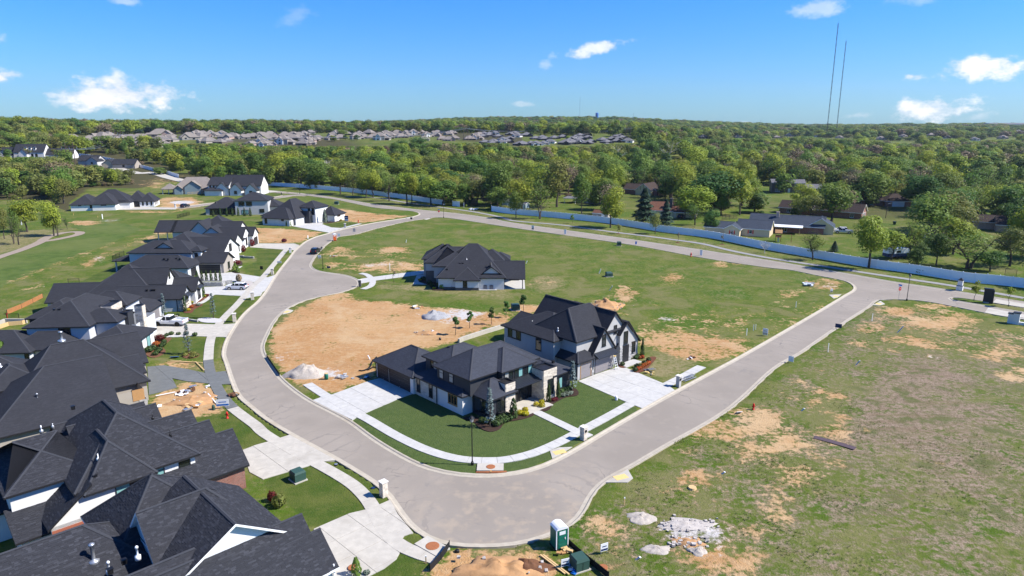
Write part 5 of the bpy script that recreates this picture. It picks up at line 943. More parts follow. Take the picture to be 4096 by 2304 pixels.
h.wing(0, 11, 0, 9, 2.8, zr=5.6); h.wing(-13, 1, 3, 12, 2.8, zr=5.8); h.door('-y', 0, 5.6, 5, 2.2, 'plasticwhite', frame='trimwhite'); h.window('-y', 3, -5, .4, 2.0, 1.9, 2, frame='trimwhite', glass='glassteal'); h.window('-y', 3, -10, .6, 1.4, 1.3, 2, frame='trimwhite')
h = House('pink_brick_house', 'pale red brick house half hidden at the right edge', g('A4', 2290, 1330), -30, 'brickpink', 'roof_dkbrown', 'trimwhite')
h.wing(0, 16, 0, 10, 2.8, 'gx', pitch=.5); h.wing(-8, 2, 6, 14, 2.8, 'gx', pitch=.5); h.window('-y', 0, 4, .8, 1.4, 1.2, 2, frame='trimwhite'); h.window('-y', 0, 10, .8, 1.4, 1.2, 2, frame='trimwhite')
h = House('hidden_ranch_house', 'brown roofed ranch house glimpsed through trees behind the garden shed', g('A3', 640, 1040), -25, 'brownsiding', 'roof_dkbrown', 'trimwhite')
h.wing(0, 14, 0, 9, 2.7, 'gx', pitch=.6); h.wing(-5, 1, -2.5, 3, 2.5, 'shed', fall='-y', zr=2.9, walls=False, rm='roof_grey'); [h.post(x, -2.3, 2.5, .16, 'trimwhite') for x in (-4.7, .6)]; h.window('-y', 0, 6, .8, 1.6, 1.2, 2, frame='trimwhite')
def shed(name, label, o, yaw, wall, roof, w, d, hh): 
    s_ = House(name, label, o, yaw, wall, roof, 'trimwhite', cat='shed', detail=1); s_.wing(0, w, 0, d, hh, 'gx', pitch=.5, ov=.2); s_.window('-y', 0, w * .3, .9, .5, .6, frame='trimwhite'); s_.door('-y', 0, w * .68, 1.2, 1.8, 'plasticwhite', panels=2, name='shed_door'); return s_
shed('garden_shed', 'pale shed with rusty brown roof against the white fence', g('A3', 810, 1195), -30, 'tan', 'roof_brown', 6.5, 4, 2.4); shed('garden_shed', 'blue grey shed at the broken end of the white fence', g('A2', 2475, 1078), -35, 'bluegrey', 'roof_grey', 5, 4, 2.6); shed('garden_shed', 'small blue shed with white curved front by the fence', g('A3', 60, 1095), -35, 'bluegrey', 'roof_grey', 4, 3, 2.2)
# dark roofed house with three dormers far on the left, and two low ones in the trees
o = gt('A1', 200, 590); h = House('dormer_house', 'dark roofed white house with three small dormers above the far left trees', o, 8, 'white', z=terr(*o))
h.wing(-4, 18, 0, 12, 5, 'gx', zr=11, ov=.3); h.wing(-26, -3, 2, 12, 3.2, 'gx', zr=8.5); h.wing(-14, -6, -3, 6, 3.2, 'gy', pitch=1.); h.wing(17, 38, 2, 12, 3.0, 'gx', zr=7.5); h.wing(1, 7, -3, 4, 4.2, 'gy', pitch=1.1)
for x in (3.5, 6.8, 10.1): h.wing(x, x + 1.9, 1.2, 5, 8.4, 'gy', pitch=.9, z0=6, ov=.15); h.window('-y', 1.2, x + .95, 7.0, .8, 1.1)
for u in (9.5, 12.5): h.window('-y', 0, u, 1, 1.6, 2.6, 2)
o = gt('A1', 790, 655); h = House('low_house', 'low dark roofed house half buried in the left woods', o, 0, 'lightgrey', z=terr(*o)); h.wing(0, 14, 0, 11, 3.4, 'gx', zr=7); h.wing(8, 16, -3, 6, 3.2, 'gy', pitch=.7); h.window('-y', -3, 12, 1, 1.2, 1.2)
o = gt('A1', 1130, 690); h = House('low_house', 'dark roofed house with orange wrapped wall in the left woods', o, 5, 'tan', z=terr(*o)); h.wing(0, 16, 0, 10, 3.2, 'gx', zr=6.4); h.wing(-8, 1, 2, 9, 3.2, 'gy', pitch=.7, wall='beige'); h.window('-y', 0, 8, 1, 1.4, 1.2, 2)

# -- fences
def polylen(p): return sum(math.dist(p[i], p[i + 1]) for i in range(len(p) - 1))
def resample(p, step):
    out = [p[0]]; need = step
    for i in range(len(p) - 1):
        a, b = p[i], p[i + 1]; L_ = math.dist(a, b); t = 0
        while L_ - t >= need:
            t += need; out.append((a[0] + (b[0] - a[0]) * t / L_, a[1] + (b[1] - a[1]) * t / L_)); need = step
        need -= L_ - t
    return out
PANEL = MB(); PANEL.box(0, 1, -.02, .02, .06, 2.3)
for k in range(9): PANEL.box(k / 8 - .004, k / 8 + .004, -.032, .032, .2, 2.2)
PANEL.box(0, 1, -.045, .045, 0.05, .2); PANEL.box(0, 1, -.045, .045, 2.2, 2.34)
PANEL = PANEL.mesh('panel', M['fencewhite']); POST = MB(); POST.box(-.065, .065, -.065, .065, -.1, 2.42); POST.box(-.085, .085, -.085, .085, 2.42, 2.46); POST.face([(-.085, -.085, 2.46), (.085, -.085, 2.46), (0, 0, 2.53)]); POST.face([(.085, -.085, 2.46), (.085, .085, 2.46), (0, 0, 2.53)]); POST.face([(.085, .085, 2.46), (-.085, .085, 2.46), (0, 0, 2.53)]); POST.face([(-.085, .085, 2.46), (-.085, -.085, 2.46), (0, 0, 2.53)]); POST = POST.mesh('post', M['fencewhite'])
def vinyl_fence(label, pts, zf=lambda x, y: .1, step=2.44):
    r = resample(pts, step); t = thing('vinyl_fence', label, 'fence', (r[0][0], r[0][1], zf(*r[0])))
    for i, p in enumerate(r):
        z = zf(*p) - t.location.z; add('post', POST, t, (p[0] - r[0][0], p[1] - r[0][1], z))
        if i + 1 < len(r):
            q = r[i + 1]; add('panel', PANEL, t, (p[0] - r[0][0], p[1] - r[0][1], z), math.atan2(q[1] - p[1], q[0] - p[0]), scale=(math.dist(p, q), 1, 1))
    return t
fs = catmull(FENCE, 1.0)
i1 = min(range(len(fs)), key=lambda i: math.dist(fs[i], g('A2', 1945, 1062))); i2 = min(range(len(fs)), key=lambda i: math.dist(fs[i], g('A2', 2375, 1122)))
vinyl_fence('long white vinyl fence behind the far stretch of street, ending at a gap', fs[:i1]); vinyl_fence('long white vinyl fence behind the right stretch of street', fs[i2:]); vinyl_fence('single loose piece of white vinyl fence standing in the gap', gs('A2', [(1978, 1068), (2057, 1078)]))
MB().box(-.07, .07, -.07, .07, 0, 2.4).box(-.09, .09, -.09, .09, 2.4, 2.45).build('fence_post', M['fencewhite'], None, loc=g('A2', 2092, 1088) + (.1,), label='lone white fence post standing in the gap of the fence', cat='post')
vinyl_fence('white vinyl fence running up the far left slope', [gt('A1', x, y) for x, y in ((1800, 785), (1690, 750), (1560, 720), (1400, 680), (1230, 640), (1060, 605), (900, 580), (750, 560))], terr, 3.0)
def rail_fence(name, label, pts, h=1.3, mat='black', step=2.4, fill=None, pick=.14, z=.1):
    r = resample(pts, step); t = thing(name, label, 'fence', (r[0][0], r[0][1], z)); o = r[0]
    for i, p in enumerate(r):
        MB().box(-.035, .035, -.035, .035, 0, h + .05).build('post', M['black'] if fill else M[mat], t, loc=(p[0] - o[0], p[1] - o[1], 0))
        if i + 1 < len(r):
            q = r[i + 1]; L_ = math.dist(p, q); b = MB(); 
            if fill: b.box(0, L_, -.012, .012, .02, h)
            else:
                b.box(0, L_, -.018, .018, .15, .19); b.box(0, L_, -.018, .018, h - .05, h); n = int(L_ / pick)
                for k in range(1, n): b.box(L_ * k / n - .009, L_ * k / n + .009, -.009, .009, .15, h)
            b.build('panel', M[fill or mat], t, loc=(p[0] - o[0], p[1] - o[1], 0), rz=math.atan2(q[1] - p[1], q[0] - p[0]))
    return t
rail_fence('silt_fence', 'long orange brown silt fence behind the modern stone house', gs('B1', [(75, 905), (230, 840), (420, 745), (505, 690)]), .95, fill='siltorange', step=4.5)
rail_fence('silt_fence', 'sagging black silt fence left of the brown dirt heap', gs('C2', [(1240, 1275), (1215, 1320), (1150, 1390), (1080, 1470)]), .7, fill='silt', step=1.8)
rail_fence('silt_fence', 'black silt fence slanting past the green transformer box', gs('C3', [(365, 1262), (440, 1330), (520, 1395), (620, 1475)]), .65, fill='silt', step=1.8)
rail_fence('silt_fence', 'low black silt fence along the kerb of the bare lot', gs('C2', [(70, 50), (110, 110), (160, 180)]), .45, fill='silt', step=1.6)
rail_fence('metal_fence', 'black metal fence ending beside the orange post', gs('B1', [(75, 960), (205, 962), (290, 960)]), 1.3)
rail_fence('metal_fence', 'black mesh fence along the golf course behind the white garage house', gs('B1', [(1135, 365), (1210, 330), (1285, 305)]), 1.5); rail_fence('metal_fence', 'black mesh fence at the back corner of the white garage house', gs('B1', [(1135, 367), (1295, 365)]), 1.4); rail_fence('metal_fence', 'short black fence behind the long roofed house', gs('B1', [(690, 595), (760, 592), (850, 590)]), 1.2)
rail_fence('metal_fence', 'dark brown fence on the lawn beside the grey villa', gs('A1', [(1785, 1195), (1930, 1158)]), 1.5, pick=.1); rail_fence('metal_fence', 'low black fence between the two middle left houses', gs('E3', [(1560, 985), (1620, 935)]), 1.4); rail_fence('metal_fence', 'wooden rail fence along the brick house wall', gs('A1', [(1890, 958), (2080, 945)]), 1.4, 'lumber')
rail_fence('wood_fence', 'weathered grey wooden fence beside the beige house', gs('A3', [(1700, 1320), (1850, 1320)]), 1.7, 'barkbrown', pick=.12); rail_fence('wood_fence', 'brown wooden privacy fence behind the beige house', gs('A3', [(2110, 1215), (2265, 1195)]), 1.8, 'barkbrown', pick=.12); rail_fence('wood_fence', 'dark wooden fence at the right edge behind the white fence', gs('B4', [(2380, 515), (2576, 545)]), 1.9, 'barkbrown', pick=.12)
MB().cyl(0, 0, 0, 1.25, .11, n=10).build('fence_wrap', M['red'], None, loc=g('B1', 76, 955) + (.1,), label='bright orange wrapped post at the end of the silt fence', cat='post')
# walls
def wall_strip(name, label, pts, h, w, mat, cat='retaining wall', h1=None, z=-.2):
    b = MB(); n = len(pts)
    for i in range(n - 1):
        p, q = Vector(pts[i]), Vector(pts[i + 1]); d = (q - p).normalized(); s = Vector((-d.y, d.x)) * w / 2; b.prism([tuple(p + s), tuple(q + s), tuple(q - s), tuple(p - s)], z, h)
    return b.build(name, M[mat], label=label, cat=cat)
def block_wall(name, label, pts, h, ch=.2, ln=.42, w=.3, mat='stonegrey'):
    r = resample(pts, ln); t = thing(name, label, 'retaining wall', (r[0][0], r[0][1], .08)); rows = max(1, round(h / ch)); k = 0; rest = MB(); o = r[0]; proto = MB().box(0, 1, -.5, .5, 0, 1).mesh('block', M[mat])
    for c in range(rows):
        for i in range(len(r) - 1):
            p, q = r[i], r[i + 1]; a = math.atan2(q[1] - p[1], q[0] - p[0]); k += 1
            if k > 300: break
            add('block', proto, t, (p[0] - o[0], p[1] - o[1], c * ch), a, scale=(math.dist(p, q) - .02, w * random.uniform(.92, 1.06), ch - .014))
    return t
wall_strip('concrete_wall', 'pale concrete retaining wall behind the tall grey house', gs('B2', [(2040, 1195), (2080, 1172), (2300, 1100), (2500, 1040), (2620, 1015)]), .85, .35, 'concrete'); block_wall('block_wall', 'tan block retaining wall below the row of clipped evergreens', gs('B1', [(2015, 622), (2240, 620), (2260, 605), (2350, 598)]), 1.0); block_wall('block_wall', 'stepped grey block wall behind the white pickup', gs('B1', [(1795, 945), (1900, 968), (2005, 982)]), .5); wall_strip('concrete_wall', 'low concrete wall beside the white pickup', gs('B1', [(1525, 950), (1790, 940)]), .6, .25, 'concrete')
block_wall('block_wall', 'low pale block planter in front of the gable row house', gs('E4', [(1965, 845), (2090, 848), (2195, 850), (2205, 862), (2400, 868)]), .6); wall_strip('concrete_wall', 'pale concrete garden wall at the left edge', gs('E2', [(-60, 640), (85, 575), (440, 580)]), .9, .3, 'concrete')
t = thing('raised_bed', 'yellow timber raised garden bed behind the modern stone house', 'planter', g('E2', 200, 640) + (.1,))
for p, q in (((-60, 690), (140, 625)), ((140, 625), (360, 605)), ((360, 605), (405, 590))):
    a, c = g('E2', *p), g('E2', *q); o = t.location; MB().box(0, math.dist(a, c), -.08, .08, 0, .75).build('plank', M['lumber'], t, loc=(a[0] - o.x, a[1] - o.y, 0), rz=math.atan2(c[1] - a[1], c[0] - a[0]))

# -- planting
def leaf_quad(b, c, n, s, tint, rnd, asp=1.0):
    a = n.cross(Vector((rnd.uniform(-1, 1), rnd.uniform(-1, 1), rnd.uniform(-1, 1))))
    if a.length < 1e-3: a = Vector((1, 0, 0))
    a.normalize(); d = n.cross(a).normalized(); a *= s; d *= s * asp
    b.face([c - a * .5 - d * .5, c + a * .6 - d * .3, c + a * .45 + d * .5, c - a * .35 + d * .45], 0, tint=tint)
def make_crown(rnd, H, W, base, n, leaf, lobes=9, shell=.65, droop=0.0, cone=0.0):
    b = MB(); L_ = []; zc = (H + base) / 2; hz = (H - base) / 2
    for k in range(lobes):
        a = rnd.uniform(0, 6.28); t = rnd.uniform(-.8, .85); rr = math.sqrt(max(0, 1 - t * t)) * rnd.uniform(.25, .72)
        if cone: rr *= (1 - cone * (t + 1) / 2)
        L_.append((Vector((math.cos(a) * rr * W / 2, math.sin(a) * rr * W / 2, zc + t * hz * .74)), rnd.uniform(.22, .46) * min(W, 2 * hz) * .66 * (1 - cone * .5 * (t + 1) / 2), rnd.uniform(.0, .55)))
    for k in range(n):
        c, r, lt = rnd.choice(L_); d = Vector((rnd.gauss(0, 1), rnd.gauss(0, 1), rnd.gauss(0, 1))).normalized(); q = r * (shell + (1.06 - shell) * rnd.random() ** .6)
        p = c + Vector((d.x * q, d.y * q, d.z * q * .85 - droop * rnd.random())); nn = (d * 1.25 + Vector((rnd.uniform(-.7, .7), rnd.uniform(-.7, .7), rnd.uniform(-.1, 1.0)))).normalized()
        leaf_quad(b, p, nn, leaf * rnd.uniform(.55, 1.35), min(1, lt * 1.25 + rnd.random() * .28), rnd, rnd.uniform(.6, 1.0))
    return b
def make_trunk(rnd, H, W, base, r, limbs=7, twigs=0, stems=1, lean=0.0):
    b = MB()
    for s in range(stems):
        ang0 = rnd.uniform(0, 6.28); off = .25 * (stems > 1); x0, y0 = math.cos(ang0) * off, math.sin(ang0) * off; spread = (.12 if stems == 1 else .35) * W
        P = [Vector((x0, y0, -.2)), Vector((x0 * 1.2, y0 * 1.2, base * .6)), Vector((x0 * 1.6 + rnd.uniform(-.3, .3), y0 * 1.6 + rnd.uniform(-.3, .3), base)), Vector((math.cos(ang0) * spread * .6, math.sin(ang0) * spread * .6, base + (H - base) * .45)), Vector((math.cos(ang0) * spread, math.sin(ang0) * spread, base + (H - base) * .85))]
        b.tube(P, [r * 1.25, r, r * .8, r * .45, r * .12], 6)
        for k in range(limbs):
            t = rnd.uniform(.0, .75); o = P[2].lerp(P[4], t); a = rnd.uniform(0, 6.28); l = W * .5 * rnd.uniform(.5, .95) * (1 - t * .45); e = o + Vector((math.cos(a) * l, math.sin(a) * l, l * rnd.uniform(.35, 1.0))); m_ = o.lerp(e, .5) + Vector((0, 0, -l * .08))
            b.tube([o, m_, e], [r * .42 * (1 - t * .5), r * .25, r * .06], 4, cap=False)
            for q in range(twigs):
                o2 = o.lerp(e, rnd.uniform(.3, 1)); a2 = a + rnd.uniform(-1.2, 1.2); l2 = l * rnd.uniform(.25, .6); e2 = o2 + Vector((math.cos(a2) * l2, math.sin(a2) * l2, l2 * rnd.uniform(.2, 1.2))); b.tube([o2, e2], [r * .13, r * .03], 3, cap=False)
    return b
def make_conifer(rnd, H, W, base, n, leaf):
    b = MB()
    for k in range(n):
        t = rnd.random() ** .75; z = base + (H - base) * t; layer = .75 + .25 * math.sin(t * 40); rr = W / 2 * (1 - t) ** .85 * layer * rnd.uniform(.55, 1.03) + .12; a = rnd.uniform(0, 6.28); d = Vector((math.cos(a), math.sin(a), -.35)).normalized()
        leaf_quad(b, Vector((math.cos(a) * rr, math.sin(a) * rr, z - rr * .22)), (Vector((math.cos(a) * .5, math.sin(a) * .5, 1)) + Vector((rnd.uniform(-.5, .5), rnd.uniform(-.5, .5), 0))).normalized(), leaf * rnd.uniform(.6, 1.4), rnd.random(), rnd, .6)
    return b
# tree kinds: prototypes 12 m tall, 9 m wide (scaled per tree); (crown mesh, trunk mesh)
TREES = {}
def proto(kind, i, seed, leafkey, n, leaf, lobes, bark='bark', limbs=7, twigs=1, base=2.6, shell=.6, stems=1, H=12, W=9, conif=False, cone=0):
    rnd = random.Random(seed); cr = make_conifer(rnd, H, W, base, n, leaf) if conif else make_crown(rnd, H, W, base, n, leaf, lobes, shell, cone=cone)
    TREES.setdefault(kind, []).append((cr.mesh('crown', LEAF[leafkey]), make_trunk(rnd, H, W, base, .24, limbs, twigs, stems).mesh('trunk', M[bark])))
for i in range(3):
    proto('bright', i, 10 + i, 'bright', 3800, .37, 17); proto('mid', i, 20 + i, 'mid', 3800, .37, 17); proto('dark', i, 30 + i, 'dark', 3800, .37, 16); proto('olive', i, 40 + i, 'olive', 2300, .32, 18, limbs=12, twigs=3, shell=.35)
for i in range(2):
    proto('brown', i, 50 + i, 'brown', 1300, .30, 16, 'barkbrown', 16, 5, shell=.3); proto('red', i, 55 + i, 'red', 1200, .28, 14, 'barkbrown', 16, 5, shell=.3); proto('sparse', i, 60 + i, 'mid', 900, .34, 14, 'bark', 14, 5, shell=.3, stems=2); proto('sycamore', i, 65 + i, 'olive', 520, .34, 14, 'barkpale', 14, 5, shell=.4); proto('spruce', i, 70 + i, 'conifer', 3000, .60, 1, conif=True, base=.8, limbs=0, W=7); proto('cedar', i, 75 + i, 'conifer', 1500, .45, 8, base=.6, cone=.5, limbs=2)
    proto('tallbright', i, 80 + i, 'bright', 3400, .34, 18, base=3.6, W=7.5); proto('bare', i, 85 + i, 'brown', 160, .25, 12, 'barkpale', 18, 8, shell=.3)
def tree(kind, x, y, H, W, label, z=None, group=None, name=None, rz=None, i=None):
    cr, tr = TREES[kind][(i if i is not None else random.randrange(99)) % len(TREES[kind])]; z = (terr(x, y) + .08) if z is None else z
    t = thing(name or {'spruce': 'spruce_tree', 'cedar': 'cedar_tree'}.get(kind, 'broadleaf_tree'), label, 'tree', (x, y, z), random.uniform(0, 6.28) if rz is None else rz, group); t.scale = (W / 9, W / 9, H / 12)
    if kind == 'spruce': t.scale = (W / 7, W / 7, H / 12)
    add('trunk', tr, t); add('crown', cr, t); return t
def tree_px(kind, t, x, yb, yt, wpx, label, **kw):
    p = g(t, x, yb); a, b, k = TILE[t]; d = ray(t, x, yt); z = CAM_H + d[2] / d[1] * p[1]; dist = p[1] * math.cos(PITCH) + CAM_H * math.sin(PITCH)
    return tree(kind, p[0], p[1], max(1.5, z), wpx * k / FPX * dist, label, **kw)
NAMED = [  # kind, tile, base x, base y, top y, crown width, label
 ('tallbright', 'B4', 1012, 442, -130, 440, 'big bright yellow green tree in front of the white fence at the right'), ('sparse', 'B4', 455, 355, 60, 260, 'thin half bare tree on the strip before the white fence'), ('bare', 'B3', 2540, 285, 150, 150, 'small leafless shrub tree on the strip before the white fence'),
 ('bright', 'A3', 990, 1290, 880, 290, 'bright yellow green tree growing at the white fence beside the dark spruce'), ('olive', 'A3', 1440, 1350, 1130, 150, 'round olive tree on the grass strip before the fence'), ('spruce', 'A3', 1325, 1250, 890, 300, 'broad dark spruce behind the white fence'), ('spruce', 'A3', 1545, 1280, 1000, 190, 'slimmer dark spruce beside the rusty brown roof'), ('mid', 'A3', 700, 1165, 700, 200, 'leaning dark trunked tree behind the white fence left of the garden shed'),
 ('sparse', 'A3', 285, 1200, 770, 270, 'half bare tree on the strip before the fence near the blue sheds'), ('mid', 'A3', 40, 1190, 900, 160, 'small green tree on the strip before the fence near the blue sheds'), ('olive', 'A3', 450, 1080, 570, 430, 'very broad yellow olive willow behind the blue sheds'), ('dark', 'A3', 2010, 1345, 1100, 190, 'dense dark green bush tree beside the beige house'), ('sparse', 'A3', 1840, 1260, 1040, 200, 'low half bare tree between brown roof and beige house'),
 ('dark', 'A3', 2000, 1150, 700, 560, 'huge spreading dark green tree beyond the brown roofed house'), ('bright', 'A3', 2290, 1160, 660, 320, 'tall yellow green tree right of the huge dark one'), ('sparse', 'A3', 1600, 990, 640, 380, 'wide feathery green tree above the brown roof'), ('bright', 'A3', 1850, 790, 480, 320, 'round bright green maple rising over the middle of the wood'), ('mid', 'A3', 1300, 860, 500, 260, 'tall mid green tree beside the white limbed sycamore'), ('sycamore', 'A3', 1065, 720, 480, 180, 'white limbed sycamore standing out of the wood'), ('sycamore', 'A3', 1580, 680, 460, 260, 'broad pale limbed sycamore left of the round maple'), ('mid', 'A3', 1330, 620, 330, 240, 'tallest bright green tree crown beside the far subdivision'), ('red', 'A3', 1050, 520, 405, 110, 'reddish brown budding tree before the far subdivision'),
 ('mid', 'A4', 640, 1225, 830, 440, 'large green tree between the two brick houses'), ('bright', 'A4', 350, 1090, 840, 250, 'yellow green tree over the grey brown two storey house yard'), ('brown', 'A4', 590, 870, 670, 270, 'pale brown budding tree behind the brown two storey house'), ('mid', 'A4', 1010, 1060, 700, 440, 'wide spreading grey green tree beside the garage house'), ('dark', 'A4', 1480, 1090, 750, 380, 'dense green tree in front of the brown garage house'), ('sparse', 'A4', 1590, 1190, 940, 380, 'spreading half bare tree by the side road'), ('mid', 'A4', 1880, 1240, 880, 190, 'upright green tree beside the side road'), ('sparse', 'A4', 2080, 1220, 870, 330, 'wide bare grey tree at the right by the side road'), ('dark', 'A4', 2490, 1330, 1040, 250, 'dark evergreen tree at the right edge'), ('spruce', 'A4', 90, 800, 560, 170, 'dark pine behind the brown two storey house'), ('brown', 'A4', 240, 760, 480, 230, 'tall yellow brown budding tree behind the two storey house'), ('bright', 'A4', 460, 740, 490, 260, 'bright green oak in the wood right of the two storey house'), ('bright', 'A4', 720, 700, 510, 190, 'round yellow green tree in the wood right of centre'), ('bright', 'A4', 960, 780, 580, 300, 'broad glowing green tree in the middle right wood'), ('brown', 'A4', 1380, 640, 490, 220, 'grey brown leafless tree in the middle right wood'),
 ('spruce', 'B4', 665, 270, 165, 110, 'small round dark juniper behind the fence left of the big bright tree'), ('spruce', 'B4', 1390, 330, 150, 150, 'dark spruce behind the fence right of the big bright tree'), ('sparse', 'B4', 1520, 330, -60, 440, 'wide feathery half bare tree over the parked trailer'), ('dark', 'B4', 1690, 410, 70, 260, 'green tree leaning over the white fence'), ('sparse', 'B4', 2020, 440, 60, 560, 'dark limbed spreading tree over the right white fence'), ('olive', 'B4', 2430, 420, 20, 420, 'olive green tree at the right end behind the fence'), ('dark', 'B4', 2230, 470, 250, 260, 'low green bushy tree hanging over the right white fence'),
 ('mid', 'A2', 1880, 1065, 790, 330, 'dark trunked green tree in front of the fence gap'), ('bright', 'A2', 1760, 1060, 750, 260, 'bright green tree left of the fence gap'), ('tallbright', 'A2', 1520, 1050, 710, 260, 'tall yellow green tree on the strip before the far fence'), ('sparse', 'A2', 1340, 1020, 720, 200, 'many stemmed tree on the strip before the far fence'), ('bright', 'A2', 1180, 985, 680, 230, 'bright green tree third in the strip before the far fence'), ('bright', 'A2', 1110, 975, 700, 200, 'slim yellow green tree on the strip before the far fence'), ('olive', 'A2', 975, 960, 720, 180, 'small olive tree on the strip before the far fence'), ('bright', 'A2', 850, 950, 640, 260, 'tall bright tree at the far fence in front of the dark wood'), ('tallbright', 'A2', 1570, 1055, 740, 190, 'slim trunked tree beside the tall yellow green one'), ('mid', 'A2', 2430, 1070, 620, 330, 'wide green tree behind the blue grey shed'), ('sparse', 'A2', 2140, 1035, 740, 250, 'dark stemmed half bare tree behind the fence gap'), ('red', 'A2', 1880, 780, 630, 260, 'purple red budding tree in the wood'), ('bare', 'A2', 690, 800, 600, 250, 'bare white branched tree at the edge of the dark wood'), ('brown', 'A2', 1950, 720, 460, 280, 'large yellow brown budding tree above the fence gap'), ('dark', 'A2', 1450, 650, 500, 200, 'round deep green tree in the middle wood'), ('dark', 'A2', 1650, 640, 480, 210, 'broad deep green tree in the middle wood'),
 ('bright', 'A1', 275, 1330, 975, 300, 'yellow olive tree on the golf course beside the left edge'), ('bright', 'A1', 545, 1370, 1015, 240, 'bright green tree inside the loop of the cart path'), ('sparse', 'A1', 585, 1375, 1080, 120, 'slim tree beside the bright one in the cart path loop'), ('sparse', 'A1', 680, 1305, 1170, 70, 'small sapling on the golf course right of the cart path'), ('olive', 'A1', 45, 1400, 1050, 170, 'grey olive tree at the left edge of the golf course'), ('sparse', 'A1', 140, 1449, 1090, 150, 'thin dark stemmed tree at the left edge of the golf course'), ('sparse', 'A1', 190, 1460, 1140, 120, 'thin tree with leafy trunk on the golf course')]
for k in NAMED: tree_px(*k)

# -- woods: single trees where they show large, the rest one mass
def pxrect(t, x0, y0, x1, y1):
    a, b, k = TILE[t]; return (a + x0 * k, b + y0 * k, a + x1 * k, b + y1 * k)
def project(x, y, z):
    zc = y * math.cos(PITCH) - (z - CAM_H) * math.sin(PITCH); yc = y * math.sin(PITCH) + (z - CAM_H) * math.cos(PITCH); return 2048 + FPX * x / zc, 1152 - FPX * yc / zc
KEEP_OPEN = [pxrect(*r) + (d if d > 430 and r[0][0] == 'A' and r[2] < 860 and not (r[0] == 'A4' or r[1] > 1100) or r[0] == 'A1' else math.hypot(*g(r[0], (r[1] + r[3]) / 2, r[4])) - 4,) for r, d in [(('A4', 0, 1140, 660, 1449), 226), (('A4', 20, 800, 330, 940), 385), (('A4', 760, 1060, 1020, 1210), 262), (('A4', 1020, 960, 1400, 1090), 300), (('A4', 1020, 1100, 1480, 1240), 300), (('A4', 0, 930, 220, 1140), 380), (('A4', 650, 1260, 860, 1449), 236), (('A4', 2190, 1150, 2420, 1340), 250), (('A3', 1140, 810, 1420, 960), 365), (('A3', 1480, 990, 1850, 1200), 285), (('A3', 1850, 1180, 2576, 1449), 228), (('A3', 800, 1100, 1050, 1215), 270), (('A3', 520, 890, 720, 1060), 300), (('A3', 0, 1040, 230, 1120), 290), (('A3', 2420, 880, 2576, 1200), 300),
  (('A1', 520, 340, 1700, 500), 690), (('A1', 1700, 345, 2576, 445), 800), (('A2', 0, 335, 1300, 470), 780), (('A2', 1300, 335, 2576, 440), 800), (('A3', 0, 335, 830, 470), 780), (('A3', 830, 360, 1240, 450), 800), (('A1', 0, 490, 540, 575), 665), (('A1', 760, 600, 1000, 660), 608), (('A1', 740, 545, 1230, 610), 675), (('A1', 1100, 600, 1560, 690), 600), (('A1', 1400, 690, 1830, 815), 530), (('A1', 1060, 640, 1230, 700), 580)]]
extra = [('A4', 190, 378, 90, 1, 'grey roofed house at the edge of the right woods'), ('A4', 480, 384, 70, 5, 'white walled house glimpsed over the right woods below the masts'), ('A4', 60, 395, 60, 0, 'brown house glimpsed over the right woods'), ('A4', 1350, 384, 60, 1, 'pale house glimpsed over the middle right woods'), ('A4', 1780, 398, 80, 5, 'long white roofed house glimpsed over the far right woods'), ('A4', 2340, 402, 70, 1, 'pale house beyond the orange field at the far right'), ('A4', 2500, 350, 90, 4, 'grey roofed house at the far right edge'), ('A4', 700, 398, 60, 1, 'pale house beside the far green field below the masts'), ('A4', 1620, 372, 60, 0, 'brown house in the far right woods'), ('A4', 1100, 415, 80, 1, 'pale roofed house among the middle right crowns'), ('A4', 2050, 420, 80, 5, 'white walled house among the far right crowns'), ('A3', 1900, 400, 70, 0, 'brown house above the round bright maple'), ('A3', 2250, 392, 70, 1, 'pale house left of the radio masts')]
for t_, x, y, w, k, lab in extra: KEEP_OPEN.append(pxrect(t_, x - 8, y - 34, x + w + 8, y + 2) + (math.hypot(*gt(t_, x, y)),))
for r in (('A4', 2210, 380, 2500, 412), ('A4', 560, 384, 860, 402), ('A4', 1250, 415, 1500, 445)): KEEP_OPEN.append(pxrect(*r) + (math.hypot(*gt(r[0], (r[1] + r[3]) / 2, r[2])) + 60,))
CLEAR = [(g('A4', 300, 1330), 17), (g('A4', 130, 900), 18), (g('A4', 900, 1180), 13), (g('A4', 420, 1130), 16), (g('A4', 1250, 1060), 15), (g('A4', 1240, 1170), 24), (g('A4', 100, 1030), 26), (g('A4', 740, 1400), 16), (g('A3', 2200, 1330), 13), (g('A3', 1600, 1150), 15), (g('A3', 1250, 930), 13), (g('A3', 900, 1180), 7), (g('A3', 640, 1030), 13), (g('A3', 2500, 1000), 26), (g('A3', 2480, 1300), 16), (g('A4', 2300, 1310), 14), (g('A3', 350, 1080), 10), (g('A4', 1000, 1400), 10)]
FAR_SUB = [gt('A1', 480, 480), gt('A1', 1100, 500), gt('A1', 1750, 470), gt('A2', 0, 480), gt('A2', 700, 460), gt('A2', 1500, 440), gt('A2', 2100, 440), gt('A3', 100, 470), gt('A3', 800, 480), gt('A3', 1150, 450), gt('A3', 1230, 385), gt('A3', 600, 360), gt('A2', 2500, 345), gt('A2', 1200, 335), gt('A2', 400, 335), gt('A1', 2400, 345), gt('A1', 1500, 345), gt('A1', 900, 365), gt('A1', 520, 400)]
left_wood = gs('A1', [(-700, 1200), (-200, 1060), (0, 985), (150, 1000), (420, 1020), (690, 1090), (720, 1010), (900, 895), (1400, 890), (1500, 840), (1420, 770)]) + [gt('A1', 1300, 720), gt('A1', 1000, 640), gt('A1', 760, 570), (-330, 620), (-900, 900), (-1500, 1000), (-900, 500)]
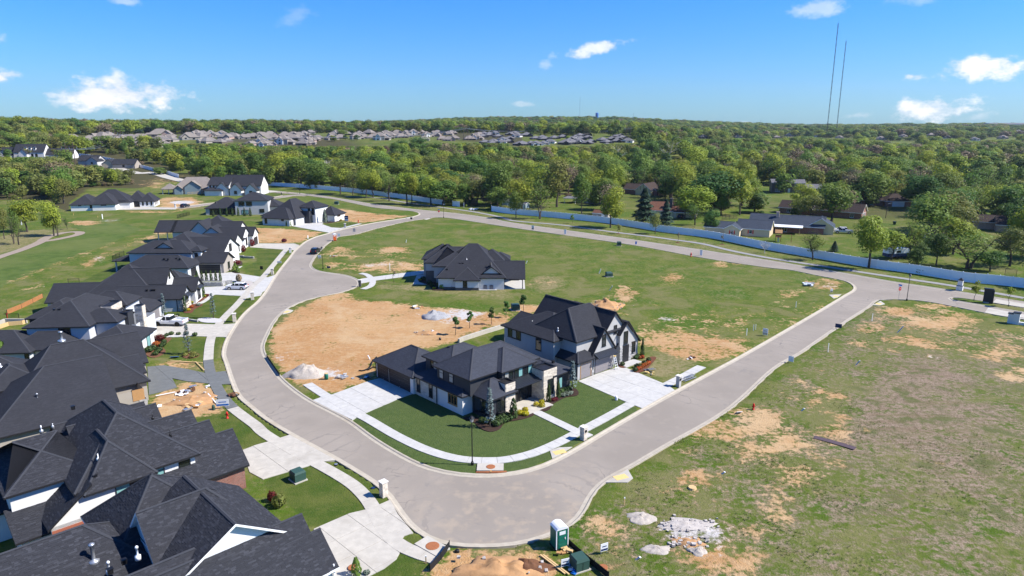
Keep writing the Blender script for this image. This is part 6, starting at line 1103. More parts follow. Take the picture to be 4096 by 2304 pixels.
near_sub_open = [gt('A1', 1500, 790), gt('A1', 1900, 850), gt('A1', 2576, 890), g('A2', 300, 900)]
rw = random.Random(99)
def wood_at(x, y):
    d = math.hypot(x, y)
    if y < 60: return None
    if pin(x, y, left_wood): return 'left'
    if d > 1400: return 'far'
    if pin(x, y, FAR_SUB): return 'sub'
    if pin(x, y, beyond) or d > 520:
        for c, r in CLEAR:
            if math.dist(c, (x, y)) < r: return None
        return 'right' if x > 10 else 'mid'
    return None
pts = []
def scatter(d0, d1, cell):
    az0, az1 = R(-46), R(46); d = d0
    while d < d1:
        n = int(d * (az1 - az0) / cell)
        for k in range(n):
            a = az0 + (az1 - az0) * (k + rw.uniform(0.05, .95)) / n; dd = d + rw.uniform(-.45, .45) * cell; pts.append((math.sin(a) * dd, math.cos(a) * dd, cell))
        d += cell
scatter(175, 480, 11.5); scatter(480, 900, 13.5); scatter(900, 1500, 17); scatter(1500, 2600, 25); scatter(2600, 4200, 40)
pick = {'right': ['bright'] * 32 + ['mid'] * 28 + ['dark'] * 17 + ['olive'] * 12 + ['brown'] * 10 + ['sparse'] * 9, 'mid': ['mid'] * 34 + ['olive'] * 20 + ['bright'] * 24 + ['dark'] * 12 + ['brown'] * 8 + ['cedar'] * 6, 'left': ['olive'] * 38 + ['mid'] * 32 + ['dark'] * 8 + ['bright'] * 10 + ['brown'] * 8 + ['sparse'] * 6, 'far': ['mid'] * 38 + ['olive'] * 20 + ['dark'] * 22 + ['brown'] * 6 + ['bright'] * 16}
pick['sub'] = ['mid', 'dark', 'cedar', 'bright']
named_xy = [(o.location.x, o.location.y) for o in COL.objects if o.get('category') == 'tree']
cands = []
for x, y, cell in pts:
    w = wood_at(x, y)
    if not w: continue
    d = math.hypot(x, y)
    if w == 'sub' and rw.random() > .06: continue
    if w == 'far' and rw.random() > .9: continue
    if w == 'right' and d > 330 and mnoise.noise(Vector((x * .012, y * .012, 7))) > .22 and rw.random() < .8: continue
    if d < 420 and min((abs(x - a) + abs(y - b) for a, b in named_xy)) < 6: continue
    k = rw.choice(pick[w]); H = rw.choice([8, 10, 12, 13, 14, 15, 17]) * rw.uniform(.9, 1.1) if w != 'sub' else rw.uniform(5, 8); W = H * rw.uniform(.7, 1.2)
    if w == 'left': H *= .92
    if w == 'mid' and d < 430: H *= rw.uniform(.7, 1.0)
    if k == 'cedar': H, W = H * .7, H * .45
    if cell > 14: H *= 1.1; W = cell * 1.05
    z = terr(x, y); u, v = project(x, y, z + H); u2, v2 = project(x, y, z); hw = W / 2 * FPX / d
    bad = False
    for r in KEEP_OPEN:
        if u + hw > r[0] and u - hw < r[2] and v < r[3] - 8 and v2 > r[1] and d < r[4]:
            f = (v2 - r[3] + 6) / (v2 - v)
            if f * H < 4.5 or r[3] > 780: bad = True; break
            H *= f; W *= max(.6, f); v = v2 - (v2 - v) * f; hw = W / 2 * FPX / d
    if bad: continue
    if u < -250 or u > 4350: continue
    if d < 1400 and not (w == 'far') and v2 > 2304: continue
    cands.append((H / d, x, y, H, W, k, w))
cands.sort(key=lambda c: -c[0])
NI = 300 - len(NAMED)
LM = [(TILE[t][0] + x * TILE[t][2], TILE[t][1] + y * TILE[t][2], n) for t, x, y, n in [('A4', 250, 1250, 'the brick ranch house'), ('A3', 2250, 1290, 'the beige house'), ('A3', 1650, 1080, 'the rusty brown roof'), ('A3', 1280, 880, 'the half timbered house'), ('A4', 900, 1130, 'the small brick house'), ('A4', 150, 870, 'the brown two storey house'), ('A4', 1250, 1020, 'the white garage door house'), ('A3', 1325, 1070, 'the broad dark spruce'), ('A3', 1065, 600, 'the white limbed sycamore'), ('A3', 1850, 620, 'the round bright maple'), ('A2', 2000, 1040, 'the fence gap'), ('A3', 150, 1070, 'the blue sheds'), ('A1', 1000, 1000, 'the white bungalow'), ('A1', 1950, 850, 'the tan brick house'), ('A2', 60, 850, 'the white gable house'), ('A1', 1120, 660, 'the low left houses'), ('A1', 250, 530, 'the three dormer house'), ('A2', 1880, 700, 'the purple red tree'), ('A4', 560, 1330, 'the wooden playset'), ('B4', 1290, 290, 'the camper trailer'), ('B4', 1012, 150, 'the big bright fence tree'), ('A4', 2300, 1250, 'the pink brick house'), ('A4', 590, 750, 'the pale brown budding tree'), ('A4', 1380, 560, 'the grey leafless tree'), ('A2', 690, 700, 'the bare white tree'), ('A2', 1200, 850, 'the far fence strip trees'), ('A1', 150, 1150, 'the cart path trees'), ('A4', 2080, 1050, 'the wide bare grey tree'), ('A3', 2000, 900, 'the huge spreading dark tree'), ('A4', 1880, 1050, 'the upright side road tree'), ('A2', 1550, 560, 'the two deep green trees'), ('A4', 960, 660, 'the broad glowing green tree')]]
FLM = [(TILE[t][0] + x * TILE[t][2], TILE[t][1] + y * TILE[t][2], n) for t, x, y, n in [('A1', 1195, 400, 'the far left pylon'), ('A2', 560, 420, 'the second far pylon'), ('A2', 2112, 380, 'the far middle pylon'), ('A3', 1168, 380, 'the pylon past the newest street'), ('A3', 535, 400, 'the pylon over the newest street'), ('A1', 705, 520, 'the white power pole'), ('A1', 1800, 400, 'the open green slope'), ('A2', 1300, 380, 'the middle of the far subdivision')]]
USED = {}
def where(u, v, lms):
    L_ = sorted((((u - a) ** 2 + 4 * (v - b) ** 2) ** .5, a, b, n) for a, b, n in lms)[:1]; q, a, b, n = L_[0]; dx, dy = u - a, (v - b) * 2
    side = ('well ' if q > 220 else '') + (('right of ' if dx > 0 else 'left of ') if abs(dx) > abs(dy) else ('beyond ' if dy < 0 else 'in front of '))
    if abs(dx) < 2.2 * abs(dy) and abs(dy) < 2.2 * abs(dx): side = ('upper ' if dy < 0 else 'lower ') + ('right of ' if dx > 0 else 'left of ')
    return side + n
def uniq(lab):
    USED[lab] = USED.get(lab, 0) + 1; k = USED[lab]; return lab if k == 1 else lab + ', ' + ['', '', 'second', 'third', 'fourth', 'fifth', 'sixth', 'seventh', 'eighth', 'ninth', 'tenth', 'eleventh', 'twelfth'][min(k, 12)] + ' back'
ADJ = {'bright': 'yellow green', 'mid': 'mid green', 'dark': 'deep green', 'olive': 'olive green', 'brown': 'brown budding', 'sparse': 'half bare', 'cedar': 'small dark cedar', 'spruce': 'dark spruce'}
PLACE = {'right': 'in the wood behind the right white fence', 'mid': 'in the wood behind the far white fence', 'left': 'in the wood behind the white bungalow', 'sub': 'among the far subdivision houses', 'far': 'in the distant wood'}
for s, x, y, H, W, k, w in cands[:NI]:
    u, v = project(x, y, terr(x, y) + H * .6); sz = 'tall ' if H > 15 else 'low ' if H < 9.5 else 'broad ' if W > H * 1.03 else 'slim ' if W < H * .84 else ''
    tree(k, x, y, H, W, uniq(sz + (ADJ[k] + ' tree ' if k != 'cedar' else ADJ[k] + ' ') + where(u, v, LM)), group='trees ' + PLACE[w])
# far mass: points with instanced low crowns
pcol = bpy.data.collections.new('woodland_kinds'); order = ['bright', 'brown', 'cedar', 'dark', 'mid', 'olive']; KI = {}
for ki, k in enumerate(order):
    for v in range(2):
        rnd = random.Random(300 + ki * 5 + v); b = make_crown(rnd, 12, 9, 1.2 if k != 'cedar' else .4, 1500, .62, 20, .55, cone=.5 if k == 'cedar' else 0); b.tube([(0, 0, -.5), (0, 0, 6)], [.3, .12], 5)
        o = bpy.data.objects.new('wood_%02d' % (ki * 2 + v), b.mesh('crown', LEAF[{'cedar': 'conifer'}.get(k, k)])); pcol.objects.link(o); KI.setdefault(k, []).append(ki * 2 + v)
KI['sparse'] = KI['olive']; KI['spruce'] = KI['cedar']
far_c = cands[NI:]
# undergrowth that closes the foot of the wood edges
for s, x, y, H, W, k, w in cands:
    d = math.hypot(x, y)
    if d < 620 and w in ('left', 'mid', 'right') and rw.random() < (.85 if w != 'right' else .25):
        for q in range(2 if w != 'right' else 1):
            xx, yy = x + rw.uniform(-4, 4), y + rw.uniform(-4, 4); hh = rw.uniform(1.6, 4.2)
            u, v = project(xx, yy, terr(xx, yy) + hh)
            if wood_at(xx, yy) and not any(r[0] - 10 < u < r[2] + 10 and r[1] < v < r[3] and d < r[4] for r in KEEP_OPEN): far_c.append((0, xx, yy, hh, rw.uniform(3, 5.5), rw.choice(['mid', 'olive', 'dark', 'brown']), 'u'))
def mass(name, label, data):
    n = len(data); me = bpy.data.meshes.new(name); me.vertices.add(n); me.vertices.foreach_set('co', np.array([(x, y, terr(x, y) - .15) for _, x, y, *_r in data], np.float32).ravel())
    at = me.attributes.new('scl', 'FLOAT_VECTOR', 'POINT'); at.data.foreach_set('vector', np.array([(W / 9, W / 9, H / 12) for _, x, y, H, W, k, w in data], np.float32).ravel())
    at = me.attributes.new('rot', 'FLOAT', 'POINT'); at.data.foreach_set('value', np.array([rw.uniform(0, 6.28) for _ in data], np.float32))
    at = me.attributes.new('kind', 'INT', 'POINT'); at.data.foreach_set('value', np.array([rw.choice(KI[k]) for *_a, k, w in data], np.int32))
    ob = add(name, me, kind='stuff', label=label); ng = bpy.data.node_groups.new(name, 'GeometryNodeTree'); ng.interface.new_socket('Geometry', in_out='INPUT', socket_type='NodeSocketGeometry'); ng.interface.new_socket('Geometry', in_out='OUTPUT', socket_type='NodeSocketGeometry')
    N = ng.nodes; L = ng.links; gi = N.new('NodeGroupInput'); go = N.new('NodeGroupOutput'); ip = N.new('GeometryNodeInstanceOnPoints'); mp = N.new('GeometryNodeMeshToPoints'); ci = N.new('GeometryNodeCollectionInfo'); ci.inputs['Collection'].default_value = pcol; ci.inputs['Separate Children'].default_value = True; ci.inputs['Reset Children'].default_value = True
    def na(nm, ty): a = N.new('GeometryNodeInputNamedAttribute'); a.data_type = ty; a.inputs['Name'].default_value = nm; return a.outputs[0]
    cx = N.new('ShaderNodeCombineXYZ'); L.new(na('rot', 'FLOAT'), cx.inputs[2])
    L.new(gi.outputs[0], mp.inputs[0]); L.new(mp.outputs[0], ip.inputs['Points']); L.new(ci.outputs[0], ip.inputs['Instance']); ip.inputs['Pick Instance'].default_value = True
    L.new(na('kind', 'INT'), ip.inputs['Instance Index']); L.new(cx.outputs[0], ip.inputs['Rotation']); L.new(na('scl', 'FLOAT_VECTOR'), ip.inputs['Scale']); L.new(ip.outputs[0], go.inputs[0])
    md = ob.modifiers.new('scatter', 'NODES'); md.node_group = ng; return ob
mass('far_woodland', 'far woods and undergrowth spreading to the horizon', far_c)

# -- far subdivision houses
def far_house(name, label, wall, roof, wings, wins, group='houses of the distant subdivision', **kw):
    h = House(name, label, (0, 0), 0, wall, roof, detail=1, group=group, **kw)
    for w in wings: h.wing(*w[:5], **w[5])
    for w in wins: h.window(*w, sill=False)
    ch = []
    return h.t
FW = [('-y', 0, 3, .9, 1.4, 1.4), ('-y', 0, 12, .9, 1.6, 1.4)]
VAR = [('far_house', 'brown brick house with hipped tan roof in the distant subdivision', 'brownsiding', 'roof_tan', [(0, 15, 0, 11, 2.9, dict(pitch=.75)), (9, 16, -2.5, 6, 2.9, dict(pitch=.8))], [('-y', 0, 3.5, .9, 1.6, 1.4), ('-y', -2.5, 12.5, .2, 4.4, 2.1)]),
       ('far_house', 'pale brick house with grey brown hipped roof in the distant subdivision', 'tan', 'roof_tan', [(0, 16, 0, 12, 2.9, dict(pitch=.7)), (1, 7, -2, 5, 2.9, dict(roof='gy', pitch=.9))], [('-y', -2, 4, .9, 1.6, 1.4), ('-y', 0, 11, .8, 1.8, 1.4)]),
       ('far_house', 'two storey house with white gable and tan roof in the distant subdivision', 'tan', 'roof_tan', [(0, 13, 0, 11, 5.2, dict(pitch=.7)), (3, 9, -1.5, 5, 4.4, dict(roof='gy', pitch=.95, wall='white')), (11, 18, 1, 10, 2.8, dict(pitch=.6))], [('-y', -1.5, 6, 3.2, 1.4, 1.2), ('-y', -1.5, 6, .6, 1.8, 1.4), ('-y', 1, 14.5, .2, 4.4, 2.0)]),
       ('far_house', 'red brown brick house with brown roof in the distant subdivision', 'brickpink', 'roof_tan', [(0, 16, 0, 11, 2.9, dict(pitch=.72)), (10, 17, -2, 7, 2.9, dict(roof='gy', pitch=.8))], [('-y', 0, 4, .9, 1.8, 1.4), ('-y', -2, 13.5, .9, 1.6, 1.4)]),
       ('far_house', 'dark walled house with grey hipped roof in the newest far street', 'darkwall', 'roof_grey', [(0, 15, 0, 13, 2.8, dict(pitch=.5)), (8, 14, -2.5, 5, 2.8, dict(roof='gy', pitch=.6))], [('-y', 0, 3.5, .9, 1.4, 1.4), ('-y', -2.5, 11, .2, 4.4, 2.0)]),
       ('far_house', 'white walled house with grey roof in the newest far street', 'white', 'roof_grey', [(0, 15, 0, 12, 2.8, dict(pitch=.55)), (1, 7, -2, 5, 2.8, dict(roof='gy', pitch=.65))], [('-y', -2, 4, .2, 4.2, 2.0), ('-y', 0, 11, .9, 1.6, 1.3)])]
PROT = []
for v in VAR: PROT.append(far_house(*v))
tree_of = {}
for o in COL.objects:
    if o.parent: tree_of.setdefault(o.parent.name, []).append(o)
BASE = ['brown tan roofed house', 'pale tan roofed house', 'white gabled two storey house', 'reddish brick house', 'dark grey roofed house', 'white grey roofed house']
def clone(o, loc, rz, sc, label=None):
    c = o.copy(); COL.objects.link(c); c.location = loc; c.rotation_euler = (0, 0, rz); c.scale = (sc, sc, sc)
    if label: c['label'] = label
    for ch in tree_of.get(o.name, []):
        d = ch.copy(); COL.objects.link(d); d.parent = c
        for g2 in tree_of.get(ch.name, []): e = g2.copy(); COL.objects.link(e); e.parent = d
    return c
FH = [('A1', p) for p in [(605, 437, 165), (640, 490, 120), (745, 485, 110), (840, 455, 150), (880, 418, 120), (980, 388, 130), (965, 425, 120), (1080, 437, 100), (1190, 402, 110), (1300, 404, 120), (1330, 458, 140), (1400, 425, 110), (1415, 387, 80), (1525, 470, 120), (1570, 380, 190), (1660, 390, 60), (1590, 430, 150), (1890, 405, 160), (1960, 375, 120), (2070, 374, 110), (2170, 374, 100), (2240, 390, 120), (2330, 385, 110), (2440, 395, 110), (2040, 435, 120), (2190, 437, 100), (2480, 358, 100), (2540, 374, 90), (2500, 455, 100)]] + \
     [('A2', p) for p in [(60, 384, 130), (40, 445, 120), (100, 404, 100), (60, 475, 120), (280, 374, 120), (350, 405, 130), (420, 374, 110), (540, 340, 90), (255, 447, 160), (490, 425, 140), (560, 404, 110), (455, 457, 130), (750, 364, 80), (820, 340, 90), (900, 355, 100), (940, 338, 80), (1000, 374, 110), (1020, 400, 110), (1120, 345, 110), (1150, 389, 70), (770, 405, 120), (1240, 405, 140), (1290, 349, 100), (1330, 374, 120), (1410, 339, 90), (1470, 385, 110), (1510, 344, 90), (1590, 349, 100), (1680, 410, 110), (1740, 375, 100), (1780, 349, 80), (1920, 354, 80), (1935, 415, 110), (1860, 405, 60), (2150, 407, 110), (2200, 370, 90), (2270, 349, 80), (2300, 379, 100), (2360, 354, 80), (2450, 379, 90), (2540, 354, 80), (2310, 440, 100), (2400, 447, 110), (2490, 410, 90), (2540, 432, 90)]] + \
     [('A3', p) for p in [(30, 374, 80), (150, 370, 120), (60, 460, 120), (150, 462, 110), (260, 462, 130), (340, 408, 120), (250, 400, 100), (370, 438, 120), (450, 395, 100), (520, 450, 140), (590, 405, 110), (640, 450, 140), (700, 405, 110), (740, 445, 100), (700, 370, 70), (920, 490, 110), (940, 416, 110), (990, 440, 110), (1060, 406, 100), (1150, 427, 120), (1030, 380, 40)]]
FH += [(t_, (x + w * .55 + rw.uniform(-10, 10), y - rw.uniform(7, 16), w * rw.uniform(.75, .95))) for t_, (x, y, w) in FH if rw.random() < .75]
cnt = [0] * 6
for i, (t_, (x, y, w)) in enumerate(FH):
    newer = (t_ == 'A3') or (t_ == 'A2' and x > 2250); k = rw.choice([4, 4, 5, 4] if newer else [0, 1, 0, 1, 2, 3]); p = gt(t_, x - w * .45, y); d = math.hypot(*p); sc = max(.75, min(1.5, w * TILE[t_][2] / FPX * d / 16)); loc = (p[0], p[1], terr(*p) - .3); rz = R(rw.choice([-25, -10, 0, 10, 20, 30]) + rw.uniform(-6, 6))
    lab = uniq(BASE[k] + ' ' + where(*[TILE[t_][q] + (x, y)[q] * K for q in (0, 1)], FLM))
    if cnt[k] == 0: o = PROT[k]; o.location = loc; o.rotation_euler = (0, 0, rz); o.scale = (sc,) * 3; o['label'] = lab
    else: clone(PROT[k], loc, rz, sc, lab)
    cnt[k] += 1
for t_, x, y, w, k, lab in extra:
    p = gt(t_, x, y); d = math.hypot(*p); c = clone(PROT[k], (p[0], p[1], terr(*p) + 2), R(rw.uniform(-20, 20)), max(.8, min(2., w * K / FPX * d / 17)), lab); 
    if 'group' in c: del c['group']
p = gt('A3', 1480, 384); h = House('red_roof_house', 'house with a bright red metal roof beyond the woods', p, 10, 'white', z=terr(*p) + 1, detail=1); h.wing(0, 16, 0, 11, 3, zr=8, rm='red'); h.window('-y', 0, 5, 1, 1.5, 1.4, sill=False)
p = gt('A1', 1030, 300); h = House('orange_roof_house', 'house with an orange roof on the far left ridge', p, 10, 'tan', z=terr(*p), detail=1); h.wing(0, 24, 0, 13, 3, zr=7, rm='rust'); h.window('-y', 0, 6, 1, 1.5, 1.4, sill=False)
p = gt('A4', 2260, 292); h = House('warehouse', 'long pale warehouse on the far right horizon', p, 5, 'lightgrey', 'roof_grey', 'trimwhite', z=terr(*p) + 6, cat='warehouse', detail=1); h.wing(0, 210, 0, 60, 9, 'gx', zr=13); [h.door('-y', 0, 20 + k * 22, 8, 5, 'plasticwhite') for k in range(8)]
# -- masts, water tower, pylons
def mast(label, t_, x, yb, yt, dist, w, guys=True, mat='black'):
    d = ray(t_, x, yb); px = d[0] / d[1] * dist; zb = terr(px, dist); zt = CAM_H + ray(t_, x, yt)[2] / ray(t_, x, yt)[1] * dist; h_ = zt - zb; th = thing('radio_mast', label, 'mast', (px, dist, zb)); n = max(6, int(h_ / 12)); b = MB()
    for a in range(3): q = (math.cos(a * 2.094) * w, math.sin(a * 2.094) * w); MB().box(q[0] - w * .16, q[0] + w * .16, q[1] - w * .16, q[1] + w * .16, -12, h_).build('leg', M[mat], th)
    for k in range(n):
        z0, z1 = h_ * k / n, h_ * (k + 1) / n
        for a in range(3): p = (math.cos(a * 2.094) * w, math.sin(a * 2.094) * w, z0); q = (math.cos((a + 1) * 2.094) * w, math.sin((a + 1) * 2.094) * w, z1); b.tube([p, q], w * .1, 3)
    b.build('lattice', M[mat], th); MB().cyl(0, 0, h_, h_ + h_ * .03, w * .1, n=5).build('aerial', M[mat], th)
    return th
mast('taller of two dark lattice radio masts above the right woods', 'S', 3310, 505, 92, 1500, .9); mast('shorter of two dark lattice radio masts above the right woods', 'S', 3348, 503, 163, 1620, .9); mast('thin grey radio mast on the central horizon', 'S', 2318, 492, 386, 2300, .6, mat='steel'); th = mast('short grey phone mast right of the water tower', 'S', 2532, 494, 452, 2200, .7, mat='steel'); mast('faint short mast on the right central horizon', 'S', 3042, 498, 480, 2400, .6, mat='steel')
d_ = ray('S', 2387, 490); px = d_[0] / d_[1] * 2400; th = thing('water_tower', 'blue standpipe water tower on the central horizon', 'water tower', (px, 2400, terr(px, 2400))); MB().lathe([(5, 0), (5, 27), (4.4, 28.5), (0.5, 29.5)], 16).build('tank', M['blue'], th); MB().box(-.3, .3, -5.3, -5, 0, 28).build('ladder', M['steel'], th)
POLES = []
def pylon(label, t_, x, yb, yt, dist, gap=5.0):
    dd = ray(t_, x, yb); px = dd[0] / dd[1] * dist; zb = terr(px, dist); r2 = ray(t_, x, yt); zt = CAM_H + r2[2] / r2[1] * dist; h_ = max(14, zt - zb); th = thing('power_pylon', label, 'pylon', (px, dist, zb), R(15))
    for s in (-1, 1): MB().tube([(s * gap / 2, 0, -2), (s * gap / 2, 0, h_)], [.32, .2], 6).build('pole', M['barkbrown'], th)
    MB().box(-gap, gap, -.18, .18, h_ - 3, h_ - 2.6).build('crossarm', M['barkbrown'], th); MB().tube([(-gap / 2, 0, h_ - 3), (gap / 2, 0, h_ - 8)], .14, 4).tube([(gap / 2, 0, h_ - 3), (-gap / 2, 0, h_ - 8)], .14, 4).build('brace', M['barkbrown'], th)
    for k in (-1, 0, 1): MB().cyl(k * gap * .95, 0, h_ - 4.6, h_ - 3, .12, n=6).build('insulator', M['steel'], th)
    POLES.append((px, dist, zb + h_ - 4.6)); return th
pylon('wooden power pylon among the far left houses', 'A1', 1195, 420, 330, 700); pylon('wooden power pylon among the far middle houses', 'A2', 2112, 415, 245, 800); pylon('wooden power pylon beyond the newest far street', 'A3', 1168, 380, 248, 860); pylon('wooden power pylon over the middle right woods', 'A3', 1805, 345, 250, 1150); pylon('wooden power pylon near the right end of the far subdivision', 'A3', 535, 350, 236, 1000); pylon('wooden power pylon left of the far middle houses', 'A2', 560, 445, 345, 720); pylon('white power pole at the top of the far left fence', 'A1', 705, 545, 425, 490)
def wire(a, b, sag):
    P = [];
    for k in range(13): t = k / 12; P.append((a[0] + (b[0] - a[0]) * t, a[1] + (b[1] - a[1]) * t, a[2] + (b[2] - a[2]) * t - sag * 4 * t * (1 - t)))
    return P
for i, (ia, ib) in enumerate(((0, 5), (5, 1), (1, 4), (4, 2), (2, 3), (6, 0))):
    b = MB(); [b.tube(wire((POLES[ia][0] + k * 4, POLES[ia][1] + k, POLES[ia][2]), (POLES[ib][0] + k * 4, POLES[ib][1] + k, POLES[ib][2]), 5), .09, 3, cap=False) for k in (-1, 0, 1)]
    b.build('power_line', M['steel'], label=['three sagging wires over the far left houses', 'three sagging wires over the far middle trees', 'three sagging wires right of the far middle houses', 'three sagging wires over the newest far street', 'three sagging wires over the middle right woods', 'three wires running to the far left edge'][i], cat='power line', kind='stuff')

# -- shrubs, beds, young trees
def bed(label, t_, pts, mat='mulch', z=.17, name='mulch_bed', cat='planting bed'):
    P = smooth(catmull(gs(t_, pts), .5, True), 1, True); b = flat([P], z); b.v = [(x, y, zz + random.uniform(-.02, .035)) for x, y, zz in b.v]; n = len(P)
    e = MB(); c = (sum(p[0] for p in P) / n, sum(p[1] for p in P) / n)
    for i in range(n): p, q = P[i], P[(i + 1) % n]; b.face([(p[0], p[1], z), (q[0], q[1], z), (q[0], q[1], 0), (p[0], p[1], 0)])
    return b.build(name, M[mat], label=label, cat=cat)
bed('dark mulch bed wrapped round the glass corner of the corner house', 'D1', [(1095, 1010), (1160, 985), (1300, 1000), (1440, 1010), (1600, 985), (1740, 905), (1860, 915), (1975, 960), (1835, 1020), (1620, 1060), (1555, 1140), (1430, 1175), (1300, 1120), (1250, 1060)])
bed('dark mulch bed right of the corner house porch', 'D1', [(1925, 862), (2030, 805), (2090, 803), (2240, 745), (2378, 675), (2440, 640), (2500, 690), (2480, 740), (2350, 755), (2170, 850), (2175, 882), (2080, 930)])
bed('reddish mulch bed with orange shrubs beside the bright white driveway', 'D2', [(2130, 1235), (2260, 1150), (2330, 1080), (2440, 1000), (2520, 1010), (2450, 1110), (2330, 1230), (2200, 1270)], 'mulchred'); bed('small reddish bed at the grey house garage', 'D2', [(1880, 1130), (1990, 1110), (2075, 1150), (1990, 1195), (1890, 1165)], 'mulchred')
bed('curved mulch bed full of round shrubs before the stone front house lawn', 'B1', [(1480, 1325), (1475, 1265), (1540, 1190), (1600, 1150), (1720, 1140), (1715, 1165), (1640, 1230), (1670, 1275), (1640, 1310), (1560, 1345)], 'soildark'); bed('round mulch bed under the blue weeping spruce', 'B1', [(1830, 1325), (1860, 1295), (1980, 1295), (2010, 1320), (1960, 1348), (1870, 1352)], 'soildark'); bed('pale pebble ring with a weeping spruce beside the long roofed house lawn', 'B1', [(1985, 955), (2080, 940), (2230, 955), (2220, 985), (2060, 990)], 'pebble', name='pebble_bed'); bed('pale pebble edging along the tan driveway', 'B1', [(1660, 1135), (1700, 1120), (1880, 1120), (1880, 1130), (1720, 1136)], 'pebble', name='pebble_bed')
bed('red mulch bed along the front of the long roofed house', 'B1', [(1850, 890), (1880, 840), (1940, 800), (2030, 800), (2040, 815), (1960, 850), (1930, 890)], 'mulchred'); bed('red mulch bed beside the second white gable', 'B1', [(1950, 790), (1960, 760), (2060, 700), (2105, 705), (2080, 740), (2000, 790)], 'mulchred'); bed('pink gravel bed beside the white crossover', 'B1', [(2400, 580), (2520, 570), (2545, 600), (2500, 640), (2490, 615)], 'rubble', name='gravel_bed'); bed('dark bed with flowers at the middle house wall', 'D3', [(80, 940), (200, 830), (440, 900), (530, 1090), (890, 1140), (520, 1145), (380, 1130), (320, 1030)]); bed('dark bed under a maroon shrub by the white garage house', 'E4', [(1985, 985), (2000, 915), (2150, 915), (2170, 985), (2060, 995)]); bed('dark bed with three round evergreens by the white driveway', 'E4', [(1985, 1115), (2040, 1085), (2130, 1120), (2100, 1140)]); bed('dark bed beside the white modern house entry', 'A2', [(690, 1240), (820, 1215), (870, 1218), (760, 1240), (710, 1245)])
SH = {}
def shrub_mesh(kind, leaf, n, col=False, i=0):
    k = (kind, leaf, col, i)
    if k not in SH:
        rnd = random.Random(i * 31 + len(SH)); b = MB()
        for q in range(n):
            d = Vector((rnd.gauss(0, 1), rnd.gauss(0, 1), rnd.gauss(0, 1))).normalized()
            if col: t = rnd.random(); r = .5 * (1 - t) ** .45 * rnd.uniform(.8, 1.05) * (0.6 + .4 * min(1, t * 6)); p = Vector((math.cos(q * 2.4) * r, math.sin(q * 2.4) * r, t)); nn = Vector((math.cos(q * 2.4), math.sin(q * 2.4), .5))
            else: p = Vector((d.x * .5, d.y * .5, .45 + d.z * .45)) * rnd.uniform(.82, 1.08); nn = d
            leaf_quad(b, p, (nn + Vector((rnd.uniform(-.5, .5),) * 3)).normalized(), leaf * rnd.uniform(.6, 1.4), rnd.random(), rnd, .8)
        SH[k] = b.mesh('foliage', LEAF[kind])
    return SH[k]
STEM = MB().cyl(0, 0, -.2, .5, .05, .03, n=5).mesh('stem', M['bark'])
def shrub(name, kind, t_, x, y, w, h, label, group=None, col=False, z=.12, n=260, stem=False):
    p = g(t_, x, y) if t_ else (x, y); o = thing(name, label, 'shrub', (p[0], p[1], z), random.uniform(0, 6), group); o.scale = (w, w, h); add('foliage', shrub_mesh(kind, .16 if not col else .13, n, col, random.randrange(3)), o); add('stem', STEM, o); return o
for i, x in enumerate((2035, 2080, 2128, 2174, 2220, 1988)): shrub('columnar_evergreen', 'box', 'B1', x, 566, .85, 2.5, ['second', 'third', 'fourth', 'fifth', 'sixth', 'first'][i] + ' clipped evergreen from the left in the row on the tan block wall', 'row of clipped evergreens', True)
for i, (x, y) in enumerate([(1385, 1070), (1470, 1075), (1512, 1050), (1550, 1035), (1593, 1015), (1638, 1000), (1595, 1065), (1635, 1048), (1678, 1030), (1515, 1105), (1555, 1085), (1340, 1060)]): shrub('boxwood', 'box', 'D1', x, y, .85, .8, 'small round boxwood in the double row before the glass corner', 'double row of boxwoods')
for i, (x, y, w) in enumerate([(1795, 965, .85), (1860, 930, .8), (1866, 975, .85)]): shrub('golden_shrub', 'gold', 'D1', x, y, w, .7, ['left', 'upper', 'right'][i] + ' of three golden shrubs left of the corner house path', 'golden shrubs left of the path')
for i, (x, y, w) in enumerate([(1992, 865, .8), (2057, 836, .75), (2062, 877, .8)]): shrub('golden_shrub', 'gold', 'D1', x, y, w, .7, ['left', 'upper', 'right'][i] + ' of three golden shrubs right of the corner house path', 'golden shrubs right of the path')
shrub('columnar_evergreen', 'box', 'D1', 1718, 1000, 1.3, 2.6, 'dark pointed evergreen left of the corner house porch', col=True); shrub('columnar_evergreen', 'box', 'D1', 2140, 815, .8, 2.6, 'slim evergreen in front of the right stone tower', col=True); shrub('columnar_evergreen', 'box', 'D1', 2255, 765, .8, 2.5, 'slim evergreen at the right edge of the stone tower', col=True)
for i, (x, y) in enumerate([(2290, 715), (2325, 700), (2360, 690), (2395, 675)]): shrub('boxwood', 'box', 'D1', x, y, .9, .85, 'round boxwood in the row beside the dark ribbed wing', 'boxwoods beside the dark wing')
for i, (x, y) in enumerate([(2310, 745), (2350, 735), (2395, 720)]): shrub('sage_shrub', 'sage', 'D1', x, y, 1.0, .55, 'low grey green shrub in the bed beside the dark wing', 'grey shrubs beside the dark wing')
for i, (x, y) in enumerate([(2195, 800), (2222, 790)]): shrub('red_shrub', 'maroon', 'D1', x, y, .7, .45, 'low dark red shrub by the right stone tower', 'dark red shrubs by the tower')
for i, (x, y) in enumerate([(2210, 1225), (2240, 1210), (2270, 1190), (2300, 1175), (2330, 1155), (2360, 1140), (2390, 1120), (2240, 1035), (2290, 1030)]): shrub('orange_shrub', 'orange', 'D2', x, y, .75, .55, 'small orange shrub in the row beside the bright white driveway', 'row of orange shrubs')
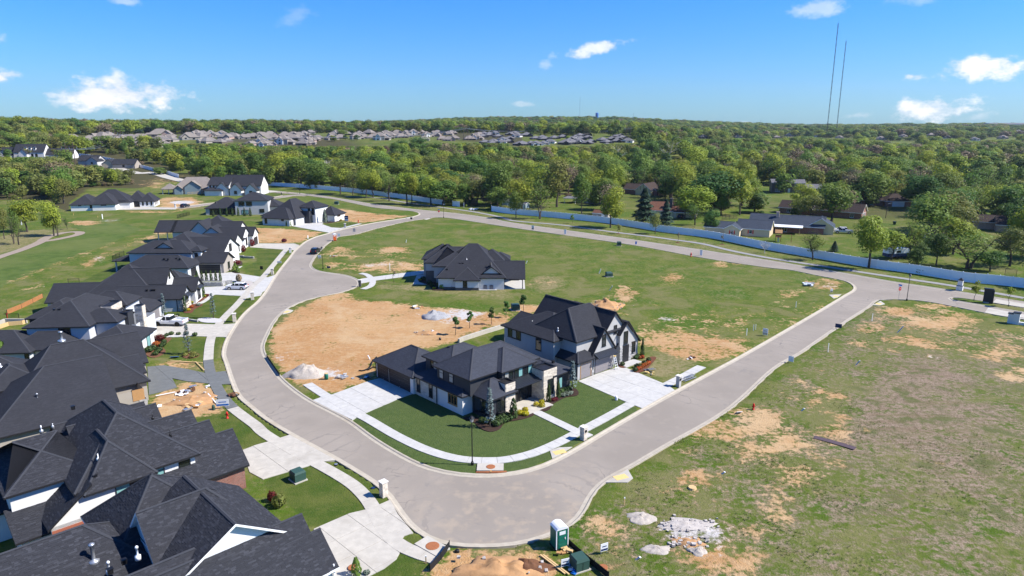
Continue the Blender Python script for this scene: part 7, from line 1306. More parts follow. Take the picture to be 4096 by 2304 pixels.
for i, (x, y) in enumerate([(2175, 1240), (2200, 1180), (2240, 1185), (2320, 1130), (2390, 1080), (2180, 1045), (2205, 1035), (2230, 1020), (1970, 1150)]): shrub('boxwood', 'box', 'D2', x, y, .8, .7, 'dark green shrub by the grey house entrance', 'dark shrubs at the grey house')
shrub('orange_shrub', 'orange', 'D2', 1905, 1060, .7, 1.8, 'upright orange shrub beside the grey house garage', col=True); shrub('columnar_evergreen', 'box', 'D2', 2290, 1000, .8, 3., 'tall dark evergreen at the right wall of the grey house', col=True)
for i, (x, y, k, w) in enumerate([(1495, 1230, 'box', 1.1), (1500, 1285, 'box', 1.4), (1545, 1265, 'box', 1.2), (1575, 1225, 'orange', 1.2), (1605, 1175, 'maroon', 1.7), (1650, 1150, 'box', .9), (1680, 1125, 'box', .8), (1725, 1112, 'box', .9), (1798, 1113, 'box', .8), (1876, 1114, 'box', .9), (1963, 1122, 'box', .9), (1630, 1235, 'box', 1.0), (1655, 1195, 'box', .9), (1610, 1275, 'box', 1.0), (1590, 1295, 'box', 1.0), (1565, 1318, 'box', 1.0), (1650, 1215, 'box', .9)]): shrub('round_shrub', k, 'B1', x, y, w, w * .75, {'box': 'round green shrub in the curved bed by the tan driveway', 'orange': 'golden orange shrub in the curved bed by the tan driveway', 'maroon': 'spreading dark red maple shrub in the curved bed'}[k], 'round shrubs of the curved bed' if k == 'box' else None)
for i, (x, y) in enumerate([(1865, 1325), (1900, 1300), (1950, 1312), (1970, 1330), (1935, 1340)]): shrub('grass_clump', 'olive', 'B1', x, y, .9, .55, 'tan grass clump under the blue weeping spruce', 'grass clumps under the spruce')
for lab, t_, x, y, w, h_ in [('blue weeping spruce in the round bed on the left lawn', 'B1', 1900, 1305, 1.9, 5.2), ('blue weeping spruce in the pebble ring', 'B1', 2150, 945, 1.7, 5.0), ('thin blue spruce behind the white pickup', 'B1', 1655, 925, 1.2, 4.6), ('pale blue spruce at the glass corner of the corner house', 'D1', 1435, 1112, 1.9, 5.2), ('pale blue spruce at the end of the dark wing', 'D1', 2420, 690, 1.7, 4.6)]:
    p = g(t_, x, y); o = thing('blue_spruce', lab, 'tree', (p[0], p[1], .12)); rnd = random.Random(x); cb = make_conifer(rnd, h_, w * .85, .9, 260, .26); cb.build('crown', LEAF['blue'], o); MB().tube([(0, 0, -.2), (.08, 0, h_ * .5), (0, 0, h_ * .95)], [.09, .06, .015], 6).build('trunk', M['bark'], o)
for i, (t_, x, y, lab) in enumerate([('B2', 2008, 1112, 'nearest of the small pines between bare lot and grey house'), ('B2', 2150, 1042, 'second small pine behind the corner house'), ('B2', 2370, 1006, 'third small pine behind the corner house'), ('B2', 2516, 937, 'fourth small pine behind the corner house'), ('B3', 115, 870, 'small bushy pine beside the green utility box behind the grey house')]):
    p = g(t_, x, y); o = thing('young_pine', lab, 'tree', (p[0], p[1], .1)); make_crown(random.Random(i), 3.7, 1.75, 1.0, 420, .26, 9, .3, cone=.55).build('crown', LEAF['dark'], o); MB().tube([(0, 0, -.2), (0, .03, 1.4), (0, 0, 3.4)], [.06, .05, .015], 6).build('trunk', M['bark'], o)
for i, (t_, x, y, h_, w, k, lab) in enumerate([('B4', 2070, 765, 4.6, 2.3, 'bright', 'left young bright tree on the entry median'), ('B4', 2418, 825, 4.4, 2.2, 'bright', 'right young bright tree on the entry median'), ('A3', 1068, 1350, 3.6, 2.4, 'olive', 'young tree in a mulch ring before the middle of the fence'), ('A3', 608, 1245, 3.6, 1.9, 'mid', 'thin young tree at the fence below the garden shed'), ('B3', 1668, 180, 3.6, 1.0, 'brown', 'leafless sapling in a mulch ring before the fence'), ('B3', 2115, 198, 3.6, 1.2, 'brown', 'second leafless sapling before the right fence'), ('B2', 1388, 585, 3.6, 1.4, 'brown', 'staked leafless sapling on the dry lawn of the middle house'), ('A2', 2118, 1092, 1.8, 1.5, 'bright', 'small bright bush in the gap of the fence')]):
    p = g(t_, x, y); o = thing('young_tree', lab, 'tree', (p[0], p[1], .1)); rnd = random.Random(50 + i); make_crown(rnd, h_, w, h_ * .32, 320 if k != 'brown' else 50, .24, 8, .4, cone=.3).build('crown', LEAF[k], o); make_trunk(rnd, h_, w, h_ * .32, .05, 6, 2).build('trunk', M['bark'], o)
    if i in (2, 4, 5): MB().lathe([(.75, -.05), (.7, .06), (.1, .1)], 12).build('mulch_ring', M['mulchred'], o)
for lab, t_, x, y, w, h_, k in [('small round topped tree beside the block planter', 'E4', 2050, 835, 2.2, 2.6, 'mid'), ('maroon leaved maple at the gable row house entrance', 'E4', 2190, 750, 1.6, 2.2, 'maroon'), ('second maroon maple at the far gables', 'E4', 2355, 650, 1.3, 2.6, 'maroon'), ('maroon shrub in the dark bed', 'E4', 2085, 970, 1.6, 1.3, 'maroon'), ('pale flowering shrub above the white crossover', 'B1', 2405, 575, 1.3, 1.9, 'brown')]: shrub('ornamental_shrub', k, t_, x, y, w, h_, lab, n=320)
for i, (x, y, w, h_) in enumerate([(2025, 1105, 1.3, 1.5), (2052, 1085, 1.4, 2.0), (2098, 1115, 1.3, 1.5)]): shrub('round_evergreen', 'mid', 'E4', x, y, w, h_, ['left', 'tallest middle', 'right'][i] + ' of three evergreens beside the white driveway', 'three evergreens by the drive', True)
for i, (x, y) in enumerate([(2065, 905), (2320, 700), (2335, 690)]): shrub('columnar_evergreen', 'box', 'E3', x, y + 10, .9, 3.2, ['slim evergreen at the first white gable', 'slim evergreen at the second white gable', 'evergreen beside the second white gable'][i], col=True)
for i, (x, y, k) in enumerate([(2110, 905, 'gold'), (2165, 790, 'gold'), (2345, 700, 'gold'), (2250, 745, 'sage'), (2160, 860, 'orange'), (2260, 830, 'sage'), (2390, 690, 'maroon')]): shrub('low_shrub', k, 'E3', x, y, .9, .6, 'low %s shrub in the red mulch beds' % {'gold': 'golden', 'sage': 'grey green', 'orange': 'orange', 'maroon': 'dark red'}[k], 'low shrubs of the red beds')
for i, x in enumerate([1660, 1785, 1900, 2000, 2105, 2215, 2320]): shrub('columnar_evergreen', 'box', 'E4', x, 112 if i else 120, 1.2, 3.4 if i not in (0,) else 2.6, 'clipped evergreen along the back wall of the grey villa', 'evergreens behind the grey villa', True)
shrub('round_shrub', 'mid', 'D3', 608, 1110, 1.5, 1.5, 'round bright green bush against the white wall of the middle house'); shrub('round_shrub', 'dark', 'D3', 815, 1110, .9, 1.4, 'thin green bush against the white wall of the middle house'); [shrub('low_shrub', 'gold', 'D3', x, y, .9, .5, l) for x, y, l in ((105, 915, 'golden shrub at the shaded front of the middle house'), (430, 1110, 'golden shrub at the corner of the middle house'))]; [shrub('low_shrub', 'box', 'D3', x, y, 1.1, 1.0, 'dark shrub in the shaded bed of the middle house', 'dark shrubs of the middle house') for x, y in ((180, 905), (250, 925), (380, 1060), (330, 1000))]
shrub('round_shrub', 'olive', 'C2', 150, 1010, 1.3, 1.4, 'yellow green bush at the roof edge of the nearest house'); shrub('round_shrub', 'maroon', 'C2', 105, 975, .9, 1.2, 'small red bush at the roof edge of the nearest house'); shrub('columnar_evergreen', 'mid', 'C2', 645, 1449, 1.0, 1.6, 'small green conifer at the bottom of the stained driveway', col=True); shrub('columnar_evergreen', 'mid', 'E2', 45, 1290, 2.2, 4.5, 'green conifer at the left edge between two roofs', col=True, n=420); shrub('low_shrub', 'sage', 'C2', 710, 1445, .6, .4, 'pale low plant by the stained driveway')
[shrub('columnar_evergreen', 'mid', 'A2', x, y, .9, 2.0, l, col=True) for x, y, l in ((310, 1272, 'left small evergreen at the white modern house garage'), (348, 1272, 'right small evergreen at the white modern house garage'), (820, 1212, 'slim evergreen at the white modern house corner'), (845, 1208, 'second slim evergreen at the white modern house corner'))]; p = g('A2', 695, 1235); shrub('ornamental_shrub', 'sage', 'A2', 695, 1238, 1.8, 5.0, 'tall grey green tree at the white modern house', col=True); shrub('low_shrub', 'gold', 'A2', 855, 1218, 1.0, .7, 'golden shrub at the white modern house')
[shrub('low_shrub', 'box', 'E3', x, 975, .6, .5, 'small shrub in the strip beside the white pickup', 'small shrubs in the strip') for x in (1600, 1675, 1815, 1885, 1960)]; shrub('round_shrub', 'maroon', 'B2', 285, 175, 1.6, 1.2, 'dark red bush beside the bare orange lot')

# -- street furniture
def lamp_post(label, t_, x, y, h_=5.7):
    p = g(t_, x, y); o = thing('street_lamp', label, 'street lamp', (p[0], p[1], .1), group='black street lamps')
    MB().lathe([(.16, -.2), (.16, .35), (.10, .42), (.065, .6), (.05, h_ - .6)], 10).build('pole', M['black'], o); MB().lathe([(.08, h_ - .6), (.16, h_ - .55), (.22, h_ - .15)], 8).build('lantern', M['glasslight'], o); MB().lathe([(.34, h_ - .15), (.3, h_ - .1), (.1, h_ + .08), (.03, h_ + .2)], 8).build('lamp_cap', M['black'], o)
lamp_post('black street lamp on the corner lawn kerb', 'C2', 1387, 742); lamp_post('black street lamp at the mouth of the small turning circle', 'B2', 675, 446); lamp_post('black street lamp beside the stop sign', 'B4', 1395, 766); lamp_post('black street lamp at the far junction', 'A2', 1888, 1186); lamp_post('black street lamp on the far grass strip', 'A2', 441, 945)
def stop_sign(label, t_, x, y, back=False, h_=3.0):
    p = g(t_, x, y); o = thing('stop_sign', label, 'stop sign', (p[0], p[1], .1), R(20) if not back else R(200)); MB().cyl(0, 0, -.2, h_, .035, n=6).build('pole', M['steel'], o)
    b = MB(); R_ = .42; pr = [(R_ * math.cos(R(22.5 + k * 45)), R_ * math.sin(R(22.5 + k * 45))) for k in range(8)]; zc = h_ - .65
    b.face([(q[0], -.05, zc + q[1]) for q in pr]); b.face([(q[0], -.035, zc + q[1]) for q in pr][::-1]); [b.face([(pr[k][0], -.035, zc + pr[k][1]), (pr[(k + 1) % 8][0], -.035, zc + pr[(k + 1) % 8][1]), (pr[(k + 1) % 8][0], -.05, zc + pr[(k + 1) % 8][1]), (pr[k][0], -.05, zc + pr[k][1])]) for k in range(8)]
    b.build('sign_plate', M['red'], o); text('STOP', o, .26, M['plasticwhite'], (0, -.056, zc - .09), (R(90), 0, 0)); MB().box(-.45, .45, -.02, .02, h_ - .1, h_ + .1).build('street_name_plate', M['blue'], o); MB().box(-.02, .02, -.45, .45, h_ + .12, h_ + .3).build('street_name_plate', M['blue'], o)
def text(s_, parent, size, mat, loc, rot, name='lettering'):
    c = bpy.data.curves.new(name, 'FONT'); c.body = s_; c.size = size; c.align_x = 'CENTER'; c.extrude = .003; c.materials.append(mat)
    tmp = bpy.data.objects.new(name, c); COL.objects.link(tmp); dg = bpy.context.evaluated_depsgraph_get(); me = bpy.data.meshes.new_from_object(tmp.evaluated_get(dg)); bpy.data.objects.remove(tmp); o = add(name, me, parent, loc); o.rotation_euler = rot; return o
stop_sign('red stop sign with blue street name plates at the right junction', 'B4', 1312, 753); stop_sign('stop sign seen from behind at the far junction', 'A2', 1841, 1181, True)
def pillar(label, t_, x, y, w=.62, h_=1.55, mat='stone', rz=0, cap='cap'):
    p = g(t_, x, y); o = thing('mailbox_pillar', label, 'mailbox', (p[0], p[1], .1), R(rz)); core = MB().box(-w / 2 + .03, w / 2 - .03, -w / 2 + .03, w / 2 - .03, -.2, h_); c_ = core.build('body', M['joint'] if mat in ('stone', 'stonegrey') else M[mat], o)
    if mat in ('stone', 'stonegrey'):
        pr = UNIT if mat == 'stone' else UNITG; z = 0; r = 0
        while z < h_ - .05:
            hh = min(.24, h_ - z)
            for sx, sy in ((1, 0), (-1, 0), (0, 1), (0, -1)):
                cut = random.uniform(.35, .65)
                for a0, a1 in ((0, cut), (cut, 1)):
                    u0, u1 = -w / 2 + w * a0 + .006, -w / 2 + w * a1 - .006; d0, d1 = w / 2 - .04, w / 2 + random.uniform(0, .025)
                    if sx: add('stone', pr, o, (min(sx * d0, sx * d1), u0, z + .006), scale=(abs(d1 - d0), u1 - u0, hh - .012))
                    else: add('stone', pr, o, (u0, min(sy * d0, sy * d1), z + .006), scale=(u1 - u0, abs(d1 - d0), hh - .012))
            z += hh
    MB().box(-w / 2 - .08, w / 2 + .08, -w / 2 - .08, w / 2 + .08, h_ + .002, h_ + .1).build('cap', M[cap], o); MB().box(w / 2 + .001 - .02, w / 2 + .05, -.18, .18, h_ * .62, h_ * .62 + .32).build('mailbox_door', M['black'], o)
pillar('white stone mailbox pillar on the kerb strip before the nearest house', 'C2', 820, 943, .62, 1.6, 'stone', 45); pillar('pale stone mailbox pillar at the corner house path', 'C3', 458, 578, .62, 1.6, 'stone', -45); pillar('grey mailbox pillar beside the ladders', 'C3', 1066, 238, .6, 1.6, 'grey', -45); pillar('white stone mailbox pillar beside the tan driveway', 'B1', 2362, 980, .62, 1.6, 'stone', 20); pillar('white stone mailbox pillar at the white crossover drive', 'B1', 2542, 756, .62, 1.6, 'stone', 20); pillar('plain white mailbox pillar at the bare orange lot', 'B2', 346, 282, .6, 1.5, 'white', 10); pillar('pale mailbox pillar at the evergreen row drive', 'B2', 167, 502, .6, 1.5, 'stone', 10); pillar('dark mailbox pillar at the end of the small turning circle', 'B2', 1047, 622, .6, 1.5, 'brickdark', 180); pillar('grey mailbox pillar at the white modern house drive', 'A2', 897, 1288, .6, 1.5, 'grey', 0); pillar('small pillar at the far side street corner', 'A2', 102, 996, .55, 1.4, 'grey'); pillar('thin pillar on the far corner kerb', 'A2', 257, 958, .45, 1.4, 'brickdark'); pillar('white pillar at the white bungalow drive', 'A1', 1765, 1083, .6, 1.6, 'white')
def gate_pillar(label, t_, x, y, w, h_, rz):
    p = g(t_, x, y); o = thing('gate_pillar', label, 'pillar', (p[0], p[1], .1), R(rz)); MB().box(-w * .65, w * .65, -w * .65, w * .65, -.2, h_ * .35).build('plinth', M['white'], o); MB().box(-w / 2, w / 2, -w / 2, w / 2, h_ * .35, h_ * .8).build('shaft', M['white'], o); MB().box(-w * .66, w * .66, -w * .66, w * .66, h_ * .352, h_ * .39).build('band', M['trim'], o); b = MB(); a = w * .62; z = h_ * .8; [b.face([(a * s0, a * s1, z), (a * s2, a * s3, z), (0, 0, h_)]) for s0, s1, s2, s3 in ((-1, -1, 1, -1), (1, -1, 1, 1), (1, 1, -1, 1), (-1, 1, -1, -1))]; b.face([(-a, -a, z), (-a, a, z), (a, a, z), (a, -a, z)]); b.build('roof_cap', M['trim'], o)
gate_pillar('white entry pillar with a dark pointed cap on the trail side', 'B4', 1925, 660, .95, 2.9, -42)
p = g('B4', 2490, 1000); o = thing('entry_wall', 'low white entry wall with a dark capped pillar at the right edge', 'wall', (p[0], p[1], .1), R(-42)); MB().box(-.5, .5, -.5, .5, -.2, 2.1).build('pillar', M['white'], o); MB().box(-.6, .6, -.6, .6, 2.1, 2.25).build('cap', M['trim'], o); MB().box(.5, 14, -.22, .22, -.2, .5).build('wall', M['white'], o); MB().box(.5, 14, -.03, .03, 1.3, 1.36).build('rail', M['black'], o); MB().box(-1.3, -.5, -.4, .4, -.2, 1.85).build('pillar', M['white'], o); MB().box(-1.4, -.5, -.5, .5, 1.85, 1.98).build('cap', M['trim'], o)
p = g('B4', 2210, 790); o = thing('monument_sign', 'tall dark slab sign on the entry median', 'sign', (p[0], p[1], .1), R(-40)); MB().box(-.9, .9, -.25, .25, 0, 2.9).build('slab', M['trim'], o); MB().box(-1.0, .75, -.3, .3, 2.9, 3.15).build('cap', M['metal'], o); MB().box(-.8, .2, -.34, .34, -.1, .25).build('base', M['stonegrey'], o)
def toilet(label, t_, x, y, mat, rz, w=1.15, h_=2.2):
    p = g(t_, x, y); o = thing('portable_toilet', label, 'portable toilet', (p[0], p[1], .1), R(rz)); MB().box(-w / 2, w / 2, -w / 2, w / 2, .1, h_ * .9).build('cabin', M[mat], o); MB().box(-w / 2 - .04, w / 2 + .04, -w / 2 - .04, w / 2 + .04, 0, .12).build('skid', M['rubber'], o)
    b = MB(); n = 8; prof = [(-w / 2 - .05 + (w + .1) * k / n, h_ * .9 + .32 * math.sin(math.pi * k / n) ** .7) for k in range(n + 1)]
    for k in range(n): b.face([(prof[k][0], -w / 2 - .05, prof[k][1]), (prof[k + 1][0], -w / 2 - .05, prof[k + 1][1]), (prof[k + 1][0], w / 2 + .05, prof[k + 1][1]), (prof[k][0], w / 2 + .05, prof[k][1])])
    b.face([(q[0], -w / 2 - .05, q[1]) for q in prof][::-1]); b.face([(q[0], w / 2 + .05, q[1]) for q in prof]); b.build('roof', M['plasticwhite'], o)
    d = MB().box(-w * .36, w * .36, -w / 2 - .04, -w / 2 - .001, .2, h_ * .84).build('door', M[mat], o); MB().box(w * .2, w * .26, -w / 2 - .09, -w / 2 - .04, 1.0, 1.2).build('handle', M['plasticwhite'], d); [MB().box(-w * .3, w * .3, -w / 2 - .055, -w / 2 - .041, z, z + .25).build('door_rib', M[mat], d) for z in (.35, .75, 1.15)]
    MB().box(-w * .26, w * .26, -w / 2 - .06, -w / 2 - .042, 1.5, 1.82).build('sign_panel', M['plasticwhite'], d); [MB().box(s * w / 2 - .03, s * w / 2 + .05, -w / 2 - .03, -w / 2 + .05, .1, h_ * .9).build('corner_trim', M['plasticwhite'], o) for s in (-1, 1)]; MB().box(w / 2 + .001, w / 2 + .02, -.3, .3, 1.45, 1.8).build('sign_panel', M['plasticwhite'], o); return o
toilet('green portable toilet with a white roof at the bottom kerb', 'C3', 300, 1262, 'pottygreen', 25); toilet('orange portable toilet with a white roof on the street edge', 'B2', 793, 160, 'orange', 20)
def utility(label, t_, x, y, w=1.1, h_=.95, rz=0):
    p = g(t_, x, y); o = thing('transformer_box', label, 'transformer', (p[0], p[1], .1), R(rz)); MB().box(-w * .62, w * .62, -w * .58, w * .58, -.1, .1).build('pad', M['concrete'], o); b = MB(); b.prism([(-w / 2, -w / 2), (w / 2, -w / 2), (w / 2, w / 2), (-w / 2, w / 2)], .1, h_ * .8); b.build('cabinet', M['green_box'], o); b = MB(); a = w / 2 + .03; c = w * .44; z0, z1 = h_ * .8, h_
    q0 = [(-a, -a, z0), (a, -a, z0), (a, a, z0), (-a, a, z0)]; q1 = [(-c, -c, z1), (c, -c, z1), (c, c, z1), (-c, c, z1)]; b.face(q1); [b.face([q0[k], q0[(k + 1) % 4], q1[(k + 1) % 4], q1[k]]) for k in range(4)]; b.face(q0[::-1]); b.build('lid', M['green_box'], o); MB().box(-.01, .01, -w / 2 - .02, -w / 2 + .01, .15, h_ * .75).build('door_seam', M['black'], o)
utility('green transformer box on the nearest lawn', 'C2', 270, 838, 1.25, 1.15, -45); utility('green transformer box behind the silt fence at the bottom', 'C3', 430, 1402, 1.25, 1.15, 25); utility('green utility box in the middle meadow', 'B3', 975, 522, 1.5, 1.1, 10); utility('green utility box behind the tall grey house', 'B3', 35, 857, 1.6, 1.2, 10); utility('grey green utility box beyond the white modern house', 'A2', 812, 1052, 1.8, 1.4, 0); utility('small green utility box by the fence side street verge', 'B3', 1077, 212, 1.2, 1.3)
def hydrant(label, t_, x, y, s=1.0):
    p = g(t_, x, y); o = thing('fire_hydrant', label, 'hydrant', (p[0], p[1], .1)); o.scale = (s, s, s); MB().lathe([(.18, -.1), (.18, .08), (.11, .1), (.11, .6), (.15, .62), (.15, .68), (.1, .82), (.03, .92)], 10).build('barrel', M['red'], o, True); MB().tube([(-.24, 0, .48), (.24, 0, .48)], .07, 8).build('nozzle', M['red'], o)
hydrant('red fire hydrant on the lawn beside the bare front yard', 'C1', 1458, 442); hydrant('red fire hydrant in the weedy field by the right street', 'C3', 1546, 387); hydrant('red fire hydrant at the edge of the middle meadow', 'B3', 1800, 322, 1.3); hydrant('red fire hydrant on the lawn of the white modern house', 'A2', 1030, 1237, 1.3)
def sign(label, t_, x, y, w, h_, z, mat, rz=0, legs=2, stripe=None, writing=None, tilt=0):
    p = g(t_, x, y); o = thing('yard_sign', label, 'sign', (p[0], p[1], .1), R(rz)); pl = MB().box(-w / 2, w / 2, -.02, .02, z, z + h_).build('board', M[mat], o)
    for s in ((-w * .4, w * .4) if legs == 2 else (0,)): MB().box(s - .02, s + .02, -.018 + .04, .018 + .04, -.2, z + h_ * .9).build('leg', M['steel'], o)
    if stripe: MB().box(-w / 2 + .03, w / 2 - .03, -.026, -.021, z + h_ * .08, z + h_ * .32).build('stripe', M[stripe], o); MB().box(-w * .3, w * .3, -.026, -.021, z + h_ * .55, z + h_ * .68).build('stripe', M[stripe], o)
    if tilt: o.rotation_euler[0] = R(tilt)
sign('white and blue builder sign at the end of the dark pavement', 'C1', 1430, 380, 1.6, .95, .35, 'plasticwhite', 10, stripe='blue'); sign('small white builder sign in the grass right of the green toilet', 'C3', 590, 1314, .75, .75, .3, 'plasticwhite', 25, stripe='navy'); sign('small white sign beside the brown dirt heap', 'C3', 340, 1408, .75, .7, .25, 'plasticwhite', 20, stripe='navy'); sign('navy yard sign on the right street kerb', 'B4', 706, 1050, 1.1, .75, .2, 'navy', -30); sign('grey yard sign on the right street kerb below the navy one', 'B4', 228, 1392, .8, .9, .2, 'plasticwhite', -40); sign('black and white small sign at the right junction ramp', 'B4', 638, 685, .55, .75, .15, 'plasticwhite', 10, stripe='black'); sign('dark yard sign on the dry lawn by the evergreen row', 'B2', 57, 458, .75, .85, .2, 'black', 0); sign('pale yard sign at the left kerb by the turning circle', 'B2', 236, 398, 1.1, .5, .35, 'plasticwhite', 0, stripe='steel'); sign('white yard sign below the dark parked car', 'B2', 640, 345, .9, .9, .2, 'plasticwhite', 0, stripe='steel'); sign('white upright sign on the far verge of the meadow', 'B3', 535, 96, .8, 1.6, .1, 'plasticwhite', -30); sign('black and white sign on the meadow edge by the far street', 'B3', 210, 52, 1.0, 1.5, .1, 'plasticwhite', -30, stripe='black'); sign('white upright sign by the far street hydrant', 'B3', 1902, 312, .75, 1.6, .1, 'plasticwhite', -40); sign('grey framed sign on the right street kerb of the bare lot', 'B3', 2545, 1122, .9, 1.2, .2, 'plasticwhite', -40, stripe='steel'); sign('large dark picture sign before the white modern house', 'A2', 912, 1255, 1.5, 2.0, 1.3, 'navy', -5, stripe='plasticwhite'); sign('small dark sign at the far junction kerb', 'A2', 1563, 1208, .8, .8, .2, 'black', 0); sign('pale sign on the meadow kerb near the orange toilet', 'B2', 835, 125, .8, 1.0, .2, 'plasticwhite', 0); sign('grey sign on the kerb above the orange toilet', 'A2', 989, 1335, .9, 1.2, .2, 'steel', 0); sign('small blue sign on the far street verge', 'B3', 1247, 200, .5, .9, .1, 'blue', 0, legs=1); sign('dark small sign by the turning circle lamp', 'B2', 732, 443, .9, .5, .15, 'navy', 0); sign('white and blue sign lying on the round shrub lawn', 'B1', 1765, 1336, 1.2, .8, .05, 'blue', 10, stripe='plasticwhite', tilt=65); sign('small blue and white sign by the hydrant in the weedy field', 'C3', 1448, 408, .8, .5, .05, 'plasticwhite', 10, stripe='blue', tilt=50)

# -- vehicles
def frust(b, x0, x1, z0, X0, X1, z1, w0, w1, m=0):
    a = [(x0, -w0, z0), (x1, -w0, z0), (x1, w0, z0), (x0, w0, z0)]; c = [(X0, -w1, z1), (X1, -w1, z1), (X1, w1, z1), (X0, w1, z1)]; b.face(c, m); b.face(a[::-1], m)
    for k in range(4): b.face([a[k], a[(k + 1) % 4], c[(k + 1) % 4], c[k]], m)
def vehicle(name, label, cat, loc, rz, paint, kind, rim='steel'):
    o = thing(name, label, cat, (loc[0], loc[1], .16 if loc[0] < 0 and kind == 'pickup' else .12), R(rz)); P = M[paint]
    L_, W, gr = {'pickup': (5.9, 1.0, .42), 'suv': (4.6, .92, .32)}[kind]; hl = L_ / 2; b = MB()
    if kind == 'pickup':
        frust(b, -hl + .05, hl - .05, gr, -hl, hl, .75, W - .06, W); frust(b, -.55, hl, .751, -.5, hl - .12, 1.12, W, W - .06); frust(b, hl - 1.55, hl - .12, 1.121, hl - 1.5, hl - .35, 1.2, W - .08, W - .2)
        b.box(-hl, -.5, -W, -W + .12, .752, 1.2); b.box(-hl, -.5, W - .12, W, .752, 1.2); b.box(-hl, -hl + .1, -W + .12, W - .12, .752, 1.2); body = b.build('body', P, o); MB().box(-hl + .12, -.55, -W + .14, W - .14, .76, .8).build('bed_liner', M['plasticwhite'], o)
        g1 = MB(); frust(g1, -.52, 1.5, 1.121, -.35, .75, 1.78, W - .07, W - .22); gl = g1.build('windows', M['glass'], o); c = MB(); frust(c, -.40, .80, 1.781, -.3, .7, 1.88, W - .2, W - .28); c.build('roof', P, o); 
        for xx in (.35,): [MB().box(xx - .05, xx + .05, s * (W - .1) - .05, s * (W - .1) + .03, 1.1, 1.75).build('pillar', P, o) for s in (-1, 1)]
        wx, wr = (hl - 1.0, -hl + 1.15), .42
    else:
        frust(b, -hl + .05, hl - .05, gr, -hl, hl, .72, W - .05, W); frust(b, -hl, hl, .721, -hl + .1, hl - .2, 1.0, W, W - .04); b.build('body', P, o)
        g1 = MB(); frust(g1, -hl + .15, hl - 1.1, 1.001, -hl + .55, hl - 1.9, 1.5, W - .05, W - .2); g1.build('windows', M['glass'], o); c = MB(); frust(c, -hl + .5, hl - 1.85, 1.501, -hl + .65, hl - 2.05, 1.6, W - .18, W - .26); c.build('roof', P, o); [MB().box(x - .05, x + .05, s * (W - .1) - .04, s * (W - .1) + .03, 1.0, 1.47).build('pillar', P, o) for s in (-1, 1) for x in (-.9, .1)]; [MB().box(-hl + .8, hl - 2.2, s * .62 - .02, s * .62 + .02, 1.6, 1.66).build('roof_rail', M['black'], o) for s in (-1, 1)]
        wx, wr = (hl - .9, -hl + .85), .36
    for x in wx:
        for s in (-1, 1):
            ar = MB(); ar.tube([(x, s * (W - .02), wr), (x, s * (W + .012), wr)], wr * 1.16, 16); ar.build('wheel_arch', M['rubber'], o); w_ = MB(); w_.tube([(x, s * (W - .24), wr), (x, s * (W + .03), wr)], wr, 16); w_ = w_.build('wheel', M['rubber'], o); MB().tube([(x, s * (W + .0), wr), (x, s * (W + .045), wr)], wr * .62, 12).build('rim', M[rim], w_)
    for s in (-1, 1): MB().box(hl - .12, hl + .012, s * .62 - .2, s * .62 + .2, .74, .92).build('headlight', M['glasslight'], o); MB().box(-hl - .012, -hl + .1, s * (W - .17) - .12, s * (W - .17) + .12, .76, 1.06).build('taillight', M['red'], o); MB().box(.95, 1.15, s * (W + .12) - .1, s * (W + .12) + .1, 1.05, 1.25).build('mirror', P, o)
    MB().box(hl - .02, hl + .03, -.5, .5, .55, .9).build('grille', M['black'], o); MB().box(-hl - .07, -hl + .02, -W + .1, W - .1, .42, .6).build('bumper', M['steel'] if kind == 'pickup' else M['black'], o); return o
def mid(t_, a, b): p, q = g(t_, *a), g(t_, *b); return ((p[0] + q[0]) / 2, (p[1] + q[1]) / 2)
vehicle('pickup_truck', 'white pickup with black wheels parked on the tan driveway', 'pickup', mid('B1', (1570, 1015), (1870, 1010)), 176, 'carwhite', 'pickup', 'black'); vehicle('crossover_car', 'white crossover on the driveway below the evergreen row', 'car', mid('B1', (2290, 648), (2485, 655)), 176, 'carwhite', 'suv'); vehicle('crossover_car', 'dark crossover stopped at the kerb by the turning circle lamp', 'car', g('B2', 600, 285), 88, 'cardark', 'suv'); vehicle('crossover_car', 'dark car parked in the far side street', 'car', g('A1', 1862, 1080), 75, 'cardark', 'suv'); vehicle('pickup_truck', 'silver pickup beside the brick ranch house', 'pickup', g('A4', 755, 1345), 160, 'carsilver', 'pickup'); vehicle('crossover_car', 'white car behind the silver pickup', 'car', g('A4', 730, 1325), 160, 'carwhite', 'suv')
vehicle('crossover_car', 'dark car under the tree by the right yards', 'car', g('A4', 1560, 1395), 170, 'carsilver', 'suv'); vehicle('crossover_car', 'dark car in the open carport of the brown roofed house', 'car', g('A3', 1700, 1190), 60, 'cardark', 'suv')
p = g('B4', 1290, 335); o = thing('camper_trailer', 'white and blue camper trailer behind the right white fence', 'trailer', (p[0], p[1], .1), R(10)); b = MB(); frust(b, -3.6, 3.6, .6, -3.6, 3.2, 1.5, 1.2, 1.2); b.build('lower_body', M['navy'], o); b = MB(); frust(b, -3.6, 3.2, 1.501, -3.4, 2.8, 2.9, 1.2, 1.1); b.build('upper_body', M['plasticwhite'], o); MB().box(-1, .2, -1.25, -1.12, 1.7, 2.3).build('window', M['glass'], o); [MB().tube([(x, -1.25, .38), (x, 1.25, .38)], .38, 10).build('wheel', M['rubber'], o) for x in (-.5, .5)]
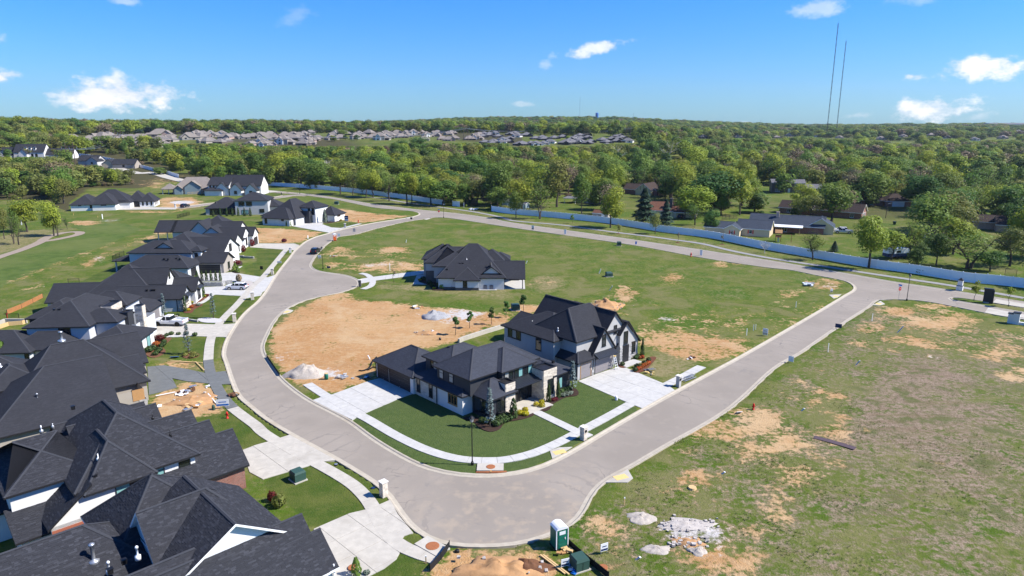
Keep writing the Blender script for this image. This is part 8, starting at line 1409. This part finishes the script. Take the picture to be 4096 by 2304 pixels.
# -- yard things
p = g('A4', 100, 1425); o = thing('playset', 'brown wooden playset tower with swing beam and slide', 'playset', (p[0], p[1], .1), R(-20)); [MB().box(x - .06, x + .06, y - .06, y + .06, 0, 2.9).build('post', M['playwood'], o) for x in (-.8, .8) for y in (-.8, .8)]; MB().box(-.9, .9, -.9, .9, 1.4, 1.5).build('deck', M['playwood'], o); MB().box(-.85, .85, -.87, -.81, 1.6, 2.2).build('side_board', M['playwood'], o); b = MB(); b.face([(-1.1, -1.1, 2.8), (1.1, -1.1, 2.8), (1.1, 0, 3.8), (-1.1, 0, 3.8)]); b.face([(1.1, 1.1, 2.8), (-1.1, 1.1, 2.8), (-1.1, 0, 3.8), (1.1, 0, 3.8)]); b.build('roof', M['wood'], o); MB().box(.8, 4, -.06, .06, 2.3, 2.42).build('swing_beam', M['playwood'], o); [MB().tube([(3.9, s * 1, 0), (3.9, 0, 2.35)], .06, 5).build('leg', M['playwood'], o) for s in (-1, 1)]; b = MB(); b.face([(-.3, -.9, 1.45), (.3, -.9, 1.45), (.3, -3.2, .2), (-.3, -3.2, .2)]); b.build('slide', M['green_box'], o)
p = g('A4', 1270, 1258); o = thing('wheeled_bin', 'dark wheeled rubbish bin beside the driveway of the small brick house', 'bin', (p[0], p[1], .1)); b = MB(); frust(b, -.35, .35, .05, -.45, .45, 1.2, .3, .4); b.build('bin_body', M['green_box'], o); MB().box(-.5, .5, -.45, .45, 1.2, 1.28).build('lid', M['black'], o)
p = g('A4', 1182, 1192); o = thing('utility_pole', 'short wooden light pole beside the green lawn behind the fence', 'pole', (p[0], p[1], .1)); MB().tube([(0, 0, -.2), (.2, 0, 6)], [.14, .1], 7).build('pole', M['barkbrown'], o); MB().tube([(.2, 0, 5.8), (1.6, 0, 6.1)], .05, 5).build('lamp_arm', M['steel'], o)
p = g('D3', 1655, 1130); o = thing('concrete_pad', 'concrete pad holding two air conditioners at the middle house', 'pad', (p[0], p[1], 0)); MB().box(-2.2, 1.8, -.3, .9, -.1, .18).build('slab', M['concrete_new'], o)
for i, x in enumerate((1575, 1712)):
    p = g('D3', x, 1115); o = thing('air_conditioner', ['left', 'right'][i] + ' grey air conditioner on the pad of the middle house', 'air conditioner', (p[0], p[1], .18)); MB().box(-.42, .42, -.42, .42, 0, .95).build('cabinet', M['garagegrey'], o); MB().lathe([(.36, .95), (.36, 1.0), (.1, 1.03)], 12).build('fan_grille', M['black'], o)
for i, x in enumerate((100, 135)):
    p = g('A2', x, 1255); o = thing('air_conditioner', ['left', 'right'][i] + ' grey air conditioner at the white modern house wall', 'air conditioner', (p[0], p[1], .1)); MB().box(-.45, .45, -.45, .45, 0, .95).build('cabinet', M['garagegrey'], o); MB().lathe([(.36, .95), (.36, 1.0), (.1, 1.03)], 12).build('fan_grille', M['black'], o)
# ladders and tools beside the bright driveway
def ladder(label, t_, a, b_, z=.25, w=.42, lean=0):
    p, q = g(t_, *a), g(t_, *b_); L_ = math.dist(p, q); o = thing('ladder', label, 'ladder', (p[0], p[1], z), math.atan2(q[1] - p[1], q[0] - p[0])); o.rotation_euler[1] = -lean; [MB().box(0, L_, s * w / 2 - .035, s * w / 2 + .035, 0, .09).build('rail', M['steel'], o) for s in (-1, 1)]; [MB().box(k * .32 + .15, k * .32 + .2, -w / 2 + .035, w / 2 - .035, .02, .07).build('rung', M['steel'], o) for k in range(int(L_ / .32))]
ladder('aluminium ladder lying nearest the kerb by the grey pillar', 'C3', (1100, 210), (1172, 182)); ladder('aluminium ladder lying behind the first by the grey pillar', 'C3', (1108, 196), (1165, 172), .36); ladder('aluminium ladder lying beside the orange shrub bed', 'C3', (848, 140), (915, 130))
p = g('C3', 655, 125); o = thing('step_ladder', 'white step ladder standing at the grey house garage', 'ladder', (p[0], p[1], .16), R(40)); [MB().tube([(s * .3, y, 0), (s * .2, 0, 2.0)], .04, 5).build('leg', M['plasticwhite'], o) for s in (-1, 1) for y in (-.55, .55)]; [MB().box(-.26, .26, -.5 + k * .1, -.42 + k * .1, .3 + k * .35, .34 + k * .35).build('step', M['plasticwhite'], o) for k in range(5)]; MB().box(-.25, .25, -.15, .15, 2.0, 2.06).build('top_tray', M['yellow'], o)
# pipes, stakes, stump
def pipe(label, t_, x0, y0, x1, y1, mat='steel', r=.09, group=None, z1=None, name='pipe'):
    p = g(t_, x0, y0); d = ray(t_, x1, y1); z = CAM_H + d[2] / d[1] * p[1]; xx = d[0] / d[1] * p[1]; o = thing(name, label, 'pipe', (p[0], p[1], .05), 0, group); e = (xx - p[0], 0, max(.3, z)); MB().tube([(0, 0, -.2), e], r, 9).build('shaft', M[mat], o); MB().tube([e, (e[0] * 1.02, 0, e[2] * 1.02 + .03)], r * 1.25, 9).build('collar', M['plasticwhite'], o)
for i, a in enumerate([('B4', 1292, 1088, 1362, 1022), ('B4', 875, 1415, 922, 1370), ('B3', 972, 662, 1010, 618), ('B3', 873, 492, 893, 448), ('B3', 137, 392, 152, 365), ('C3', 1330, 802, 1362, 790), ('C3', 768, 1352, 820, 1334), ('C4', 205, 395, 232, 378), ('B2', 1508, 180, 1514, 153), ('C2', 735, 65, 718, 38)]): pipe(['leaning grey standpipe in the orange soil near the right junction', 'short leaning standpipe in the weedy right field', 'leaning standpipe in the meadow above the grey house', 'white standpipe beside the meadow utility box', 'white standpipe right of the middle house', 'short grey pipe in the near weedy field', 'short grey pipe beside the white rubble', 'short grey pipe near the puddle', 'white marker pipe in the upper meadow', 'white pipe end at the garage corner of the corner house'][i], *a, mat='steel' if i not in (3, 4, 8, 9) else 'plasticwhite')
for i, (t_, x, y, h_) in enumerate([('B4', 280, 835, 1.3), ('B4', 1045, 970, 1.5), ('B4', 602, 1285, 1.6), ('B3', 2360, 1115, 1.3), ('B3', 2428, 1070, 1.2), ('B3', 2450, 1060, 1.1), ('A1', 1033, 1200, 2.0), ('A1', 218, 1260, 2.2), ('A1', 742, 1165, 1.0), ('A1', 985, 1187, .8), ('C3', 720, 1000, .9), ('C2', 1090, 1375, .8), ('B2', 523, 140, 1.1), ('B2', 1348, 468, 2.2)]):
    p = g(t_, x, y); o = thing('survey_stake', ['pale stake near the right junction grass', 'pale stake below the right ramp', 'pale stake at the right street verge', 'left of three white stakes by the bare lot', 'middle of three white stakes by the bare lot', 'right of three white stakes by the bare lot', 'white marker post on the golf course', 'white marker post at the left golf edge', 'small orange stake below the white bungalow', 'second small stake below the white bungalow', 'wooden stake in the grass above the green toilet', 'wooden stakes beside the nearest lawn path', 'white marker at the bare orange lot', 'thin pole before the middle house drive'][i], 'stake', (p[0], p[1], .05), random.uniform(0, 1)); w = .05 if i not in (6, 7, 12) else .14; MB().box(-w, w, -w * .6, w * .6, -.1, h_).build('shaft', M['lumber' if i in (8, 9, 10, 11) else 'plasticwhite'], o); MB().box(-w * 1.05, w * 1.05, -w * .65, w * .65, h_ * .86, h_ + .01).build('tip', M['orange' if i in (8, 9) else 'plasticwhite'], o)
p = g('C3', 1155, 893); MB().lathe([(.5, -.1), (.42, .12), (.40, .2)], 14).build('tree_stump', M['lumber'], None, loc=(p[0], p[1], .08), label='cut tree stump in the tracked near field', cat='stump')
for i, (t_, x, y, r) in enumerate([('C2', 1132, 1270, .62), ('C2', 1505, 760, .5), ('C2', 622, 1408, .42), ('C3', 583, 1406, .4)]):
    p = g(t_, x, y); o = thing('manhole_cover', ['large rusty manhole cover on the inlet at the bottom kerb', 'rusty manhole cover on the inlet below the corner lawn lamp', 'rusty cover on the stained driveway', 'rusty cover beside the black silt fence'][i], 'manhole', (p[0], p[1], .12 if i != 2 else .14), R([-40, 0, 0, 0][i]))
    if i < 2: MB().box(-1.5, 1.4, -.8, .8, -.1, .1).build('inlet_slab', M['concrete'], o)
    MB().lathe([(r, .0), (r, .125), (r * .9, .14), (r * .3, .145)], 18).build('cover', M['rust'], o)
t = thing('inlet_sandbag', 'orange brown sediment log at the inlet below the lamp', 'sediment log', g('C2', 1505, 795) + (.05,)); MB().tube([(-1.6, .05, .12), (-.4, 0, .14), (.7, .05, .14), (1.7, .2, .12)], [.1, .15, .15, .1], 8).build('log', M['rust'], t); MB().box(-.1, .1, -.12, .22, 0, .3).build('band', M['wood'], t)
# -- heaps, rubble, debris
def heap(name, label, t_, x, y, rx, ry, h_, mat, seed=1, rocks=0, cat='heap'):
    c = g(t_, x, y); rnd = random.Random(seed); n, m_ = 30, 9; b = MB(); idx = []
    for j in range(m_ + 1):
        f = 1 - j / m_
        for k in range(n):
            a = 6.2832 * k / n; w = 1 + .45 * mnoise.noise(Vector((math.cos(a) * 1.6 + seed, math.sin(a) * 1.6, f * 2))) + .2 * mnoise.noise(Vector((math.cos(a) * 5, math.sin(a) * 5, f * 6 + seed))); z = h_ * (1 - f ** 1.15) * (1 + .7 * mnoise.noise(Vector((math.cos(a) * 3.5 * f, math.sin(a) * 3.5 * f, seed)))) + rnd.uniform(-.09, .09) * h_; b.v.append((math.cos(a) * rx * f * w, math.sin(a) * ry * f * w, max(-.05, z) if j else -.15))
    for j in range(m_):
        for k in range(n): b.f.append((j * n + k, j * n + (k + 1) % n, (j + 1) * n + (k + 1) % n, (j + 1) * n + k)); b.m.append(0)
    o = thing(name, label, cat, (c[0], c[1], .1)); b.build('mound', M[mat], o, True)
    if rocks:
        rb = MB()
        for q in range(rocks): chunk(rb, rnd, rnd.gauss(0, .45) * rx, rnd.gauss(0, .45) * ry, rnd.uniform(0, .5) * h_, rnd.uniform(.05, .2))
        rb.build('rubble', M['rubble'], o, kind='stuff')
    return o
def chunk(b, rnd, x, y, z, s):
    i = len(b.v); b.v += [(x + rnd.uniform(.5, 1) * sx * s, y + rnd.uniform(.5, 1) * sy * s, z + (rnd.uniform(.3, .8) if sz > 0 else -.3) * s) for sx, sy, sz in ((-1, -1, -1), (1, -1, -1), (1, 1, -1), (-1, 1, -1), (-1, -1, 1), (1, -1, 1), (1, 1, 1), (-1, 1, 1))]
    for f in ((4, 5, 6, 7), (0, 1, 5, 4), (1, 2, 6, 5), (2, 3, 7, 6), (3, 0, 4, 7)): b.f.append(tuple(i + k for k in f)); b.m.append(0)
heap('gravel_heap', 'pale tan gravel heap near the corner house driveway', 'C2', 322, 158, 3.2, 2.4, 1.5, 'graveltan', 1); heap('gravel_heap', 'grey gravel heap on the bare lot below the middle house', 'B2', 1795, 930, 2.9, 2.2, 1.2, 'gravelgrey', 2); heap('rubble_heap', 'orange soil heap with broken concrete behind the grey house', 'B3', 930, 830, 4.0, 3.0, 1.6, 'soil', 3, 150); heap('gravel_heap', 'round white gravel heap left of the white rubble', 'C3', 828, 1085, 1.5, 1.2, .32, 'graveltan', 4); heap('gravel_heap', 'flat grey stone heap below the white rubble', 'C3', 930, 1285, 1.4, .8, .25, 'graveltan', 5); heap('gravel_heap', 'small white stone heap right of the brick rubble', 'C3', 1192, 1300, .9, .7, .35, 'graveltan', 6); heap('rubble_heap', 'pale broken rock spread in the near field', 'C3', 1120, 1130, 2.8, 1.2, .28, 'rubble', 7, 90); heap('rubble_heap', 'heap of tan brick rubble in the near field', 'C3', 1130, 1240, 1.7, .8, .3, 'soil', 8, 80)
heap('dirt_heap', 'raw brown earth heap at the bottom of the picture', 'C2', 1560, 1420, 4.2, 1.7, .9, 'soil', 9, 20); heap('dirt_heap', 'dark brown earth heap beside the lumber pieces', 'C3', 100, 1400, 2.1, 1.1, .7, 'soildark', 10, 20); heap('dirt_heap', 'excavated soil in the bare front yard', 'C1', 1230, 330, 3.2, 2.6, .5, 'soil', 11, 15); heap('dirt_heap', 'brush and soil scraps on the bare lot', 'B2', 1740, 1095, 2.6, 1.4, .35, 'soil', 12, 40)
p = g('C4', 420, 605); q = strip(gs('C4', [(295, 565), (400, 590), (480, 615), (560, 640)]), .45); b = MB(); [b.face([q[0][i] + (.18,), q[1][i] + (.18,), q[1][i + 1] + (.18,), q[0][i + 1] + (.18,)]) for i in range(len(q[0]) - 1)]; b.build('puddle', MT('muddy_water').set('Base Color', (.10, .065, .05, 1)).set('Roughness', .12).m, label='muddy puddle in a rut of the right field', kind='structure')
def boards(label, t_, lst, mat='lumber', name='lumber', z=.2):
    for i, (x0, y0, x1, y1) in enumerate(lst):
        a, c = g(t_, x0, y0), g(t_, x1, y1); o = MB().box(0, math.dist(a, c), -.07, .07, 0, .07).build(name, M[mat], None, loc=(a[0], a[1], z + i * .03), rz=math.atan2(c[1] - a[1], c[0] - a[0]), label=label, cat='board', group=label + ' group')
boards('timber plank lying beside the dark earth heap', 'C3', [(182, 1328, 340, 1449), (200, 1330, 365, 1455)]); boards('thin timber lath at the edge of the dark new driveway', 'C1', [(1075, 82, 1250, 88), (1090, 76, 1300, 92), (1255, 85, 1310, 140)], 'lumber'); boards('pale board lying in the bare front yard', 'C1', [(1335, 290, 1395, 360), (1000, 305, 1125, 280)], 'plasticwhite'); boards('white pipe length lying on the brush scraps', 'B2', [(1745, 1098, 1785, 1072)], 'plasticwhite')
def pile(name, label, t_, x, y, sc, mats, seed, n=9):
    c = g(t_, x, y); rnd = random.Random(seed); o = thing(name, label, 'debris', (c[0], c[1], .12), rnd.uniform(0, 3))
    for k in range(n):
        w, d = rnd.uniform(.3, 1.0) * sc, rnd.uniform(.15, .5) * sc; b = MB(); b.box(-w / 2, w / 2, -d / 2, d / 2, 0, rnd.uniform(.05, .18) * sc); b.build('scrap', M[rnd.choice(mats)], o, loc=(rnd.gauss(0, .5) * sc, rnd.gauss(0, .4) * sc, rnd.uniform(0, .25) * sc), rz=rnd.uniform(0, 3))
pile('scrap_pile', 'pile of plastic wrapped scraps in the bare front yard', 'C1', 1205, 270, 1.0, ['steel', 'plasticwhite', 'black', 'soildark'], 1, 14); pile('scrap_pile', 'white wrapped bags in the bare front yard', 'C1', 1165, 298, .8, ['plasticwhite'], 2, 6); pile('scrap_pile', 'boards and plastic on a pallet in the bare front yard', 'C1', 1250, 358, 1.2, ['lumber', 'steel', 'plasticwhite', 'wood'], 3, 14); pile('scrap_pile', 'white panels at the end of the roof in the bare yard', 'C1', 1000, 378, .9, ['plasticwhite'], 4, 5); pile('scrap_pile', 'white scrap near the dark pavement', 'C1', 1322, 243, .6, ['plasticwhite'], 5, 4); pile('block_pallet', 'pallet of grey blocks near the corner house driveway', 'C2', 555, 180, 1.0, ['stonegrey', 'gravelgrey', 'steel'], 6, 16); pile('scrap_pile', 'crumpled dark wrap beside the garage of the corner house', 'C2', 705, 185, .9, ['black', 'steel', 'navy'], 7, 9); pile('scrap_pile', 'timber scraps on the bare lot below the dry grass bank', 'B2', 1610, 840, 1.2, ['lumber', 'wood', 'soildark', 'plasticwhite'], 8, 12); pile('scrap_pile', 'broken crates beside the dark pavement kerb', 'C1', 1490, 300, .9, ['soildark', 'wood', 'black'], 9, 10); pile('scrap_pile', 'white scraps beside the green transformer box', 'C3', 400, 1425, .7, ['plasticwhite', 'blue'], 10, 8); pile('scrap_pile', 'timber stakes and boards beside the green toilet', 'C3', 350, 1290, .9, ['lumber', 'wood'], 11, 9); pile('scrap_pile', 'tool clutter beside the ladder on the dry lawn', 'C3', 890, 155, .7, ['black', 'steel', 'yellow'], 12, 8); pile('scrap_pile', 'white building scraps in the bare lot by the right junction', 'B4', 380, 605, 1.6, ['plasticwhite', 'steel'], 13, 9); pile('scrap_pile', 'broken white fence panels lying in the fence gap', 'A2', 2190, 1108, 2.2, ['plasticwhite'], 14, 12); pile('scrap_pile', 'white scraps on the meadow near the turning circle', 'B2', 780, 322, .9, ['plasticwhite', 'soil'], 15, 7); pile('scrap_pile', 'pale slabs in the bare lot beside the bright driveway', 'B3', 1800, 1345, .9, ['plasticwhite', 'soildark'], 16, 7)
p = g('C2', 452, 192); o = thing('plastic_barrel', 'green plastic barrel beside the pale gravel heap', 'barrel', (p[0], p[1], .1)); MB().lathe([(.26, 0), (.3, .3), (.3, .6), (.26, .9)], 12).build('barrel_body', M['pottygreen'], o, True); MB().lathe([(.27, .9), (.27, .95)], 12).build('rim', M['lumber'], o)
o = thing('drain_hose', 'black corrugated drain hose at the garage of the corner house', 'hose', g('C2', 740, 110) + (.1,)); P = gs('C2', [(775, 75), (745, 85), (735, 110), (715, 130), (680, 142), (660, 140)]); MB().tube([(q[0] - o.location.x, q[1] - o.location.y, .12 + (0.6 if i == 0 else 0)) for i, q in enumerate(catmull(P, .5))], .11, 8).build('hose', M['rubber'], o); P = gs('C2', [(720, 135), (750, 118), (778, 120)]); MB().tube([(q[0] - o.location.x, q[1] - o.location.y, .14) for q in P], .1, 8).build('branch', M['rubber'], o)
for i, (t_, x, y) in enumerate([('C2', 1290, 1300), ('C1', 1370, 388), ('B2', 1852, 1165), ('C2', 513, 738), ('C2', 750, 890), ('C3', 668, 325)]):
    p = g(t_, x, y); o = thing('drain_marker', ['black drain cap in the bottom dirt', 'dark green meter box by the builder sign', 'black drain stub on the bare lot', 'round drain lid on the kerb strip lawn', 'second round drain lid near the mailbox pillar', 'white pedestal on the corner house lawn'][i], 'utility marker', (p[0], p[1], .08)); hh = [.25, .7, .5, .08, .08, .6][i]; MB().lathe([(.2, -.1), (.2, hh * .8), (.12, hh)], 10).build('body', M[['black', 'green_box', 'black', 'steel', 'navy', 'plasticwhite'][i]], o); MB().lathe([(.23, -.05), (.23, .04)], 10).build('flange', M['black'], o)
# -- weeds and rough grass tufts
def tufts():
    rnd = np.random.default_rng(5); b_v = []; b_f = []; tint = []; areas = [(g('C3', 600, 1000), 26, 2600), (g('C4', 100, 600), 24, 2600), (g('C4', 900, 900), 24, 2200), (g('C4', 900, 200), 26, 1800), (g('B4', 1300, 1000), 24, 1600), (g('B3', 1400, 700), 30, 2400), (g('B3', 700, 300), 30, 1400), (g('B2', 800, 330), 22, 1200), (g('B2', 600, 850), 16, 420), (g('B2', 1500, 880), 16, 260), (g('B1', 500, 520), 26, 900), (g('C3', 1300, 700), 14, 1400), (g('C3', 400, 1350), 8, 500)]
    GXi, GYi = GX, GY
    for c, r, n in areas:
        A_, Q_ = rnd.uniform(0, 6.28, n), r * np.sqrt(rnd.random(n)); xs, ys = c[0] + np.cos(A_) * Q_, c[1] + np.sin(A_) * Q_; ok = ~(in_poly(xs, ys, outer) & ~in_poly(xs, ys, inner))
        for pp in pave_polys: ok &= ~in_poly(xs, ys, pp)
        for x, y in zip(xs[ok], ys[ok]):
            i, j = np.searchsorted(GXi, x), np.searchsorted(GYi, y)
            if i >= NX or j >= NY or Z['lush'][j, i] > .1 or Z['lawn'][j, i] > .3 or (Z['dirt'][j, i] > .85 and rnd.random() > .12): continue
            if mnoise.noise(Vector((x * .12, y * .12, 3))) < .05: continue
            s = rnd.uniform(.08, .22); tn = rnd.random()
            for m in range(5):
                t = rnd.uniform(0, 6.28); dx, dy = math.cos(t) * s, math.sin(t) * s; o = len(b_v); w = s * .45
                b_v += [(x - dy * w / s * .5, y + dx * w / s * .5, .08), (x + dy * w / s * .5, y - dx * w / s * .5, .08), (x + dx, y + dy, .1 + s * rnd.uniform(.25, .6))]; b_f.append((o, o + 1, o + 2)); tint.append(tn)
    me = bpy.data.meshes.new('weed_tufts'); me.from_pydata(b_v, [], b_f); at = me.attributes.new('tint', 'FLOAT', 'FACE'); at.data.foreach_set('value', np.array(tint, np.float32)); me.materials.append(leaf_mat('grass_blade', (.085, .150, .018), (.20, .21, .06), .35, 0)); add('weed_tufts', me, kind='stuff', label='tufts of rough grass and weeds on the open lots')
make_ground(); tufts()
# -- air
hz = MB().box(min(GX) - 40, max(GX) + 40, min(GY) - 20, max(GY) + 40, -9, 285).build('haze', None, kind='stuff', label='thin pale air over the whole place'); hz.data.materials.clear()
hm = bpy.data.materials.new('haze_air'); hm.use_nodes = True; hm.node_tree.nodes.clear(); ho = hm.node_tree.nodes.new('ShaderNodeOutputMaterial'); pv = hm.node_tree.nodes.new('ShaderNodeVolumePrincipled'); pv.inputs['Color'].default_value = (.72, .82, .95, 1); pv.inputs['Density'].default_value = 4.4e-5; pv.inputs['Anisotropy'].default_value = .2; hm.node_tree.links.new(pv.outputs[0], ho.inputs['Volume']); hz.data.materials.append(hm)
scene.cycles.use_denoising = True
try: scene.cycles.denoiser = 'OPENIMAGEDENOISE'
except Exception: pass
